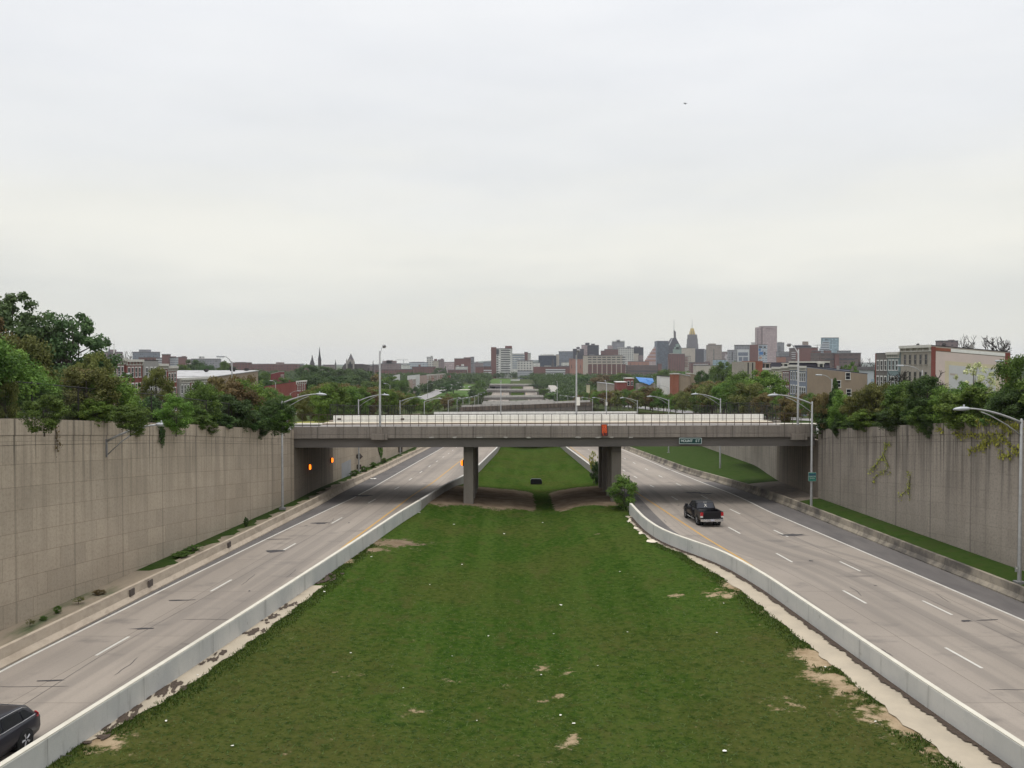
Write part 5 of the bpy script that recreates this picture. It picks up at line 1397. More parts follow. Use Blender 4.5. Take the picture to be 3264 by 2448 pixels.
def sidepanel(nm, m, u0, u1, f0, f1, d):
    zt_ = lambda u: h_ - 1.15 * u / 13.8
    b = MB(); b.prism([(-u0, zt_(u0) - f0), (-u1, zt_(u1) - f0), (-u1, zt_(u1) - f1), (-u0, zt_(u0) - f1)], 'y', w_ - .011, w_ + d); b.build(nm, m, mh)
sidepanel('painted_plaster', P_PINK, .75, 12.9, .9, 12, .03)
sidepanel('brick_edge', B_RED, -.02, .75, .1, 12, .06); sidepanel('brick_edge', B_RED, 12.9, 13.82, .1, 12, .06)
sidepanel('white_band', M_WHITE, 3.4, 12.9, .22, .75, .05)
sidepanel('brick_edge', B_ORANGE, .75, 3.4, .22, .75, .05)
sidepanel('yellow_frame', mat('faded_yellow', (.54, .47, .33), (.49, .43, .31), .8, .9), 2.4, 12.0, 2.4, 9.5, .04)
sidepanel('pale_panel', mat('faded_blue', (.48, .475, .47), (.44, .44, .44), .8, .9), 3.1, 11.3, 3.1, 9, .05)
sidepanel('faded_mark', mat('faded_brown', (.34, .29, .26), (.40, .35, .31), .8, .9), 3.3, 4.6, 4.5, 4.85, .06)
b = MB(); b.box(-.02, .06, -.06, .35, 0, 15.9 - 3.2)
eh = [o_ for o_ in scene.objects if o_.get('label', '').startswith('grey brick row house')][0]
b = MB(); b.box(-.5, .06, -.004, .4, .2, 15.9 - eh.location.z); b.build('brick_edge', B_RED, eh)
# roof clutter on the mural row
for x, y in ((77, 168), (79, 162)):
    b = MB(); b.lathe([(.3, -.5), (.3, .5), (.45, .52), (.2, 1.0)], (-(x - 73.4), 167.2 - y, h_ - .3), 8); b.build('roof_vent', M_DARKM, mh)
# mansard-roofed row
o = (72, 260, zs(80, 262))
t = thing('mansard_house', 'long house row with black mansard roof and dormers behind the blue and red fronts', 'house', o)
xs = [P(2417, 1160, 260)[0], P(2645, 1160, 260)[0]]; z1 = P(0, 1155, 260)[2]; z0 = P(0, 1180, 260)[2]
b = MB(o); b.box(xs[0], xs[1], 260, 272, o[2], z0); b.build('wall', P_CREAM, t)
b = MB(o); b.prism([(259.8, z0 + .002), (260.7, z1), (272, z1 - .2), (272, z0 + .002)], 'x', xs[0] - .1, xs[1] + .1); rf = b.build('mansard_roof', P_DKBLUE, t)
b = MB(o); xm = P(2517, 1150, 260)[0]; b.box(xm, xs[1] + .1, 260.2, 261, z1 - .1, z1 + .28); b.build('cornice', M_CORN, t)
for sx, hood in ((2446, 0), (2504, 1), (2617, 1)):
    x = P(sx, 1170, 259.5)[0]; zz = z0 + .35
    b = MB(o); b.box(x - .75, x - .5, 259.3, 260.4, zz, zz + 1.5); b.box(x + .5, x + .75, 259.3, 260.4, zz, zz + 1.5); b.box(x - .95, x + .95, 259.2, 260.6, zz + 1.5, zz + 1.8)
    d = b.build('dormer', M_CORN if sx != 2446 else mat('dormer_tan', (.33, .28, .24), (.27, .23, .2), 2, .9), rf)
    b = MB(o); b.box(x - .5, x + .5, 259.5, 260.2, zz + .05, zz + 1.5); b.build('pane', M_GLASSD, d)
t2 = thing('row_house', 'pale front with dark window slots and red brick edge left of the black mansard roof', 'house', (xs[0] - 6, 255, o[2]))
xa_ = P(2371, 1160, 256)[0]
b = MB(t2.location); b.box(xa_, xs[0] - 2.2, 255, 270, o[2], P(0, 1153, 255)[2]); b.build('wall', P_STONE, t2)
b = MB(t2.location); b.box(xs[0] - 2.2, xs[0] - .15, 254.9, 270, o[2], P(0, 1151, 255)[2]); b.build('brick_edge', B_ORANGE, t2)
for k in range(2):
    x = xa_ + .8 + k * 1.3; b = MB(t2.location); b.box(x, x + .35, 254.95, 255.3, o[2] + 6, P(0, 1156, 255)[2]); b.build('window_slot', M_GLASSD, t2)
# small houses farther along the right side
def gable_box(label, sx0, sx1, sy, Y, m, roof=M_ROOFDK, depth=10, side=None, sy2=None, extra=None, wins=0):
    a = P(sx0, sy, Y); c = P(sx1, sy if sy2 is None else sy2, Y); zb = zs(a[0], Y) - .5; o = (a[0], Y, zb)
    r = thing('house', label, 'house', o)
    b = MB(o); b.prism([(a[0], zb), (a[0], a[2]), (c[0], c[2]), (c[0], zb)], 'y', Y, Y + depth); b.build('wall', m, r)
    b = MB(o); b.prism([(a[0] - .2, a[2] + .005), (a[0] - .2, a[2] + .35), (c[0] + .2, c[2] + .35), (c[0] + .2, c[2] + .005)], 'y', Y - .2, Y + depth + .2); b.build('roof', roof, r)
    for i in range(wins):
        x = a[0] + (c[0] - a[0]) * (i + .5) / wins; add_window(r, x - o[0], 0, a[2] - zb - 3.0, -math.pi / 2)
    return r
gable_box('orange-red brick house front with a white line, right of the blue tarpaulin', 2139, 2164, 1193, 380, B_ORANGE, M_CORN, 3)
gable_box('tan sidewall house joined to the orange-red front', 2164.5, 2200, 1192, 381, P_TAN, M_ROOFWH, 12, sy2=1200)
gable_box('small tan house with a white roof edge right of the tan sidewall', 2200.5, 2225, 1191, 384, P_TAN, M_CORN, 10, sy2=1195)
M_TARP = mat('blue_tarpaulin', (.035, .13, .33), (.05, .17, .40), .6, .6, .3)
o = P(2036, 1215, 395)
t = thing('house', 'low house with a bright blue tarpaulin stretched over its roof', 'house', (o[0], 395, zs(o[0], 395)))
a, c = P(2036, 1203, 395), P(2092, 1207, 395); zb = zs(a[0], 395); z2 = P(0, 1223, 395)[2]
b = MB(t.location); b.box(a[0], c[0], 396.5, 405, zb, z2 - .05); b.build('wall', P_STONE, t)
b = MB(t.location); b.add([(a[0], 405, a[2]), (c[0], 405, c[2]), (c[0] - 1, 395.5, z2 + .9), ((a[0] + c[0]) / 2 + 1, 395.2, z2 - .6), ((a[0] + c[0]) / 2 - 2, 395.3, z2 + .5), (a[0] + .5, 395.5, z2 + .8), (a[0], 405, a[2] - .2), (c[0], 405, c[2] - .2), ((a[0] + c[0]) / 2, 400, (a[2] + z2) / 2 + .6)],
    [(0, 8, 1), (1, 8, 2), (2, 8, 3), (3, 8, 4), (4, 8, 5), (5, 8, 0), (0, 1, 7, 6)]); b.build('tarpaulin', M_TARP, t)
gable_box('white-walled house between the blue tarpaulin and the orange-red front', 2105, 2138, 1199, 400, M_WHITE, M_ROOFDK, 10, sy2=1201)
gable_box('low red brick houses left of the blue tarpaulin', 1998, 2020, 1207, 405, B_RED, M_CORN, 10, wins=2)
gable_box('small brick house with a white eave, right of the second lamp on the far bridge', 1966, 1996, 1219, 395, B_RED, M_WHITE, 9)
gable_box('pale long shed roofed in weathered white', 1912, 1962, 1221, 420, P_STONE, M_ROOFWH, 14, sy2=1227)
gable_box('tiny beige hut among the trees right of the overpass lamp', 1871, 1880, 1226, 380, P_CREAM, M_ROOFDK, 3)
gable_box('white clapboard house half hidden below the salmon building', 1816, 1834, 1203, 960, P_WHITE, M_ROOFDK, 10)
gable_box('white house in front of the striped parking deck', 1628, 1657, 1210, 1080, M_WHITE, M_ROOFWH, 12)
gable_box('white house left of the green field', 1518, 1537, 1212, 900, M_WHITE, M_ROOFWH, 12, sy2=1208)
gable_box('low brown houses far down the left side street', 1420, 1435, 1196, 1050, B_RED, M_ROOFDK, 12)

# ------------------------------------------------------------------ the town beyond
FA = {}
def fm(key, *a, **k):
    FA[key] = facade('facade_' + key, *a, **k); return key
fm('brick', (.155, .072, .062), (.03, .026, .028), 4.2, 3.6, 1.7, 1.6); fm('brickblank', (.16, .075, .066), (.12, .06, .055), 9, 3.6, .5, .4); fm('salmon', (.32, .165, .125), (.12, .07, .06), 7, 12, 1.6, 6)
fm('mauve', (.20, .15, .148), (.07, .06, .065), 5, 3.6, 2.2, 1.4); fm('pink', (.34, .265, .265), (.27, .21, .215), 3.2, 3.6, 1.6, 1.4); fm('white', (.52, .51, .48), (.07, .07, .075), 4.6, 3.8, 2.4, 1.9)
fm('whiteblank', (.50, .50, .47), (.40, .40, .39), 8, 3.8, 3, 1); fm('grey', (.25, .25, .265), (.09, .095, .11), 4, 3.6, 2.2, 1.7); fm('greyblue', (.17, .185, .215), (.07, .08, .10), 3.0, 3.6, 1.7, 2.2)
fm('dark', (.040, .038, .048), (.02, .02, .028), 3.4, 3.6, 1.8, 2.0); fm('darkblue', (.030, .040, .066), (.012, .017, .03), 3.2, 3.7, 2.2, 2.4); fm('glass', (.045, .056, .072), (.035, .047, .062), 3.0, 3.7, 2.4, 2.6)
fm('beige', (.40, .36, .30), (.13, .12, .115), 4.2, 3.7, 1.8, 1.6); fm('beigeblank', (.42, .375, .32), (.36, .32, .275), 12, 9, .5, .4); fm('tan', (.27, .225, .195), (.15, .125, .115), 5.5, 3.6, 1.5, 1.5)
fm('brown', (.135, .10, .092), (.05, .042, .045), 6, 4, 4, 1.0); fm('deco', (.15, .14, .145), (.065, .062, .07), 3.4, 3.8, 1.3, 2.4); fm('bluewhite', (.42, .45, .48), (.13, .16, .2), 5, 3.7, 3.5, 1.5)
fm('teal', (.19, .25, .285), (.15, .21, .25), 3.0, 3.6, 2.4, 2.4); fm('greencopper', (.20, .27, .235), (.16, .2, .18), 6, 6, 1, 1); fm('stone', (.105, .092, .092), (.04, .037, .04), 7, 9, 1.6, 4)
M_BANDD = mat('window_band', (.035, .038, .045), (.055, .058, .066), .2, .35, 0, spec=.5); M_BANDW = mat('white_band_far', (.50, .51, .52), (.45, .46, .47), .1, .8)
M_ROOFFAR = mat('far_roof', (.10, .095, .10), (.15, .14, .145), .1, .9)
def bld(label, x0, x1, sy, Y, key, pent=(), bands=None, cat='building', name='building', depth=None, roof=None, base=None, m2=None):
    a, c = P(x0, sy, Y), P(x1, sy, Y)
    zb = -22 if base is None else P(0, base, Y)[2]
    w_ = c[0] - a[0]; d = depth or max(8, min(16, w_ * .5))
    o = (a[0], Y, zb)
    r = thing(name, label, cat, o)
    b = MB(o); b.box(a[0], c[0], Y, Y + d, zb, a[2]); b.build('wall', FA[key], r)
    b = MB(o); b.box(a[0] - .3, c[0] + .3, Y - .3, Y + d + .3, a[2] + .01, a[2] + .9); rf = b.build('roof', roof or M_ROOFFAR, r)
    for q in pent:
        p0, p1 = P(q[0], q[2], Y + 2), P(q[1], q[2], Y + 2)
        b = MB(o); b.box(p0[0], p1[0], Y + 1.5, Y + d * .8, a[2] + .9, p0[2]); b.build('rooftop_block', FA[q[3]] if len(q) > 3 else FA[key], r)
    if bands:
        n, s0, s1, bx0, bx1, frac, bm = bands
        p0, p1 = P(bx0, s0, Y), P(bx1, s1, Y); H = p0[2] - p1[2]
        full = abs(bx0 - x0) < 1 and abs(bx1 - x1) < 1
        mesh = None
        for k in range(n):
            zt_ = p0[2] - H * k / n
            if mesh is None:
                mb = MB(o)
                if full: mb.box(a[0] - .2, c[0] + .2, Y - .2, Y + d + .2, zt_ - H / n * frac, zt_)
                else: mb.box(p0[0], p1[0], Y - .2, Y + .4, zt_ - H / n * frac, zt_)
                mesh = mb.build('window_band', bm, r)
            else:
                q = mesh.copy(); col.objects.link(q); q.parent = r; q.location = (0, 0, -H * k / n)
    return r
# left background
bld('long mauve block behind the red row houses on the left skyline', 312, 378, 1123, 1500, 'mauve', [(350, 362, 1114)], base=1175)
bld('blue-grey block with a raised middle left of the balcony flats', 422, 498, 1123, 1450, 'greyblue', [(443, 473, 1114, 'grey')], base=1175)
bld('low brown brick building in front of the blue-grey block', 442, 497, 1140, 1150, 'brick', base=1185)
bld('brick stair tower between the balcony flats', 516, 536, 1131, 1080, 'brickblank', base=1185)
bld('balcony flats left of the brick stair tower', 498, 515.6, 1142, 1085, 'grey', bands=(4, 1144, 1172, 498, 515.6, .45, M_BANDW), base=1185)
bld('balcony flats right of the brick stair tower', 541, 560, 1141, 1085, 'greyblue', [(540, 558, 1136, 'brick')], bands=(5, 1143, 1176, 541, 560, .45, M_BANDW), base=1185)
bld('small brick roof blocks right of the balcony flats', 568, 590, 1139, 1300, 'brickblank', [(579, 590, 1135)], base=1180)
bld('white-grey stepped complex left of the tall street lamp', 609, 694, 1145, 1350, 'grey', [(634, 644, 1136, 'white'), (645, 675, 1143, 'white')], base=1185)
bld('short brown brick building right of the tall street lamp', 742, 795, 1157, 1250, 'brick', [(750, 780, 1154)], base=1190)
bld('long brown brick building with pale roof strip on the left horizon', 794, 947, 1161, 1300, 'brick', [(815, 850, 1159), (880, 900, 1155), (905, 945, 1159)], base=1195, roof=M_ROOFWH)
bld('low mauve brick range behind the silver roof and the street lamp', 690, 742, 1159, 1500, 'mauve', [(700, 715, 1155)], base=1190)
bld('pale brick block between the left skyline flats and the white-grey complex', 590, 612, 1147, 1450, 'pink', base=1185)
bld('low brown range at the left edge of the church hill', 946, 990, 1166, 1350, 'brick', [(952, 960, 1163)], base=1195)
bld('mauve school range behind the stone church', 1030, 1066, 1164, 1500, 'mauve', base=1190)
bld('low brown range right of the stone church', 1172, 1214, 1167, 1400, 'brown', [(1192, 1205, 1163)], base=1195)
bld('pale warehouse between the mauve stepped block and the blue-white long building', 1275, 1306, 1164, 1650, 'whiteblank', [(1285, 1296, 1161)], base=1195)
bld('brick terrace below the pale warehouse', 1262, 1316, 1178, 1300, 'brick', base=1205)
bld('mauve mill block on the horizon behind the big brick building', 1511, 1540, 1158, 2100, 'mauve', [(1516, 1524, 1153)], base=1190)
bld('bluish far block on the horizon left of the slab tower', 1540, 1566, 1155, 2300, 'greyblue', base=1190)
bld('small pale blue block left of the churches', 955, 966, 1161, 1400, 'bluewhite', base=1190)
bld('mauve stepped block right of the overpass lamp', 1213, 1275, 1160, 1500, 'mauve', [(1222, 1262, 1150), (1232, 1250, 1148)], base=1195)
bld('low reddish row below the mauve stepped block', 1195, 1260, 1178, 1350, 'brick', base=1200)
bld('pale blue-white long building left of the white tower', 1304, 1361, 1156, 1700, 'bluewhite', [(1311, 1352, 1153.5, 'grey')], base=1190)
bld('white stepped art deco tower on the left skyline', 1360, 1379, 1139, 1720, 'white', [(1372, 1379, 1134.5)], base=1190)
bld('beige block with dark windows beside the white deco tower', 1379, 1397, 1151, 1700, 'beige', [(1384, 1393, 1144, 'brick')], base=1190)
bld('mauve block right of the beige one', 1396, 1415, 1147, 1750, 'mauve', [(1405, 1413, 1143)], base=1190)
bld('brown school building with a cupola below the white deco tower', 1313, 1387, 1170, 1450, 'brick', [(1334, 1339, 1162, 'brickblank')], base=1200)
bld('pale mauve long block left of the big dark brick one', 1412, 1449, 1155, 1850, 'pink', base=1195)
bld('big blank dark brick building left of the white slab tower', 1448, 1500, 1144, 1400, 'brickblank', [(1478, 1500, 1139)], base=1205)
bld('grey narrow annex of the big brick building', 1500, 1511, 1139, 1420, 'grey', base=1205)
bld('cluster of white boxy buildings before the big brick one', 1452, 1490, 1169, 1320, 'whiteblank', [(1455, 1462, 1165), (1470, 1478, 1161)], base=1200)
bld('low brick row under the white cluster', 1427, 1488, 1180, 1250, 'brick', base=1205)
bld('low brick building beside the white slab tower', 1516, 1541, 1170, 1250, 'brickblank', base=1208)
bld('brick wing with grey parking levels joined to the slab tower', 1541, 1566, 1169, 1270, 'brick', bands=(3, 1179, 1199, 1541, 1566, .5, M_BANDW), base=1208)
t = bld('tall white slab tower with dark window bands and a brick stair shaft', 1582, 1633, 1112, 1300, 'whiteblank', [(1610, 1632, 1102.5, 'brickblank')], base=1208, bands=(11, 1115, 1195, 1597, 1626, .42, M_BANDD), name='office_tower')
Y_ = 1300; a, c = P(1565, 1106.5, Y_), P(1581.8, 1106.5, Y_); b = MB(t.location); b.box(a[0], c[0], Y_ + .5, Y_ + 12, -22, a[2]); b.build('stair_shaft', FA['brickblank'], t)
for k in range(9):
    b = MB(t.location); p0, p1 = P(1583, 1131 + k * 7.3, Y_), P(1589, 1134.2 + k * 7.3, Y_); b.box(p0[0], p1[0], Y_ - .15, Y_ + .3, p1[2], p0[2]); b.build('window_band', M_BANDD, t)
b = MB(t.location); p0, p1 = P(1582, 1113, Y_), P(1590.5, 1130, Y_); b.box(p0[0], p1[0], Y_ - .12, Y_ + .3, p1[2], p0[2]); b.build('dark_panel', M_BANDD, t)
bld('blue-white striped hospital wing behind the slab tower', 1633, 1672, 1129, 1500, 'whiteblank', bands=(7, 1132, 1178, 1633, 1672, .45, mat('blue_band', (.13, .16, .21), (.17, .2, .25), .1, .5)), base=1205)
bld('brick lift shaft right of the striped wing', 1671.5, 1682, 1123.5, 1510, 'brickblank', base=1205)
bld('white block at the right end of the striped wing', 1682, 1692, 1127, 1520, 'whiteblank', base=1205)
bld('white office block with rows of tiny windows before the striped wing', 1649, 1698, 1151, 1400, 'white', [(1650, 1697, 1149)], base=1208, name='office_block')
bld('low grey parking deck with white dome skylights', 1650, 1698, 1183, 1240, 'greyblue', bands=(3, 1185, 1203, 1650, 1698, .42, M_BANDW), base=1210, name='parking_deck')
bld('dark blue office tower with white mechanical roof', 1717, 1773, 1134.5, 1800, 'darkblue', [(1723, 1767, 1129.5, 'whiteblank')], base=1190, name='office_tower')
bld('narrow beige slab beside the dark blue tower', 1772, 1782.5, 1131, 1810, 'beigeblank', base=1190)
bld('pale low block left of the dark blue tower', 1697, 1721, 1157, 1600, 'whiteblank', base=1205)
bld('grey-blue glass block right of the beige slab', 1782, 1827, 1121, 1850, 'greyblue', base=1190, name='office_tower')
bld('pale block in front of the grey-blue glass tower', 1790, 1817, 1155.5, 1650, 'whiteblank', base=1200)
t = bld('brick parking garage with long white level bands', 1725, 1814, 1170, 1250, 'brickblank', base=1212, name='parking_garage', bands=(4, 1176.5, 1204, 1739, 1802, .52, M_BANDW))
Y_ = 1249; a, c = P(1700, 1168.5, Y_), P(1725, 1168.5, Y_); b = MB(t.location); b.box(a[0], c[0], Y_, Y_ + 14, -22, a[2]); b.build('corner_block', FA['brickblank'], t)
for k in range(4):
    p0, p1 = P(1739, 1180.2 + k * 6.9, 1250), P(1802, 1183 + k * 6.9, 1250); b = MB(t.location); b.box(p0[0], p1[0], 1249.85, 1250.4, p1[2], p0[2]); b.build('open_level', M_BANDD, t)
b = MB(t.location); p0, p1 = P(1703, 1193, Y_), P(1707.5, 1197, Y_); b.box(p0[0], p1[0], Y_ - .2, Y_ + .2, p1[2], p0[2]); b.build('wall_emblem', M_PAPER, t)
bld('white penthouse block behind the brick garage', 1735, 1757, 1166, 1300, 'whiteblank', base=1185)
bld('low brick hall behind the right end of the garage', 1778, 1816, 1167, 1330, 'brick', base=1205)
bld('salmon brick building with arched upper windows', 1815, 1861, 1145, 1400, 'salmon', [(1815, 1829, 1142)], base=1205)
bld('dark slab tower behind the salmon building', 1827, 1861, 1113, 1900, 'dark', [(1838, 1848, 1106)], base=1190, name='apartment_tower')
bld('pale concrete half of the twin-topped dark tower', 1854, 1873, 1100.5, 1950, 'pink', [(1866, 1879, 1092.5, 'dark')], base=1190, name='apartment_tower')
bld('dark half of the twin-topped tower', 1873, 1909, 1101, 1945, 'dark', [(1885, 1896, 1095.5)], base=1190, name='apartment_tower')
# the big hospital block
t = bld('big beige hospital block with brick bays between white piers', 1861, 1985, 1134, 1300, 'beigeblank', [(1880, 1895, 1130, 'grey'), (1900, 1925, 1131, 'dark'), (1960, 1972, 1131, 'grey')], base=1212, name='hospital')
Y_ = 1300
for r_, sy in enumerate((1137.2, 1144.6, 1152.4)):
    for k in range(8):
        p0, p1 = P(1874 + k * 15.3 - (8 if k == 0 else 0) * 0, sy, Y_), P(1874 + k * 15.3 + 11.5, sy + 3.2, Y_); b = MB(t.location); b.box(p0[0], p1[0], Y_ - .2, Y_ + .3, p1[2], p0[2]); b.build('window_band', M_BANDD, t)
for k in range(8):
    p0, p1 = P(1874.5 + k * 15.3, 1160.5, Y_), P(1886.8 + k * 15.3, 1212, Y_); b = MB(t.location); b.box(p0[0], p1[0], Y_ - .35, Y_ + .3, p1[2], p0[2]); bay = b.build('brick_bay', FA['brickblank'], t)
    for q in range(5):
        p2, p3 = P(1875.5 + k * 15.3, 1161 + q * 7.4, Y_), P(1885.8 + k * 15.3, 1162.3 + q * 7.4, Y_); b = MB(t.location); b.box(p2[0], p3[0], Y_ - .5, Y_ + .2, p3[2], p2[2]); b.build('window_band', M_BANDD, bay)
bld('red brick tower block behind the hospital', 1928, 1971, 1114, 1800, 'brick', [(1927, 1939, 1114, 'beigeblank')], base=1180)
bld('small brick block left of the red brick tower block', 1916, 1928, 1119, 1790, 'brick', base=1180)
bld('grey tower with pale cornice and roof masts', 1952, 1991, 1091, 2100, 'grey', [(1952, 1991, 1086, 'whiteblank'), (1966, 1976, 1083, 'grey')], base=1170, name='office_tower')
bld('narrow pale block left of the grey tower', 1937, 1952, 1102, 2080, 'pink', base=1170)
bld('white building with grid of windows and arched top row', 1971, 2020, 1110, 1850, 'white', [(1971, 2020, 1107, 'whiteblank'), (2000, 2010, 1103.5, 'grey')], base=1190, name='office_tower')
bld('dark glass block with roof units right of the white grid building', 2020, 2051, 1108, 1950, 'dark', [(2023, 2032, 1103.5), (2036, 2040, 1103.5)], base=1180, name='office_tower')
bld('beige block before the dark glass block', 2020, 2036, 1127, 1900, 'beigeblank', base=1190)
bld('mauve low block right of the beige block', 2036, 2051, 1133, 1880, 'mauve', base=1190)
bld('salmon brick low hall under the beige block', 2004, 2069, 1153, 1600, 'salmon', base=1195)
bld('long brown parking deck with open level', 2000, 2108, 1166, 1300, 'brown', [(2000, 2096, 1164.5, 'pink')], base=1212, name='parking_deck', bands=(1, 1181, 1187, 2008, 2098, .7, M_BANDD))
bld('brick stair tower at the right end of the brown parking deck', 2098, 2109, 1160, 1298, 'brickblank', base=1212)
# stepped pyramid building
Y_ = 2200; t = thing('stepped_building', 'pinkish building stepping down to the left beside the dark glass tower', 'building', (P(2069, 1157, Y_)[0], Y_, -22))
for k in range(9):
    a, c = P(2054 + k * 4.0, 1152 - k * 5.8, Y_), P(2090, 1152, Y_); b = MB(t.location); b.box(a[0], c[0], Y_ + k * .4, Y_ + 16, -22 if k == 0 else P(0, 1152 - (k - 1) * 5.8, Y_)[2] + .01, a[2]); b.build('terrace', FA['salmon' if k % 2 else 'pink'], t)
bld('broad dark glass tower left of the pointed one', 2095, 2131, 1087.5, 2350, 'glass', base=1190, name='office_tower', depth=26)
b_ = bld('lighter side of the broad dark glass tower', 2087.5, 2095, 1089, 2351, 'greyblue', base=1190, name='office_tower')
# pointed hexagon-topped tower with mast
Y_ = 2500; t = thing('office_tower', 'dark tower with sloped shoulders, thin crown shaft and antenna', 'tower', (P(2150, 1150, Y_)[0], Y_, -22))
pl = [(2131, 1190), (2131, 1100), (2143, 1077.5), (2155, 1077), (2164, 1094), (2172, 1108), (2172, 1190)]
b = MB(t.location); b.prism([P(x, y, Y_)[0::2] for x, y in pl], 'y', Y_, Y_ + 30); b.build('wall', FA['dark'], t)
b = MB(t.location); b.prism([P(x, y, Y_)[0::2] for x, y in [(2131.2, 1100), (2142, 1079), (2144.5, 1079), (2133.5, 1101)]], 'y', Y_ - .4, Y_); b.build('white_edge', M_BANDW, t)
b = MB(t.location); b.prism([P(x, y, Y_)[0::2] for x, y in [(2149.3, 1078), (2149, 1052), (2155, 1058), (2155.3, 1078)]], 'y', Y_ + 2, Y_ + 10); b.build('crown_shaft', FA['stone'], t)
a, c = P(2149, 1053, Y_), P(2149, 1018, Y_); b = MB(t.location); b.tube([(a[0], Y_ + 3, a[2]), (a[0], Y_ + 3, c[2])], [.7, .35], 5); b.build('antenna', M_STEELD, t)
bld('green copper-roofed stepped building before the pointed tower', 2147, 2173, 1113, 2300, 'greencopper', [(2155, 2166, 1096.5, 'greencopper'), (2150, 2170, 1106, 'greencopper')], base=1170)
bld('brick apartment tower with pale top below the green roof', 2133, 2183, 1129, 1600, 'brick', [(2136, 2151, 1126, 'beigeblank'), (2155, 2165, 1126.5, 'beigeblank')], base=1195, name='apartment_tower')
bld('red and cream banded flats right of the brick tower', 2183, 2202, 1136, 1620, 'beige', [(2176, 2181, 1131, 'beigeblank')], base=1190, bands=(7, 1139, 1172, 2183, 2192, .5, mat('red_band', (.17, .08, .07), (.2, .1, .08), .1, .8)))
bld('beige blank block below the golden-crowned tower', 2176, 2216, 1110, 1950, 'beigeblank', base=1175)
# tower with the golden crown
Y_ = 2600; t = thing('art_deco_tower', 'grey stone tower with a golden ribbed crown and thin spire', 'tower', (P(2209, 1150, Y_)[0], Y_, -22))
for i, (x0, x1, y0, y1, key) in enumerate([(2193.5, 2226, 1190, 1096, 'deco'), (2194.8, 2224.6, 1096, 1079, 'deco'), (2196.3, 2222.8, 1079, 1066, 'deco')]):
    a, c = P(x0, y0, Y_), P(x1, y1, Y_); b = MB(t.location); b.box(a[0], c[0], Y_ + i * 1.2, Y_ + 28 - i * 1.2, a[2] if i else -22, c[2]); b.build('wall', FA[key], t)
M_GOLD = mat('gold_roof', (.46, .34, .12), (.38, .28, .09), .2, .35, 0, .5); M_GREENRIB = mat('dark_rib', (.09, .085, .05), (.12, .11, .06), .2, .7)
xa_, xb_ = P(2200, 1066, Y_)[0], P(2218, 1066, Y_)[0]; xt0, xt1 = P(2204.3, 1046, Y_)[0], P(2213.7, 1046, Y_)[0]; z0, z1 = P(0, 1066, Y_)[2], P(0, 1046, Y_)[2]
b = MB(t.location); y0, y1 = Y_ + 6, Y_ + 22
b.add([(xa_, y0, z0), (xb_, y0, z0), (xb_, y1, z0), (xa_, y1, z0), (xt0, y0 + 4, z1), (xt1, y0 + 4, z1), (xt1, y1 - 4, z1), (xt0, y1 - 4, z1)], [(0, 1, 5, 4), (1, 2, 6, 5), (2, 3, 7, 6), (3, 0, 4, 7), (4, 5, 6, 7), (3, 2, 1, 0)]); cr = b.build('crown_roof', M_GOLD, t)
for k in (.3, .7):
    q = lambda u, x0, x1: x0 + (x1 - x0) * u
    b = MB(t.location); b.add([(q(k - .07, xa_, xb_), y0 - .3, z0), (q(k + .07, xa_, xb_), y0 - .3, z0), (q(k + .05, xt0, xt1), y0 + 3.7, z1 - 2), (q(k - .05, xt0, xt1), y0 + 3.7, z1 - 2)], [(0, 1, 2, 3)]); b.build('rib', M_GREENRIB, cr)
b = MB(t.location); xm = (xt0 + xt1) / 2; b.tube([(xm, Y_ + 14, z1), (xm, Y_ + 14, P(0, 1016, Y_)[2])], [.8, .25], 5); b.build('spire', M_STEELD, t)
bld('dark office block right of the golden-crowned tower', 2214, 2246, 1113, 2300, 'dark', [(2220, 2244, 1112, 'glass')], base=1175, name='office_block')
bld('grey slab between the dark block and the tan tower', 2246, 2257, 1115, 2250, 'grey', base=1175)
bld('tan concrete tower with stepped top', 2256, 2301, 1101, 1900, 'tan', [(2260, 2282, 1095), (2283, 2301, 1099)], base=1185, name='apartment_tower', bands=(9, 1112, 1150, 2273, 2277, .5, M_BANDD))
bld('pale low block with steam beside the tan tower', 2301, 2322, 1122, 2000, 'mauve', base=1175)
bld('low brick flats with white bands under the golden-crowned tower', 2202, 2264, 1156, 1500, 'brick', [(2250, 2262, 1152)], base=1195, bands=(2, 1160, 1170, 2210, 2258, .4, M_BANDW))
bld('long blank beige building behind the trees right of centre', 2217, 2299, 1166, 1200, 'beigeblank', base=1215)
bld('teal-roofed hall right of the tan tower', 2277, 2322, 1148, 1600, 'teal', base=1185)
bld('grey building with a dark vertical slot', 2322, 2346, 1117, 1500, 'grey', base=1190, bands=(1, 1122, 1150, 2332.5, 2336, .95, M_BANDD))
t = bld('glass-fronted brick campus building with white frame', 2346, 2390, 1101, 1300, 'grey', base=1200, bands=(1, 1122, 1134, 2353, 2384, .95, M_BANDD))
b = MB(t.location); a, c = P(2390, 1099, 1301), P(2417, 1099, 1301); b.box(a[0], c[0], 1301, 1314, -22, a[2]); b.build('brick_wing', FA['brickblank'], t)
p0, p1 = P(2350, 1114, 1300), P(2387, 1153, 1300)
b = MB(t.location); b.box(p0[0], p1[0], 1299, 1299.9, p1[2], p0[2]); fr = b.build('white_frame', M_BANDW, t)
for x0, x1, y0, y1 in ((2353, 2384, 1123, 1134), (2355, 2366, 1138, 1151), (2369, 2384, 1138, 1151)):
    p0, p1 = P(x0, y0, 1299), P(x1, y1, 1299); b = MB(t.location); b.box(p0[0], p1[0], 1298.8, 1299.3, p1[2], p0[2]); b.build('pane', mat('blueglass%d' % y0, (.12, .14, .19), (.17, .19, .23), .3, .3), fr)
t = bld('white frame building with bright blue panels', 2417, 2446, 1099.5, 1350, 'bluewhite', base=1200)
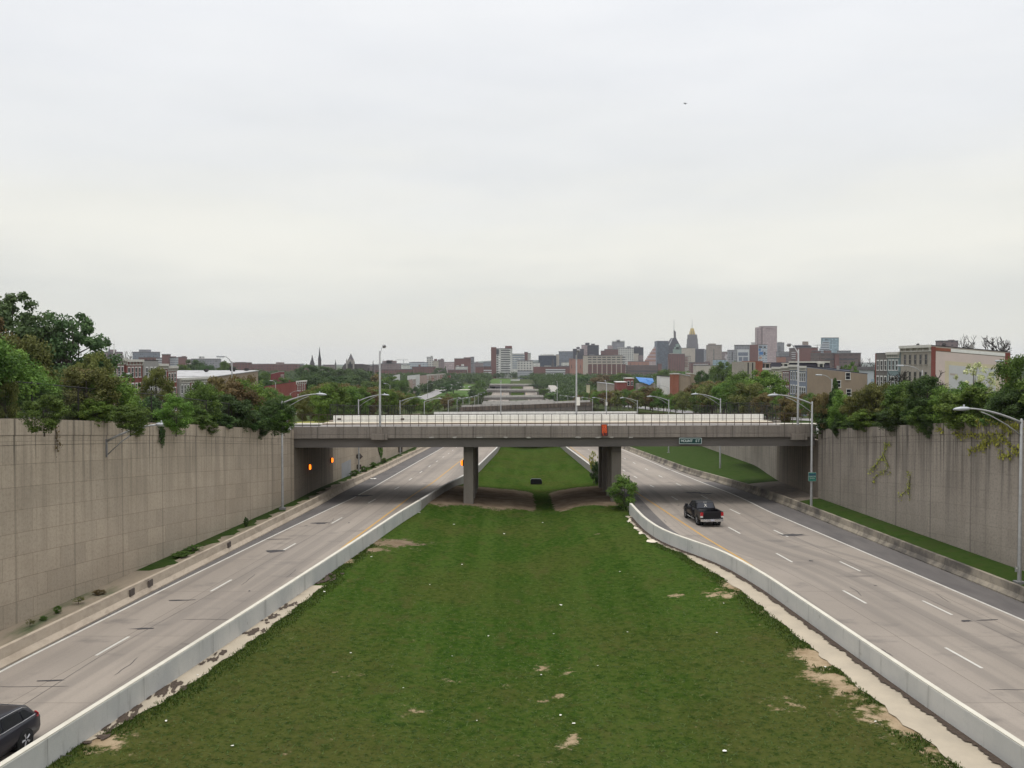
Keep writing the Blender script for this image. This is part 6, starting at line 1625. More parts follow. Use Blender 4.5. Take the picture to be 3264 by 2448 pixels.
for x0, x1, y0, y1, m in ((2419, 2430, 1104, 1109, M_BANDD), (2420, 2432, 1121, 1131, M_TARP), (2418, 2425, 1112, 1118, M_TARP), (2434, 2440, 1122, 1132, M_BANDD), (2420, 2428, 1138, 1143, mat('orange_panel', (.4, .22, .12), (.45, .26, .15), 1, .8)), (2434, 2441, 1104, 1110, M_BANDD)):
    p0, p1 = P(x0, y0, 1350), P(x1, y1, 1350); b = MB(t.location); b.box(p0[0], p1[0], 1349.7, 1350.2, p1[2], p0[2]); b.build('panel', m, t)
t = bld('tall pink-grey tower, widest on the skyline', 2427, 2477, 1040.5, 2000, 'pink', base=1180, name='office_tower', depth=20)
b = MB(t.location); a, c = P(2414, 1043, 2001), P(2429, 1043, 2001); b.box(a[0], c[0], 2003, 2020, -22, a[2]); sdw = b.build('side_wing', FA['pink'], t)
b = MB(t.location); a, c = P(2427, 1042, 1999.6), P(2430, 1150, 1999.6); b.box(a[0], c[0], 1999.4, 2000.4, c[2], a[2]); b.build('dark_seam', FA['mauve'], t)
for k in range(11):
    b = MB(t.location); p0, p1 = P(2414.6, 1050 + k * 5.5, 2002), P(2417, 1052.4 + k * 5.5, 2002); b.box(p0[0], p1[0], 2002.6, 2003.2, p1[2], p0[2]); b.build('window', M_BANDD, sdw)
b = MB(t.location); p0, p1 = P(2441, 1047, 2000), P(2464, 1049.6, 2000); b.box(p0[0], p1[0], 1999.6, 2000.2, p1[2], p0[2]); b.build('sign_strip', FA['mauve'], t)
bld('lower pale wing left of the pink-grey tower', 2397, 2414, 1093, 2050, 'whiteblank', base=1150)
bld('light grey block right of the pink-grey tower', 2478, 2500, 1093, 2100, 'grey', [(2480, 2493, 1089.5, 'whiteblank')], base=1160, bands=(6, 1104, 1122, 2480, 2488, .45, M_BANDD))
bld('grey low office terrace right of the pink-grey tower', 2480, 2523, 1122, 1700, 'grey', base=1170, bands=(3, 1125, 1138, 2484, 2520, .4, M_BANDD))
bld('salmon low building behind the mansard roof', 2480, 2505, 1138, 1200, 'salmon', base=1175)
bld('mauve low building left of the round brick tower', 2503, 2523, 1138, 1210, 'mauve', base=1175)
bld('brown brick flats with pale bands behind the overpass lamp', 2521, 2549, 1111, 1250, 'brown', base=1175, bands=(4, 1122, 1148, 2523, 2546, .3, M_BANDW))
t = bld('red brick arts building with a dark drum roof and lift box', 2546, 2607, 1109, 1150, 'brickblank', base=1175)
Y_ = 1150; a, c = P(2539, 1102, Y_), P(2596, 1102, Y_); b = MB(t.location); b.lathe([((c[0] - a[0]) / 2, P(0, 1109, Y_)[2] + .95), ((c[0] - a[0]) / 2, a[2]), ((c[0] - a[0]) / 2 * .8, a[2] + 1)], ((a[0] + c[0]) / 2, Y_ + 13, 0), 20); rf = b.build('drum_roof', FA['dark'], t)
a, c = P(2567, 1088, Y_), P(2581.5, 1100, Y_); b = MB(t.location); b.box(a[0], c[0], Y_ + 6, Y_ + 12, c[2] - 1, a[2]); b.build('lift_box', FA['tan'], t)
bld('narrow brick house with a white window tower', 2595, 2616, 1120, 1000, 'brick', base=1175, bands=(1, 1125, 1150, 2602, 2611, .95, M_BANDW))
t = bld('blue-grey glass tower at the right of the skyline', 2625, 2674, 1077, 1900, 'teal', base=1165, name='office_tower')
for k in range(5):
    b = MB(t.location); a, c = P(2621 - k * 3.4, 1089 + k * 7.2, 1900), P(2643, 1089 + k * 7.2, 1900); zl_ = P(0, 1089 + (k + 1) * 7.2 if k < 4 else 1165, 1900)[2]
    b.box(a[0], c[0], 1898.5 - k * .6, 1899.9 + .05 - .06, zl_, a[2]); st = b.build('terrace', FA['bluewhite'], t)
    p0, p1 = P(2623 - k * 3.4, 1091 + k * 7.2, 1898), P(2642, 1093.6 + k * 7.2, 1898); b = MB(t.location); b.box(p0[0], p1[0], 1898.2 - k * .6, 1898.6 - k * .6, p1[2], p0[2]); b.build('window_band', M_BANDD, st)
b = MB(t.location); p0, p1 = P(2628, 1082, 1900), P(2638, 1084.5, 1900); b.box(p0[0], p1[0], 1899.7, 1900.2, p1[2], p0[2]); b.build('sign_strip', M_BANDD, t)
bld('low red roof block before the blue-grey tower', 2630, 2650, 1118, 1600, 'brickblank', base=1165)
bld('grey flat block right of the blue-grey tower', 2674, 2712, 1119, 1500, 'grey', base=1165)
bld('large blank brown brick hall on the right', 2614, 2744, 1127, 950, 'brown', base=1185, bands=(1, 1143, 1148, 2628, 2724, .8, M_BANDD), depth=30)
bld('brown projecting bay of the large brick hall', 2662, 2675, 1129, 947, 'brickblank', base=1185)
bld('distant mauve block over the mural roof', 2996, 3054, 1088, 900, 'mauve', [(3030, 3042, 1083)], base=1140)
bld('small blue-grey house corner between the tan house and the grey brick houses', 2767, 2786, 1180, 230, 'bluewhite', base=1240, depth=6)
# churches and spires
def spire(label, sx, sx0, sx1, sytop, sybase, Y, nm='church_spire', low=None, n=8):
    a, c, tp = P(sx0, sybase, Y), P(sx1, sybase, Y), P(sx, sytop, Y); r = (c[0] - a[0]) / 2; cx = (a[0] + c[0]) / 2
    root = thing(nm, label, 'spire', (cx, Y, -20))
    z1 = a[2]; b = MB(root.location); b.lathe([(r * 1.0, -20), (r, z1)], (cx, Y, 0), n); b.build('tower', FA['stone'], root)
    b = MB(root.location); b.lathe([(r * 1.12, z1 + .02), (r * .5, z1 + (tp[2] - z1) * .45), (.12, tp[2])], (cx, Y, 0), n); b.build('spire_roof', mat('slate_' + str(sx), (.06, .055, .062), (.085, .08, .085), .3, .8), root)
spire('squat dark pyramid church spire, left of the tall slender one', 995, 988, 1002.5, 1131, 1160, 700)
spire('tall slender dark church spire', 1018, 1013.5, 1024, 1106, 1150, 720)
spire('small pale spire between the slender spire and the stone tower', 1069, 1067, 1072, 1146, 1162, 1000)
spire('small dark spire right of the stone church', 1188, 1186.5, 1192, 1149, 1168, 800)
spire('white church steeple above the red row houses', 348, 343, 353, 1102, 1130, 1100)
spire('tan spire in front of the dark blue office tower', 1762, 1758.5, 1766, 1138, 1158, 1400)
Y_ = 720; cx = P(1116.5, 1150, Y_)[0]
t = thing('stone_church', 'stone church with gabled square tower and dark pyramid roof on the left hill', 'church', (cx, Y_, -10))
a, c = P(1106, 1152, Y_), P(1127, 1152, Y_); b = MB(t.location); b.box(a[0], c[0], Y_, Y_ + 5.4, -10, a[2]); b.build('tower', FA['stone'], t)
r = (c[0] - a[0]) / 2; zt_ = P(0, 1126, Y_)[2]; zg_ = P(0, 1143, Y_)[2]; zb_ = a[2]
b = MB(t.location); b.lathe([(r * 1.0, P(0, 1150, Y_)[2]), (r * .55, zb_ + (zt_ - zb_) * .5), (.1, zt_)], (cx, Y_ + 2.7, 0), 8); b.build('spire_roof', M_ROOFFAR, t)
M_TRIM = mat('pale_stone_trim', (.27, .25, .23), (.32, .30, .27), .5, .9)
b = MB(t.location); b.prism([(a[0] - .1, zb_ - 2), (a[0] - .1, zb_ - .6), (cx, zg_), (c[0] + .1, zb_ - .6), (c[0] + .1, zb_ - 2)], 'y', Y_ - .3, Y_ - .01); gbl = b.build('gable', M_TRIM, t)
p0, p1 = P(1113.5, 1153, Y_), P(1119.5, 1168, Y_); b = MB(t.location); b.prism([(p0[0], p1[2]), (p0[0], p0[2] - .8), (cx, p0[2] + .6), (p1[0], p0[2] - .8), (p1[0], p1[2])], 'y', Y_ - .45, Y_ - .31); b.build('belfry_window', M_BANDD, gbl)
for sx in (1105.5, 1127):
    x = P(sx, 1150, Y_)[0]; b = MB(t.location); b.lathe([(.7, zb_ - 6), (.7, zb_ + .3), (.05, zb_ + 2.6)], (x, Y_ - .2, 0), 6); b.build('pinnacle', M_TRIM, t)
a, c = P(1127.3, 1160, Y_), P(1173, 1163, Y_); b = MB(t.location); b.prism([(a[0], -10), (a[0], a[2]), ((a[0] + c[0]) / 2, a[2]), (c[0], c[2]), (c[0], -10)], 'y', Y_ + 2, Y_ + 9); b.build('nave', FA['stone'], t)
a, c = P(1089, 1172, Y_), P(1105.6, 1172, Y_); b = MB(t.location); b.prism([(a[0], -10), (a[0], a[2]), ((a[0] + c[0]) / 2 + .4, P(0, 1158, Y_)[2]), (c[0], a[2] + .8), (c[0], -10)], 'y', Y_ + 1, Y_ + 7); b.build('side_gable', FA['stone'], t)
# antenna mast, dome lantern, cranes
x, _, z = P(363, 1080, 1200); t = thing('radio_mast', 'thin white radio mast beside the white steeple', 'mast', (x, 1200, 0))
b = MB((x, 1200, 0)); b.tube([(x, 1200, -5), (x, 1200, P(0, 1118, 1200)[2]), (x + .3, 1200, z)], [1.3, .8, .12], 5); b.build('mast', M_WHITE, t); b = MB((x, 1200, 0)); b.lathe([(.6, P(0, 1100, 1200)[2]), (.6, P(0, 1096, 1200)[2])], (x, 1200, 0), 6); b.build('antenna_drum', M_STEELD, t)
x, _, z = P(1221, 1143, 1520); t = thing('dome_lantern', 'small pale dome lantern over the mauve stepped block', 'dome', (x, 1520, 0))
b = MB((x, 1520, 0)); b.lathe([(2.2, 0), (2.2, P(0, 1156, 1520)[2]), (1.5, P(0, 1152, 1520)[2]), (.3, P(0, 1149, 1520)[2]), (.08, z)], (x, 1520, 0), 8); b.build('dome', M_STEELD, t)
def crane(label, sx, syt, syb, jl_, jr, Y):
    x, _, z = P(sx, syt, Y); t = thing('tower_crane', label, 'crane', (x, Y, 0)); b = MB((x, Y, 0)); b.box(x - .7, x + .7, Y - .7, Y + .7, -10, z); b.build('mast', M_STEEL, t)
    a, c = P(jl_, syt + 1, Y)[0], P(jr, syt + 1, Y)[0]; b = MB((x, Y, 0)); b.box(a, c, Y - .5, Y + .5, z - 1.6, z - .6); b.tube([(a + 5, Y, z - .8), (x, Y, z + 3), (c, Y, z - .8)], .15, 4); b.build('jib', M_STEEL, t)
crane('pale tower crane on the left horizon', 1286, 1146, 1160, 1261, 1301, 2600)
crane('pale tower crane beside the blue-grey glass tower', 2605, 1099, 1120, 2592, 2621, 2300)
# steam plume between the tan tower and the slotted grey building
m = bpy.data.materials.new('steam'); m.use_nodes = True; tt_ = m.node_tree
for n_ in list(tt_.nodes): tt_.nodes.remove(n_)
pv = N(tt_, 'ShaderNodeVolumePrincipled'); pv.inputs['Color'].default_value = (.95, .95, .97, 1); pv.inputs['Density'].default_value = .10
oo = N(tt_, 'ShaderNodeOutputMaterial'); tt_.links.new(pv.outputs[0], oo.inputs['Volume'])
Y_ = 1480; b = MB(); pts = [P(2318, 1152, Y_), P(2317, 1146, Y_), P(2313, 1139, Y_), P(2316, 1132, Y_), P(2311, 1127, Y_)]
b.tube(pts, [1.2, 2.0, 2.6, 2.4, .8], 8); o = b.build('steam', m); tag(o, kind='stuff')

# ------------------------------------------------------------------ street lamps
def highway_lamp(label, group, par_label=None):
    """arm reaches +x; 10 m pole"""
    t = thing('street_lamp', label, 'street lamp', (0, 0, 0), 0, group)
    b = MB(); b.lathe([(.13, 0), (.125, .1), (.08, 10.05), (.03, 10.1)], n=10); b.build('pole', M_STEEL, t, True)
    b = MB(); b.box(-.26, .26, -.26, .26, -.35, .06); b.build('base_plate', M_STEELD, t)
    arc = lambda s, z0, z1, x1: [(x1 * k / 8, 0, z0 + (z1 - z0) * (1 - (1 - k / 8) ** s)) for k in range(9)]
    b = MB(); b.tube(arc(1.7, 9.85, 10.72, 3.3), [.075 - .003 * k for k in range(9)], 7); b.build('upper_arm', M_STEEL, t, True)
    b = MB(); b.tube([(0, 0, 9.05), (.9, 0, 9.72), (1.9, 0, 10.28), (2.5, 0, 10.52)], .038, 6); b.build('brace', M_STEEL, t, True)
    h = MB(); rings = []
    for x, w_, zt, zb in ((3.2, .07, 10.78, 10.66), (3.35, .15, 10.82, 10.62), (3.7, .19, 10.83, 10.58), (4.05, .15, 10.76, 10.60), (4.2, .05, 10.69, 10.63)):
        rings.append([(x, -w_, (zt + zb) / 2), (x, -w_ * .6, zt), (x, w_ * .6, zt), (x, w_, (zt + zb) / 2), (x, w_ * .6, zb), (x, -w_ * .6, zb)])
    h.loft(rings); hd = h.build('lamp_head', M_LAMP, t, True)
    b = MB(); b.lathe([(.06, 10.82), (.06, 10.93), (.02, 10.96)], (3.55, 0, 0), 8); b.build('photocell', M_LAMP, hd)
    return t
GLH = 'double-braced street lamps along the sunken road'
pr = tree_of(highway_lamp('tall street lamp with its pole close to the left wall, last before the overpass', GLH))
pr[0].location = (-21.55, 82.8, .4)
ordl = ['first', 'second', 'third', 'fourth', 'fifth', 'sixth', 'seventh', 'eighth', 'ninth', 'tenth', 'eleventh']
for i, Y in enumerate([120.7, 164.6, 210, 288.6, 335, 375, 429, 492, 545, 600, 660]):
    dup(pr, (xl_wall(Y) + .35, Y, z_road(Y) + .45), 0, '%s double-braced street lamp past the overpass on the left of the road' % ordl[i])
dup(pr, (31.3, 54.3, z_bank(31.3, 54.3) + .1), math.pi, 'near street lamp at the right edge with double arm before the ivy')
dup(pr, (28.3, 83.4, z_bank(28.3, 83.4) + .1), math.pi, 'street lamp carrying the green sign, last before the overpass on the right')
for i, Y in enumerate([126, 167.5, 209.5, 279, 321, 365, 410, 455, 510, 565, 620]):
    dup(pr, (29.7 - .004 * max(0, Y - 210), Y, z_road(Y) + .6), math.pi, '%s double-braced street lamp past the overpass on the right of the road' % ordl[i])
# wall-mounted lamp on the near left wall
Yw = 54.6; xw = xl_wall(Yw); zw = P(338, 1405, Yw)[2]
t = thing('wall_mounted_lamp', 'street lamp arm bolted to the near left wall, pale head over the road', 'street lamp', (xw, Yw, zw))
b = MB(); b.box(-.02, .08, -.06, .06, -1.0, .1); b.build('bracket', M_STEELD, t)
arc = lambda s, z0, z1, x1: [(.1 + x1 * k / 8, 0, z0 + (z1 - z0) * (1 - (1 - k / 8) ** s)) for k in range(9)]
b = MB(); b.tube(arc(1.7, 0, .98, 3.1), [.08 - .003 * k for k in range(9)], 7); b.build('upper_arm', M_STEEL, t, True)
b = MB(); b.tube([(.1, 0, -.85), (1.0, 0, -.02), (1.9, 0, .6), (2.4, 0, .82)], .04, 6); b.build('brace', M_STEEL, t, True)
for c in pr[1]:
    if c[0].name.startswith('lamp_head'):
        h = dup(c, (-.1, 0, -9.7), parent=t)
# lamps on the bridges (single arm, no brace)
def bridge_lamp(label, group):
    t = thing('bridge_lamp', label, 'street lamp', (0, 0, 0), 0, group)
    b = MB(); b.lathe([(.13, 0), (.12, .06), (.085, 7.55), (.03, 7.6)], n=10); b.build('pole', M_STEEL, t, True)
    pts = [(0, .02, 7.1), (0, .7, 7.55), (0, 1.5, 7.98), (0, 2.3, 8.15), (0, 2.7, 8.15)]
    b = MB(); b.tube(pts, [.05, .045, .042, .04, .036], 6); b.build('arm', M_STEEL, t, True)
    h = MB(); rings = []
    for y, w_, zt, zb in ((2.6, .06, 8.2, 8.1), (2.75, .17, 8.26, 8.02), (3.05, .22, 8.27, 7.92), (3.35, .17, 8.2, 7.98), (3.5, .05, 8.12, 8.04)):
        rings.append([(-w_, y, (zt + zb) / 2), (-w_ * .6, y, zt), (w_ * .6, y, zt), (w_, y, (zt + zb) / 2), (w_ * .6, y, zb), (-w_ * .6, y, zb)])
    h.loft(rings); h.build('lamp_head', M_STEELD, t, True)
    return t
GBL = 'lamps standing on the overpasses'
bl = tree_of(bridge_lamp('tall grey lamp pole on a corbel of the overpass, left one', GBL)); bl[0].location = (-13.25, 88.74, ZT(-13))
dup(bl, (28.7, 88.74, ZT(28.7)), 0, 'tall grey lamp pole on the right corbel of the overpass, before the blue house')
dup(bl, (7.75, 106.45, 7.4), math.pi, 'grey lamp pole with a white notice behind the overpass\'s far parapet')
dup(bl, (-2.6, 205.8, 1.7), 0, 'lamp pole on the second overpass in front of the stacked bridges')
dup(bl, (22.0, 205.8, 1.75), 0, 'lamp pole with a white notice on the second overpass, right of centre')
dup(bl, (16.8, 328.6, -.9), 0, 'thin lamp pole on the rusty brown tilted overpass')
for x, y, z, lab in ((7.95, 106.2, P(0, 1279, 106.2)[2], 'white notice panel on the grey lamp pole behind the overpass'), (22.0, 205.6, P(0, 1287, 205.6)[2], 'white notice panel on the lamp pole of the second overpass')):
    h = .5 if y < 150 else .42
    t = thing('notice_panel', lab, 'notice', (x, y, z)); b = MB(); b.box(-h * .42, h * .42, -.04, -.02, -h, h); b.build('panel', M_PAPER, t); b = MB(); b.box(-.13, .13, -.015, .25, -.05, .05); b.build('bracket', M_STEELD, t)
# street-level lamps behind the trees
def street_lamp(label, x, y, z0, z1, dx, group='lamps on the frontage streets'):
    """z1: height of the head; dx: signed reach"""
    t = thing('street_lamp', label, 'street lamp', (x, y, z0), 0, group); H = z1 - z0; s = 1 if dx > 0 else -1; L = abs(dx)
    b = MB(); b.lathe([(.12, 0), (.07, H - .6), (.02, H - .55)], n=8); b.build('pole', M_STEEL, t, True)
    b = MB(); b.tube([(0, 0, H - .9), (s * L * .3, 0, H - .35), (s * L * .65, 0, H - .06), (s * L, 0, H)], .05, 6); b.build('arm', M_STEEL, t, True)
    h = MB(); rings = [[(s * (L + q), -w_, H), (s * (L + q), -w_ * .6, H + .08), (s * (L + q), w_ * .6, H + .08), (s * (L + q), w_, H), (s * (L + q), w_ * .6, H - .12), (s * (L + q), -w_ * .6, H - .12)] for q, w_ in ((-.1, .06), (.1, .16), (.5, .18), (.8, .05))]
    h.loft(rings); h.build('lamp_head', M_LAMP, t, True)
def slamp(label, shead, spole, Y):
    hx, _, hz = P(shead[0], shead[1], Y); px = P(spole, shead[1], Y)[0]
    street_lamp(label, px, Y, zs(px, Y), hz, hx - px)
slamp('tall street lamp left of the red house, dark head bent to the left', (712, 1136), 739, 105)
slamp('street lamp arm in front of the red row houses', (398, 1192), 325, 110)
slamp('street lamp head before the tan house sidewall', (2617, 1195), 2652, 130)
slamp('street lamp head before the stone-fronted house', (2878, 1165), 2940, 110)
slamp('street lamp head before the mural, right edge', (3195, 1150), 3232, 100)
slamp('small street lamp left of the overpass lamp, over the trees', (868, 1213), 878, 260)
slamp('small street lamp in front of the red gable-end house', (948, 1246), 925, 250)
slamp('small street lamp between orange-red front and dark tree', (2100, 1229), 2130, 300)
slamp('small street lamp standing before the white boxy house', (1230, 1222), 1243, 320)
slamp('thin lamp post by the left side street', (1375, 1222), 1363, 560)

# ------------------------------------------------------------------ fences on the wall tops
def chain_mat():
    m = bpy.data.materials.new('chain_link'); m.use_nodes = True; t = m.node_tree; b = t.nodes['Principled BSDF']
    b.inputs['Base Color'].default_value = (.03, .028, .026, 1); b.inputs['Roughness'].default_value = .6
    uv = N(t, 'ShaderNodeUVMap', uv_map='UVMap').outputs[0]; s = N(t, 'ShaderNodeSeparateXYZ'); t.links.new(uv, s.inputs[0])
    g = []
    for op in ('ADD', 'SUBTRACT'):
        f = mth(t, 'FRACT', mth(t, 'DIVIDE', mth(t, op, s.outputs[0], s.outputs[1]), .075)); g.append(mth(t, 'LESS_THAN', f, .075))
    k = mth(t, 'MAXIMUM', g[0], g[1])
    tr = N(t, 'ShaderNodeBsdfTransparent'); mx = N(t, 'ShaderNodeMixShader'); t.links.new(k, mx.inputs[0]); t.links.new(tr.outputs[0], mx.inputs[1]); t.links.new(b.outputs[0], mx.inputs[2])
    t.links.new(mx.outputs[0], t.nodes['Material Output'].inputs[0]); return m
M_CHAIN = chain_mat()
def fence(label, f, zf, y0, y1, step=3.0, H=2.1, xf=None):
    """along the wall (f of y) or, with xf=(x0,x1,y,z), across"""
    if xf: n = max(2, int((xf[1] - xf[0]) / step) + 1); pts = [(xf[0] + (xf[1] - xf[0]) * i / (n - 1), xf[2], xf[3]) for i in range(n)]
    else: n = int((y1 - y0) / step) + 1; pts = [(f(y0 + (y1 - y0) * i / (n - 1)), y0 + (y1 - y0) * i / (n - 1), zf(y0 + (y1 - y0) * i / (n - 1))) for i in range(n)]
    t = thing('chain_link_fence', label, 'fence', pts[0]); o = pts[0]; first = None
    for p in pts:
        if first is None:
            b = MB(); b.lathe([(.045, -.2), (.045, H + .05), (.01, H + .1)], n=6); first = b.build('post', M_DARKM, t)
        else:
            c = first.copy(); col.objects.link(c); c.parent = t; c.location = tuple(p[i] - o[i] for i in range(3))
    b = MB(o); b.tube([(p[0], p[1], p[2] + H) for p in pts], .03, 5); b.build('top_rail', M_DARKM, t)
    b = MB(o); V = []; U = []; s = 0
    for i, p in enumerate(pts):
        if i: s += math.dist(p, pts[i - 1])
        V += [p, (p[0], p[1], p[2] + H)]; U.append(s)
    b.add(V, [(2 * i, 2 * i + 2, 2 * i + 3, 2 * i + 1) for i in range(n - 1)], 0, [[(U[i], 0), (U[i + 1], 0), (U[i + 1], H), (U[i], H)] for i in range(n - 1)]); b.build('wire_mesh', M_CHAIN, t, fix=False)
fence('black chain-link fence with heavy posts along the top of the left wall', lambda y: xl_wall(y) - .8, lambda y: z_wl(y) - .3, 40, 88, 4.2, 2.3)
fence('black chain-link fence along the top of the right wall', lambda y: xr_wall(y) + .8, lambda y: z_wr(y) - .3, 45, 88, 4.2, 2.3)
fence('dark chain-link fence over the left wall beyond the overpass', lambda y: xl_wall(y) - .5, lambda y: z_top(y) + .2, 107, 200, 4, 2.2)
fence('dark chain-link fence over the right wall beyond the overpass', lambda y: xr_wall(y) + .5, lambda y: z_top(y) + .2, 107, 200, 4, 2.2)
fence('dark chain-link fence on the far side of the second overpass', None, None, 0, 0, 3, 2.6, (-19.3, 31, 221.6, 1.0))
fence('dark fence at the right end of the overpass\'s far parapet', None, None, 0, 0, 1.2, 2.2, (24.5, 31.5, 106.8, 7.0))
# ------------------------------------------------------------------ signs, banner, warning lamps
def text_mesh(s, size, m, par, loc, rot=(math.pi / 2, 0, 0), name='lettering', bold=0.0, sx=1):
    cu = bpy.data.curves.new(name, 'FONT'); cu.body = s; cu.size = size; cu.align_x = 'CENTER'; cu.align_y = 'CENTER'; cu.extrude = .004; cu.offset = bold
    tmp = bpy.data.objects.new('tmp', cu); col.objects.link(tmp)
    me = bpy.data.meshes.new_from_object(tmp.evaluated_get(bpy.context.evaluated_depsgraph_get()))
    bpy.data.objects.remove(tmp); me.materials.clear(); me.materials.append(m); me.name = name
    o = bpy.data.objects.new(name, me); col.objects.link(o); o.parent = par; o.location = loc; o.rotation_euler = rot; o.scale = (sx, 1, 1)
    return o
def letters(word, size, m, par, loc, width, bold=.004):
    """one child per letter, spread evenly over the given width"""
    n = len(word)
    for i, ch in enumerate(word):
        if ch == ' ': continue
        text_mesh(ch, size, m, par, (loc[0] + (i - (n - 1) / 2) * width / (n - 1) * .93, loc[1], loc[2]), name='letter', bold=bold)
def rounded(w_, h, r, n=4):
    pts = []
    for cx, cz, a0 in ((w_ / 2 - r, h / 2 - r, 0), (-w_ / 2 + r, h / 2 - r, 90), (-w_ / 2 + r, -h / 2 + r, 180), (w_ / 2 - r, -h / 2 + r, 270)):
        for k in range(n + 1):
            a = R(a0 + 90 * k / n); pts.append((cx + r * math.cos(a), cz + r * math.sin(a)))
    return pts
x0, x1 = P(2164.5, 1400, 88.5)[0], P(2237, 1400, 88.5)[0]; z0, z1 = P(0, 1415.5, 88.5)[2], P(0, 1395.5, 88.5)[2]
t = thing('street_sign', 'dark green sign reading MOUNT ST hung on the overpass girder', 'sign', ((x0 + x1) / 2, 88.5, (z0 + z1) / 2))
W_, H_ = x1 - x0, z1 - z0
b = MB(); b.prism(rounded(W_, H_, .09), 'y', 0, .03); b.build('border', M_SIGNW, t)
b = MB(); b.prism(rounded(W_ - .12, H_ - .12, .06), 'y', -.006, -.0005); b.build('panel', M_GREENSIGN, t)
letters('MOUNT ST', .345, M_SIGNW, t, (0, -.012, 0), 1.78, .012)
b = MB(); b.box(-.8, -.7, .03, .30, -.1, .1); b.box(.7, .8, .03, .30, -.1, .1); b.build('bracket', M_STEELD, t)
# teal sign on the right lamp pole
xs_ = 28.3; zc = P(0, 1520, 83.2)[2]
t = thing('road_sign', 'small teal-green sign with white lettering on the right lamp pole', 'sign', (xs_, 83.2, zc))
b = MB(); b.prism(rounded(.74, .84, .05), 'y', 0, .02); b.build('border', M_SIGNW, t)
b = MB(); b.prism(rounded(.70, .80, .04), 'y', -.005, -.0005); b.build('panel', M_TEALSIGN, t)
b = MB(); b.prism([(-.33, .12), (.33, .12), (.33, .30), (-.33, .30)], 'y', -.009, -.0055); b.build('blue_field', M_BLUEINK, t)
letters('CHARTER', .15, M_SIGNW, t, (0, -.009, .03), .60); letters('SCHOOL', .15, M_SIGNW, t, (0, -.009, -.14), .46)
b = MB(); b.box(-.29, -.03, -.009, -.0055, -.33, -.28); b.box(.02, .28, -.009, -.0055, -.33, -.28); b.box(-.25, .25, -.009, -.0055, .325, .36); b.build('worn_line', mat('worn_ink', (.12, .30, .25), (.16, .34, .29), 4, .7), t)
# backs of signs on the lamp poles beyond the overpass
x = xl_wall(120.7) + .35; zc = P(0, 1456, 120.5)[2]
t = thing('road_sign', 'diamond road sign seen from behind on the pole under the overpass', 'sign', (x, 120.9, zc)); b = MB(); b.prism([(-.54, 0), (0, -.54), (.54, 0), (0, .54)], 'y', 0, .02); b.build('panel', M_SIGNBACK, t); b = MB(); b.box(-.2, .2, -.03, -.001, -.04, .04); b.build('bracket', M_STEELD, t)
t = thing('road_sign', 'small square sign plate seen from behind, below the diamond sign', 'sign', (x, 120.9, P(0, 1489, 120.5)[2])); b = MB(); b.prism(rounded(.62, .62, .05), 'y', 0, .02); b.build('panel', M_SIGNBACK, t); b = MB(); b.box(-.2, .2, -.03, -.001, -.04, .04); b.build('bracket', M_STEELD, t)
x = xl_wall(164.6) + .35
t = thing('road_sign', 'grey sign plate seen from behind on the farther pole under the overpass', 'sign', (x, 164.8, P(0, 1435, 164)[2])); b = MB(); b.prism(rounded(.85, .95, .06), 'y', 0, .02); b.build('panel', M_SIGNBACK, t); b = MB(); b.box(-.2, .2, -.03, -.001, -.04, .04); b.build('bracket', M_STEELD, t)
# plate on the near right pole
t = thing('pole_plate', 'small pale plate on the near right lamp pole', 'plate', (31.1, 54.25, P(0, 1815, 54.2)[2])); b = MB(); b.prism(rounded(.22, .34, .03), 'y', 0, .015); b.build('plate', M_STEEL, t); b = MB(); b.box(-.05, .05, -.006, -.001, .02, .10); b.build('sticker', M_PAPER, t)
# orange banner on the railing
m = bpy.data.materials.new('banner_cloth'); m.use_nodes = True; tt_ = m.node_tree; bs = tt_.nodes['Principled BSDF']; bs.inputs['Roughness'].default_value = .8
uv = N(tt_, 'ShaderNodeUVMap', uv_map='UVMap').outputs[0]; s = N(tt_, 'ShaderNodeSeparateXYZ'); tt_.links.new(uv, s.inputs[0])
nz_ = noise(tt_, uv, 5.5, 4, .6, (1.3, .8, 1)); edge = mth(tt_, 'ABSOLUTE', mth(tt_, 'SUBTRACT', s.outputs[0], .5))
kk = mth(tt_, 'ADD', mth(tt_, 'ADD', smooth(tt_, edge, .36, .47, 0, .5), smooth(tt_, s.outputs[1], .42, .12, 0, .13)), nz_)
tt_.links.new(mixc(tt_, smooth(tt_, kk, .53, .64), (.60, .085, .018), (.030, .008, .018)), bs.inputs['Base Color'])
xb0 = P(1915.4, 1370, 88.5)[0]; xb1 = P(1935.6, 1370, 88.5)[0]; zt_ = P(0, 1353.5, 88.5)[2]; zb_ = P(0, 1389.5, 88.5)[2]
t = thing('banner', 'orange cloth banner with dark painted blotches hung on the overpass railing', 'banner', (xb0, 88.5, zb_))
b = MB(t.location); V = []; Fc = []; U = []; nx_, nz__ = 6, 10
for j in range(nz__ + 1):
    for i in range(nx_ + 1):
        u, v = i / nx_, j / nz__; V.append((xb0 + (xb1 - xb0) * u + .06 * (1 - v), 88.47 - .02 * math.sin(u * 9 + v * 4) - .012, zb_ + (zt_ - zb_) * v + .03 * math.sin(u * 3)))
Fc = [(j * (nx_ + 1) + i, j * (nx_ + 1) + i + 1, (j + 1) * (nx_ + 1) + i + 1, (j + 1) * (nx_ + 1) + i) for j in range(nz__) for i in range(nx_)]
U = [[((k % (nx_ + 1)) / nx_, (k // (nx_ + 1)) / nz__) for k in f] for f in Fc]
b.add(V, Fc, 0, U); o = b.build('cloth', m, t); sm_ = o.modifiers.new('thick', 'SOLIDIFY'); sm_.thickness = .006
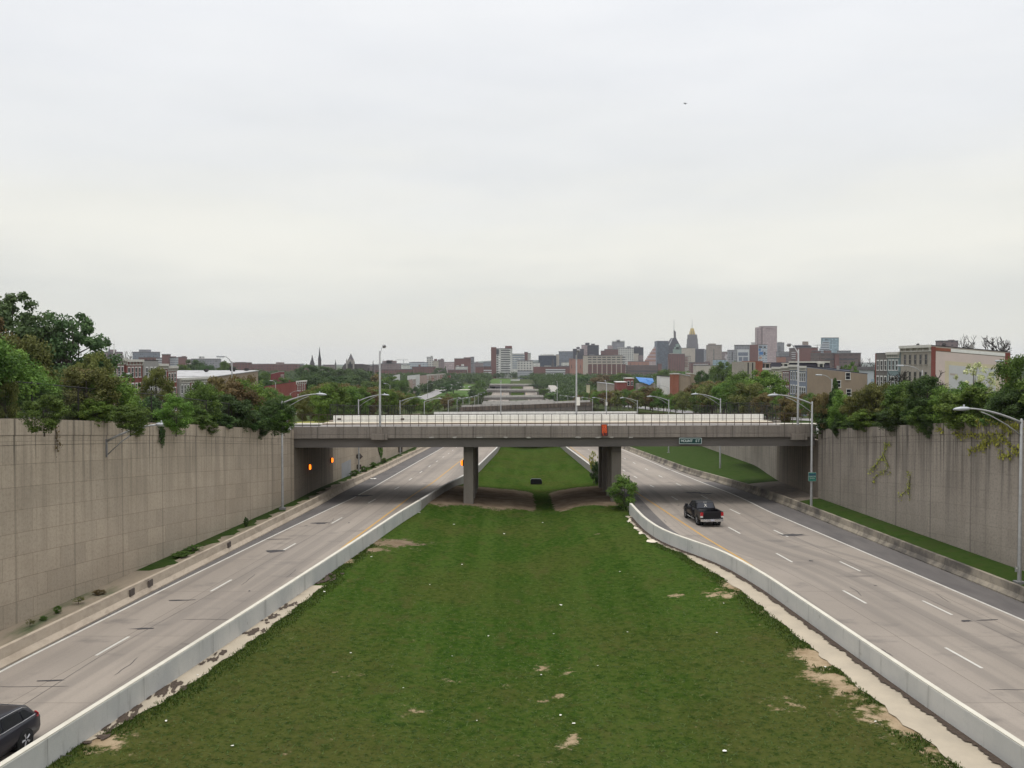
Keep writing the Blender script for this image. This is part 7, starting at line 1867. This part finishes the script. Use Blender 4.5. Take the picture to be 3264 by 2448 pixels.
b = MB(t.location); b.tube([(xb0 - .05, 88.46, zt_ + .02), (xb1 + .08, 88.46, zt_ + .05)], .02, 5); b.build('rod', M_DARKM, t)
# amber lamps under the overpass
GA = 'lit amber wall lamps under the overpass'
for x, y, z, s_, lab in ((xl_wall(94), 94, 2.95, 1, 'lit amber wall lamp under the overpass, lower left one'), (xl_wall(104.8), 104.8, 2.5, 1, 'lit amber wall lamp under the overpass, deeper in the shade'), (-4.95, 91.2, 3.7, -1, 'lit amber lamp on the side of the left front bridge column')):
    t = thing('wall_lamp', lab, 'wall lamp', (x, y, z), 0, GA)
    b = MB(); b.box(0 if s_ > 0 else -.14, .14 if s_ > 0 else 0, -.17, .17, -.28, .3); b.build('housing', M_DARKM, t)
    b = MB(); b.lathe([(.10, -.25), (.145, -.2), (.15, .1), (.12, .24), (.03, .28)], (.19 * s_ , 0, 0), 10); b.build('lens', M_AMBER, t, True)
# faded blue rectangle painted on the far wall
y0_, y1_ = 111.0, 117.0; fx = lambda y: xl_wall(y) + .02
t = thing('painted_patch', 'faded pale blue rectangle painted on the wall past the overpass', 'painted patch', (fx(114), 114, 0))
b = MB(t.location); b.add([(fx(y0_), y0_, z_road(y0_) + .5), (fx(y1_), y1_, z_road(y1_) + .5), (fx(y1_), y1_, z_road(y1_) + 2.6), (fx(y0_), y0_, z_road(y0_) + 2.4)], [(0, 1, 2, 3)]); b.build('paint', mat('faded_blue_paint', (.30, .31, .32), (.27, .27, .27), 1, .9), t)

# ------------------------------------------------------------------ vehicles (local +x is forwards)
def wheel(par, x, y, r, w_, rimm, spokes=5):
    s = 1 if y > 0 else -1
    t = bpy.data.objects.new('wheel', None); col.objects.link(t); t.parent = par; t.location = (x, y, r); t.empty_display_size = .1
    b = MB(); b.lathe([(r * .64, -w_ / 2), (r * .93, -w_ / 2), (r, -w_ * .32), (r, w_ * .32), (r * .93, w_ / 2), (r * .64, w_ / 2)], n=26, axis='y'); b.build('tyre', M_RUBBER, t, True)
    b = MB(); b.lathe([(r * .66, -.02), (r * .66, s * w_ * .42), (r * .58, s * w_ * .47), (r * .56, s * w_ * .30)] if s > 0 else [(r * .66, .02), (r * .66, -w_ * .42), (r * .58, -w_ * .47), (r * .56, -w_ * .30)], n=22, axis='y')
    b.lathe([(r * .16, 0), (r * .16, s * w_ * .46), (r * .08, s * w_ * .48)], n=10, axis='y')
    for k in range(spokes):
        for d in (-.11, .11):
            a = 2 * math.pi * k / spokes + d; a2 = a - d * .4
            b.tube([(r * .12 * math.cos(a2), s * w_ * .45, r * .12 * math.sin(a2)), (r * .60 * math.cos(a), s * w_ * .43, r * .60 * math.sin(a))], r * .085, 4)
    b.build('rim', rimm, t)
    b = MB(); b.lathe([(r * .60, s * .01), (r * .60, s * .03)], n=16, axis='y'); b.build('brake_disc', M_DARKM, t)
def ring(x, zb, z1, z2, zt, wb, w1, w2, wt):
    return [(x, -wb, zb), (x, -w1, z1), (x, -w2, z2), (x, -wt, zt), (x, wt, zt), (x, w2, z2), (x, w1, z1), (x, wb, zb)]
def quad_panel(par, nm, m, pts, off=(0, 0, 0), th=.01):
    n = Vector(pts[1]) - Vector(pts[0]); k = (Vector(pts[-1]) - Vector(pts[0])); nn = n.cross(k).normalized() * th
    if nn.dot(Vector(off)) < 0: nn = -nn
    b = MB(); q = [tuple(Vector(p) - nn) for p in pts] + [tuple(Vector(p) + nn) for p in pts]; c = len(pts)
    b.add(q, [tuple(range(c - 1, -1, -1)), tuple(range(c, 2 * c))] + [(i, (i + 1) % c, c + (i + 1) % c, c + i) for i in range(c)]); return b.build(nm, m, par)
def side_pts(prof, y0, z0, y1, z1, s):
    """points (x, t) on the sloping side of the cabin"""
    return [(x, s * (y0 + (y1 - y0) * t), z0 + (z1 - z0) * t) for x, t in prof]
# dark SUV at the lower left
h_dir = Vector((x_li(24) - x_li(40), -16, 0)).normalized(); ang = math.atan2(h_dir.y, h_dir.x)
rw_ = Vector((-17.75, 32.35, 0)); ctr = rw_ + h_dir * 1.85 + Vector((h_dir.y, -h_dir.x, 0)) * .84
t = thing('sport_utility_car', 'dark charcoal sport utility car with red tail light, cut off by the lower left corner', 'car', (ctr.x, ctr.y, z_road(30)), ang)
b = MB(); b.loft([ring(-2.40, .48, .62, .86, .93, .74, .80, .80, .70), ring(-2.30, .36, .55, .92, 1.03, .84, .90, .88, .80), ring(-1.95, .30, .55, .95, 1.06, .88, .945, .925, .86), ring(-1.4, .28, .55, .93, 1.05, .88, .955, .94, .88), ring(-.5, .26, .5, .88, 1.02, .88, .95, .94, .89),
    ring(.6, .26, .5, .86, 1.0, .88, .95, .935, .88), ring(1.05, .26, .5, .86, 1.0, .88, .95, .925, .85), ring(1.5, .27, .52, .82, .96, .88, .95, .92, .80), ring(2.0, .28, .5, .74, .86, .84, .92, .88, .72), ring(2.38, .34, .46, .60, .70, .66, .78, .74, .58)])
body = b.build('body', M_CHARP, t, True, bevel=.0)
b = MB(); b.loft([[(x, -w0, z0), (x2, -w1, z1), (x2, w1, z1), (x, w0, z0)] for x, x2, w0, w1, z0, z1 in ((-2.22, -2.16, .78, .70, 1.03, 1.12), (-2.05, -1.86, .85, .69, 1.03, 1.42), (-1.7, -1.45, .87, .70, 1.03, 1.545), (-.6, -.6, .88, .715, 1.01, 1.60), (.1, .0, .88, .71, 1.0, 1.59), (.75, .35, .87, .70, 1.0, 1.50), (1.22, 1.16, .84, .74, .99, 1.02))])
cabin = b.build('cabin', M_CHARP, t, True)
mod = cabin.modifiers.new('b', 'BEVEL'); mod.width = .04; mod.segments = 3
for s in (1, -1):
    off = (0, s, 0)
    sp = side_pts([(-1.62, .16), (-1.95, .12), (-1.78, .56), (-1.56, .74), (-1.36, .34)], .885, 1.03, .69, 1.56, s)
    quad_panel(t, 'quarter_window', M_GLASSD, side_pts([(-1.98, .10), (-1.42, .08), (-1.36, .74), (-1.58, .72)], .878, 1.03, .70, 1.54, s), off, .014)
    quad_panel(t, 'rear_window', M_GLASSD, side_pts([(-1.36, .08), (-.38, .06), (-.38, .82), (-1.28, .78)], .884, 1.02, .712, 1.57, s), off, .014)
    quad_panel(t, 'front_window', M_GLASSD, side_pts([(-.30, .06), (.92, .06), (.36, .78), (-.30, .82)], .886, 1.01, .712, 1.58, s), off, .014)
    b = MB(); b.tube(side_pts([(-2.02, .06), (-1.4, .035), (-.3, .02), (.95, .02)], .896, 1.03, .72, 1.58, s), .013, 5); b.build('chrome_strip', M_CHROME, t)
    b = MB(); b.tube(side_pts([(-1.72, .72), (-1.5, .84), (-1.2, .88), (-.3, .90), (.36, .86), (.9, .1)], .90, 1.03, .722, 1.58, s), .012, 5); b.build('chrome_strip', M_CHROME, t)
    b = MB(); b.loft([[(-2.33, s * .63, .88), (-2.33, s * .63, 1.06), (-2.22, s * .86, 1.06), (-2.2, s * .90, .92)], [(-2.42, s * .66, .88), (-2.38, s * .66, 1.05), (-2.22, s * .90, 1.04), (-2.02, s * .945, .98)]]); b.build('tail_light', M_RED, t)
    b = MB(); b.lathe([(.42, .0), (.42, s * .965)], (-1.4, 0, .34), 24, 'y'); b.build('wheel_arch', M_RUBBER, t)
    b = MB(); b.lathe([(.42, .0), (.42, s * .962)], (1.38, 0, .34), 24, 'y'); b.build('wheel_arch', M_RUBBER, t)
    wheel(t, -1.4, s * .865, .375, .24, M_ALLOY, 5); wheel(t, 1.38, s * .865, .375, .24, M_ALLOY, 5)
    b = MB(); b.box(.55, .75, s * .92, s * 1.08, .98, 1.12); b.build('mirror', M_CHARP, t)
quad_panel(t, 'rear_screen', M_GLASSD, [(-2.18, -.70, 1.08), (-2.18, .70, 1.08), (-1.88, .60, 1.42), (-1.88, -.60, 1.42)], (-1, 0, .6), .016)
b = MB(); b.tube([(-.9, .2, 1.58), (-1.05, .2, 1.82)], .008, 4); b.build('aerial', M_DARKM, t)
# black pickup on the eastbound road
pa = P(2227.5, 1674, 77.4); pb_ = P(2198.7, 1654.5, 80.9); pc = P(2290, 1671.4, 77.6)
hd = Vector((-.085, 1, 0)).normalized(); ang = math.atan2(hd.y, hd.x); rear = Vector(((pa[0] + pc[0]) / 2, 77.7, 0)); ctr = rear + hd * 1.8
t = thing('pickup_truck', 'black pickup truck with chrome bumper driving away on the right road', 'pickup', (ctr.x, ctr.y, z_road(79)), ang)
b = MB(); b.loft([ring(-1.0, .48, .66, 1.15, 1.30, .90, 1.0, 1.0, .95), ring(.2, .48, .66, 1.15, 1.30, .90, 1.0, 1.0, .95), ring(1.25, .48, .66, 1.14, 1.28, .90, 1.0, .99, .90), ring(1.4, .48, .66, 1.14, 1.27, .90, 1.0, .98, .86), ring(2.4, .5, .66, 1.08, 1.20, .88, 1.0, .97, .8), ring(2.85, .55, .68, .98, 1.08, .8, .92, .88, .7)]); b.build('body', M_BLACKP, t, True)
b = MB(); b.loft([[(x, -w0, z0), (x2, -w1, z1), (x2, w1, z1), (x, w0, z0)] for x, x2, w0, w1, z0, z1 in ((-1.02, -.88, .93, .74, 1.28, 1.86), (-.7, -.6, .94, .76, 1.28, 1.92), (.2, .1, .94, .76, 1.28, 1.93), (.9, .45, .93, .74, 1.28, 1.86), (1.38, 1.3, .88, .8, 1.27, 1.30))]); cb_ = b.build('cab', M_BLACKP, t, True); md_ = cb_.modifiers.new('b', 'BEVEL'); md_.width = .05; md_.segments = 3
quad_panel(t, 'rear_window', mat('tinted_glass', (.045, .048, .06), (.06, .064, .078), 1, .25, spec=.6), [(-1.015, -.80, 1.36), (-1.015, .80, 1.36), (-.91, .68, 1.80), (-.91, -.68, 1.80)], (-1, 0, 0), .012)
for s in (1, -1):
    b = MB(); b.box(-2.85, -1.02, s * .86, s * 1.0, .58, 1.34); b.build('bed_side', M_BLACKP, t, bevel=.03)
    quad_panel(t, 'side_window', M_GLASSD, side_pts([(-.72, .1), (1.05, .1), (.42, .88), (-.62, .9)], .94, 1.28, .765, 1.92, s), (0, s, 0), .013)
    b = MB(); b.box(-2.93, -2.70, s * .80, s * 1.012, .98, 1.28); b.build('tail_light', M_RED, t); b = MB(); b.box(-2.93, -2.72, s * .81, s * 1.012, .84, .975); b.build('reversing_light', M_CLEAR, t)
    for x in (-1.75, 1.85):
        b = MB(); b.lathe([(.50, s * .55), (.50, s * 1.006)], (x, 0, .44), 22, 'y'); b.build('wheel_arch', M_RUBBER, t); wheel(t, x, s * .89, .42, .28, M_STEELD, 6)
    b = MB(); b.box(.95, 1.12, s * 1.02, s * 1.28, 1.24, 1.48); b.build('mirror', M_BLACKP, t, bevel=.04)
    b = MB(); b.tube([(-.9, s * 1.02, .42), (1.2, s * 1.02, .42)], .045, 6); b.build('side_step', M_CHROME, t)
b = MB(); b.box(-2.84, -1.02, -.86, .86, .80, .86); b.build('bed_floor', M_RUBBER, t)
b = MB(); b.box(-2.90, -2.82, -.79, .79, .72, 1.33); b.build('tailgate', M_BLACKP, t, bevel=.02)
b = MB(); b.loft([[(-2.85, y, .48), (-2.85 - d, y, .50), (-2.85 - d, y, .70), (-2.85, y, .72)] for y, d in ((-1.0, .08), (-.75, .2), (-.35, .24), (-.28, .17), (.28, .17), (.35, .24), (.75, .2), (1.0, .08))]); b.build('bumper', M_CHROME, t)
b = MB(); b.box(-3.04, -3.025, -.16, .16, .54, .69); b.build('licence_plate', mat('plate', (.42, .42, .48), (.5, .5, .55), 3, .6), t)
b = MB(); b.tube([(-2.6, -.45, .42), (-3.0, -.45, .42)], .045, 8); b.build('exhaust', M_CHROME, t)
b = MB(); b.box(-2.6, 2.3, -.35, .35, .36, .56); b.build('chassis', M_RUBBER, t)
# the white X sticker on the rear window
for a0, a1 in (((-.13, 1.47), (.10, 1.72)), ((.10, 1.47), (-.08, 1.72))):
    f_ = lambda y, z: (-1.035 + (z - 1.36) * .24, y, z)
    b = MB(); b.tube([f_(*a0), f_(*a1)], .03, 4); b.build('sticker', M_PAPER, t)
b = MB(); b.box(-.9, -.85, -.13, -.03, 1.85, 1.90); b.box(-.9, -.85, .05, .15, 1.85, 1.90); b.build('brake_lamp', M_CLEAR, t)
# plain far cars
def car(label, x, y, z, rz, m, group='cars far down the streets'):
    t = thing('parked_car', label, 'car', (x, y, z), rz, group)
    b = MB(); b.loft([ring(-2.2, .4, .55, .75, .85, .7, .8, .78, .68), ring(-1.8, .28, .5, .85, .95, .8, .88, .86, .78), ring(.8, .26, .5, .82, .92, .8, .88, .86, .78), ring(1.8, .28, .48, .72, .80, .78, .86, .82, .68), ring(2.2, .36, .46, .58, .64, .62, .74, .7, .55)]); b.build('body', m, t, True)
    b = MB(); b.loft([[(x_, -w0, z0), (x2, -w1, z1), (x2, w1, z1), (x_, w0, z0)] for x_, x2, w0, w1, z0, z1 in ((-1.75, -1.2, .78, .62, .92, 1.36), (-.4, -.4, .8, .64, .92, 1.45), (.3, .1, .8, .63, .92, 1.42), (1.05, .9, .78, .7, .9, .98))]); b.build('cabin', M_GLASSD, t, True)
    b = MB(); b.box(-1.2, .15, -.6, .6, 1.41, 1.47); b.build('roof', m, t)
    for s in (1, -1):
        for x_ in (-1.35, 1.35): wheel(t, x_, s * .78, .31, .2, M_STEELD, 5)
        b = MB(); b.box(-2.22, -2.08, s * .45, s * .74, .68, .82); b.build('tail_light', M_RED, t)
    return t
car('dark car with an orange-red tail light on the cross street, half hidden by leaves', -27.2, 98.5, zs(-27, 98) + .05, math.pi, M_CHARP, None)
car('white car driving up the left side street', -56, 690, zs(-56, 690) + .1, -math.pi / 2, M_WHITE)
car('white car parked at the lawn edge beside the dark tree', P(1500, 1224, 760)[0], 760, zs(-36, 760) + .35, 0, M_WHITE)
car('white car parked left of the lawn, nearest the street', P(1474, 1226, 762)[0], 762, zs(-44, 762) + .3, .2, M_WHITE)
car('grey car parked left of the white ones by the lawn', P(1457, 1227, 764)[0], 764, zs(-48, 764) + .3, .1, M_STEEL)
car('white car on the westbound road between the farthest bridges', -11, 690, z_road(690) + .02, -math.pi / 2, M_WHITE)
car('dark car on the eastbound road between the farthest bridges', 14.5, 680, z_road(680) + .02, math.pi / 2, M_CHARP)
car('dark car on the eastbound road below the fifth overpass', 15.5, 545, z_road(545) + .02, math.pi / 2, M_BLACKP)

# ------------------------------------------------------------------ black box, litter, twig, bird
x, Y_, _ = P(1709, 1525, 116); z = z_med(x, 116)
t = thing('black_box', 'abandoned black box with clipped corners lying on the grass beyond the overpass', 'box', (x, 116, z))
b = MB(); b.prism([(-.74, 0), (.74, .04), (.75, .50), (.58, .68), (-.62, .70), (-.75, .54)], 'y', -.35, .35); b.build('shell', M_BLACKBOX, t, bevel=.02)
b = MB(); b.box(-.6, .6, -.30, .30, .70, .74); b.build('lid', M_BLACKBOX, t)
GLI = 'white litter scraps on the median grass'
rg = random.Random(9)
lit = [(1788, 1918, .30), (1473, 1793, .22), (1557, 2018, .2), (1725, 2141, .2), (1787, 2272, .2), (1829, 2299, .24), (2307, 1935, .2), (2285, 2026, .17), (1034, 1901, .28), (1118, 2089, .16), (1441, 2085, .12), (1975, 1819, .2), (2310, 2402, .28), (1184, 1785, .25), (1130, 1776, .3), (1765, 2010, .14), (1285, 2192, .14), (1447, 1669, .3), (1607, 1690, .3), (1171, 1751, .32), (1730, 1655, .25),
       (990, 1855, .2), (1370, 1862, .15), (1905, 2115, .14), (1520, 2290, .12), (2000, 2010, .14), (1337, 1640, .35), (2630, 2150, .18), (2790, 2330, .18), (2000, 1668, .3), (2060, 1712, .3), (630, 2180, .16), (530, 2330, .2), (740, 2400, .2)]
pm = None
for i, (sx, sy, s_) in enumerate(lit):
    p = gp(sx, sy); z = z_med(p[0], p[1]) + .05
    if pm is None:
        b = MB(); V = [(0, 0, .22)] + [(math.cos(k * 1.05) * rg.uniform(.35, .6), math.sin(k * 1.05) * rg.uniform(.35, .6), rg.uniform(0, .25)) for k in range(6)] + [(math.cos(k * 1.05) * .3, math.sin(k * 1.05) * .3, 0) for k in range(6)]
        b.add(V, [(0, 1 + k, 1 + (k + 1) % 6) for k in range(6)] + [(1 + k, 7 + k, 7 + (k + 1) % 6, 1 + (k + 1) % 6) for k in range(6)]); pm = b.mesh('paper_scrap', M_PAPER)
    o = bpy.data.objects.new('paper_scrap', pm); col.objects.link(o); o.location = (p[0], p[1], z); s_ *= .75; o.scale = (s_, s_ * rg.uniform(.6, 1), s_ * .8); o.rotation_euler = (0, 0, rg.uniform(0, 6))
    tag(o, 'small scrap of white litter lying on the median grass', 'litter', GLI)
for sx, sy, l_, w_, lab in ((348, 2312, .75, .3, 'torn sheet of pale plastic beside the left gutter'), (375, 2283, .35, .2, 'folded white scrap above the torn plastic sheet by the left gutter'), (210, 2382, .9, .4, 'tattered strips of pale plastic in the grass at the lower left'), (2119, 1727, .3, .2, 'white scrap on the sand patch by the curving barrier'), (2226, 1771, .3, .2, 'white plastic lid in the dark litter behind the curving barrier'), (1503, 1502, .8, .5, 'white bag on the left road shoulder past the overpass')):
    p = gp(sx, sy) if sx != 1503 else P(1190, 1522, 116)
    z = z_med(p[0], p[1]) + .07 if sx != 1503 else z_road(116) + .02
    t = thing('plastic_sheet', lab, 'litter', (p[0], p[1], z), .4); b = MB(); V = []
    for j in range(4):
        for i in range(6): V.append((l_ * (i / 5 - .5) + .06 * rg.uniform(-1, 1), w_ * (j / 3 - .5) * (1 + .5 * math.sin(i * 2.1)), .02 + .09 * rg.random()))
    b.add(V, [(j * 6 + i, j * 6 + i + 1, (j + 1) * 6 + i + 1, (j + 1) * 6 + i) for j in range(3) for i in range(5)]); o = b.build('sheet', M_PAPER, t, fix=False); o.modifiers.new('s', 'SOLIDIFY').thickness = .006
p = P(3025 + 0, 2335, 29.8); x = x_ri(29.6) - .95
t = thing('twig', 'thin curled twig on the right gutter strip', 'twig', (x, 29.6, z_med(x, 29.6) + .06)); b = MB(); b.tube([(-.35, .25, .0), (-.3, -.05, .04), (-.02, -.12, .05), (.2, .05, .04), (.36, .2, .02)], [.014, .013, .012, .010, .007], 5); b.tube([(-.02, -.12, .05), (.1, -.3, .03)], .007, 4); b.build('stem', M_TWIG, t)
x = x_ri(27) - .42; t = thing('wrapper', 'crumpled orange wrapper in the dark litter at the lower right', 'litter', (x, 26.9, z_med(x, 26.9) + .08)); b = MB(); b.add([(-.16, -.1, 0), (.14, -.12, .03), (.18, .1, 0), (-.1, .13, .04), (0, 0, .13)], [(0, 1, 4), (1, 2, 4), (2, 3, 4), (3, 0, 4), (3, 2, 1, 0)]); b.build('wrapper_film', mat('orange_film', (.5, .26, .04), (.55, .3, .06), 3, .5), t)
# bird high over the road
p = Vector(P(2183, 330, 60)); t = thing('bird', 'small dark bird gliding high in the sky with spread wings', 'bird', p)
t.rotation_euler = (R(55), R(-8), R(35))
b = MB(); b.lathe([(.004, -.075), (.022, -.045), (.03, 0), (.024, .04), (.016, .06), (.004, .085)], n=8, axis='y'); bd = b.build('body', M_BLACKBOX, t, True)
for s in (1, -1):
    b = MB(); q = [(0, .03), (.09, .045), (.17, .0), (.20, -.035), (.12, -.01), (.05, -.03), (0, -.035)]
    V = [(s * x_, y_, .004 + x_ * .18) for x_, y_ in q] + [(s * x_, y_, -.004 + x_ * .18) for x_, y_ in q]; n = len(q)
    b.add(V, [tuple(range(n)), tuple(range(2 * n - 1, n - 1, -1))] + [(i, (i + 1) % n, n + (i + 1) % n, n + i) for i in range(n)]); b.build('wing', M_BLACKBOX, t)
b = MB(); b.add([(-.012, -.06, 0), (.012, -.06, 0), (.03, -.13, 0), (0, -.11, 0), (-.03, -.13, 0), (0, -.09, .008)], [(0, 1, 5), (1, 2, 3, 5), (3, 4, 0, 5), (0, 4, 3, 2, 1)]); b.build('tail', M_BLACKBOX, t)

# ------------------------------------------------------------------ haze
HAZE = 6.5e-5
if HAZE:
    m = bpy.data.materials.new('haze_air'); m.use_nodes = True; t = m.node_tree
    for n_ in list(t.nodes): t.nodes.remove(n_)
    pv = N(t, 'ShaderNodeVolumePrincipled'); pv.inputs['Color'].default_value = (.90, .93, 1.0, 1); pv.inputs['Density'].default_value = HAZE; pv.inputs['Anisotropy'].default_value = .0
    oo = N(t, 'ShaderNodeOutputMaterial'); t.links.new(pv.outputs[0], oo.inputs['Volume'])
    b = MB(); b.box(-6100, 6100, -110, 9100, -24, 150); tag(b.build('haze', m), kind='stuff')
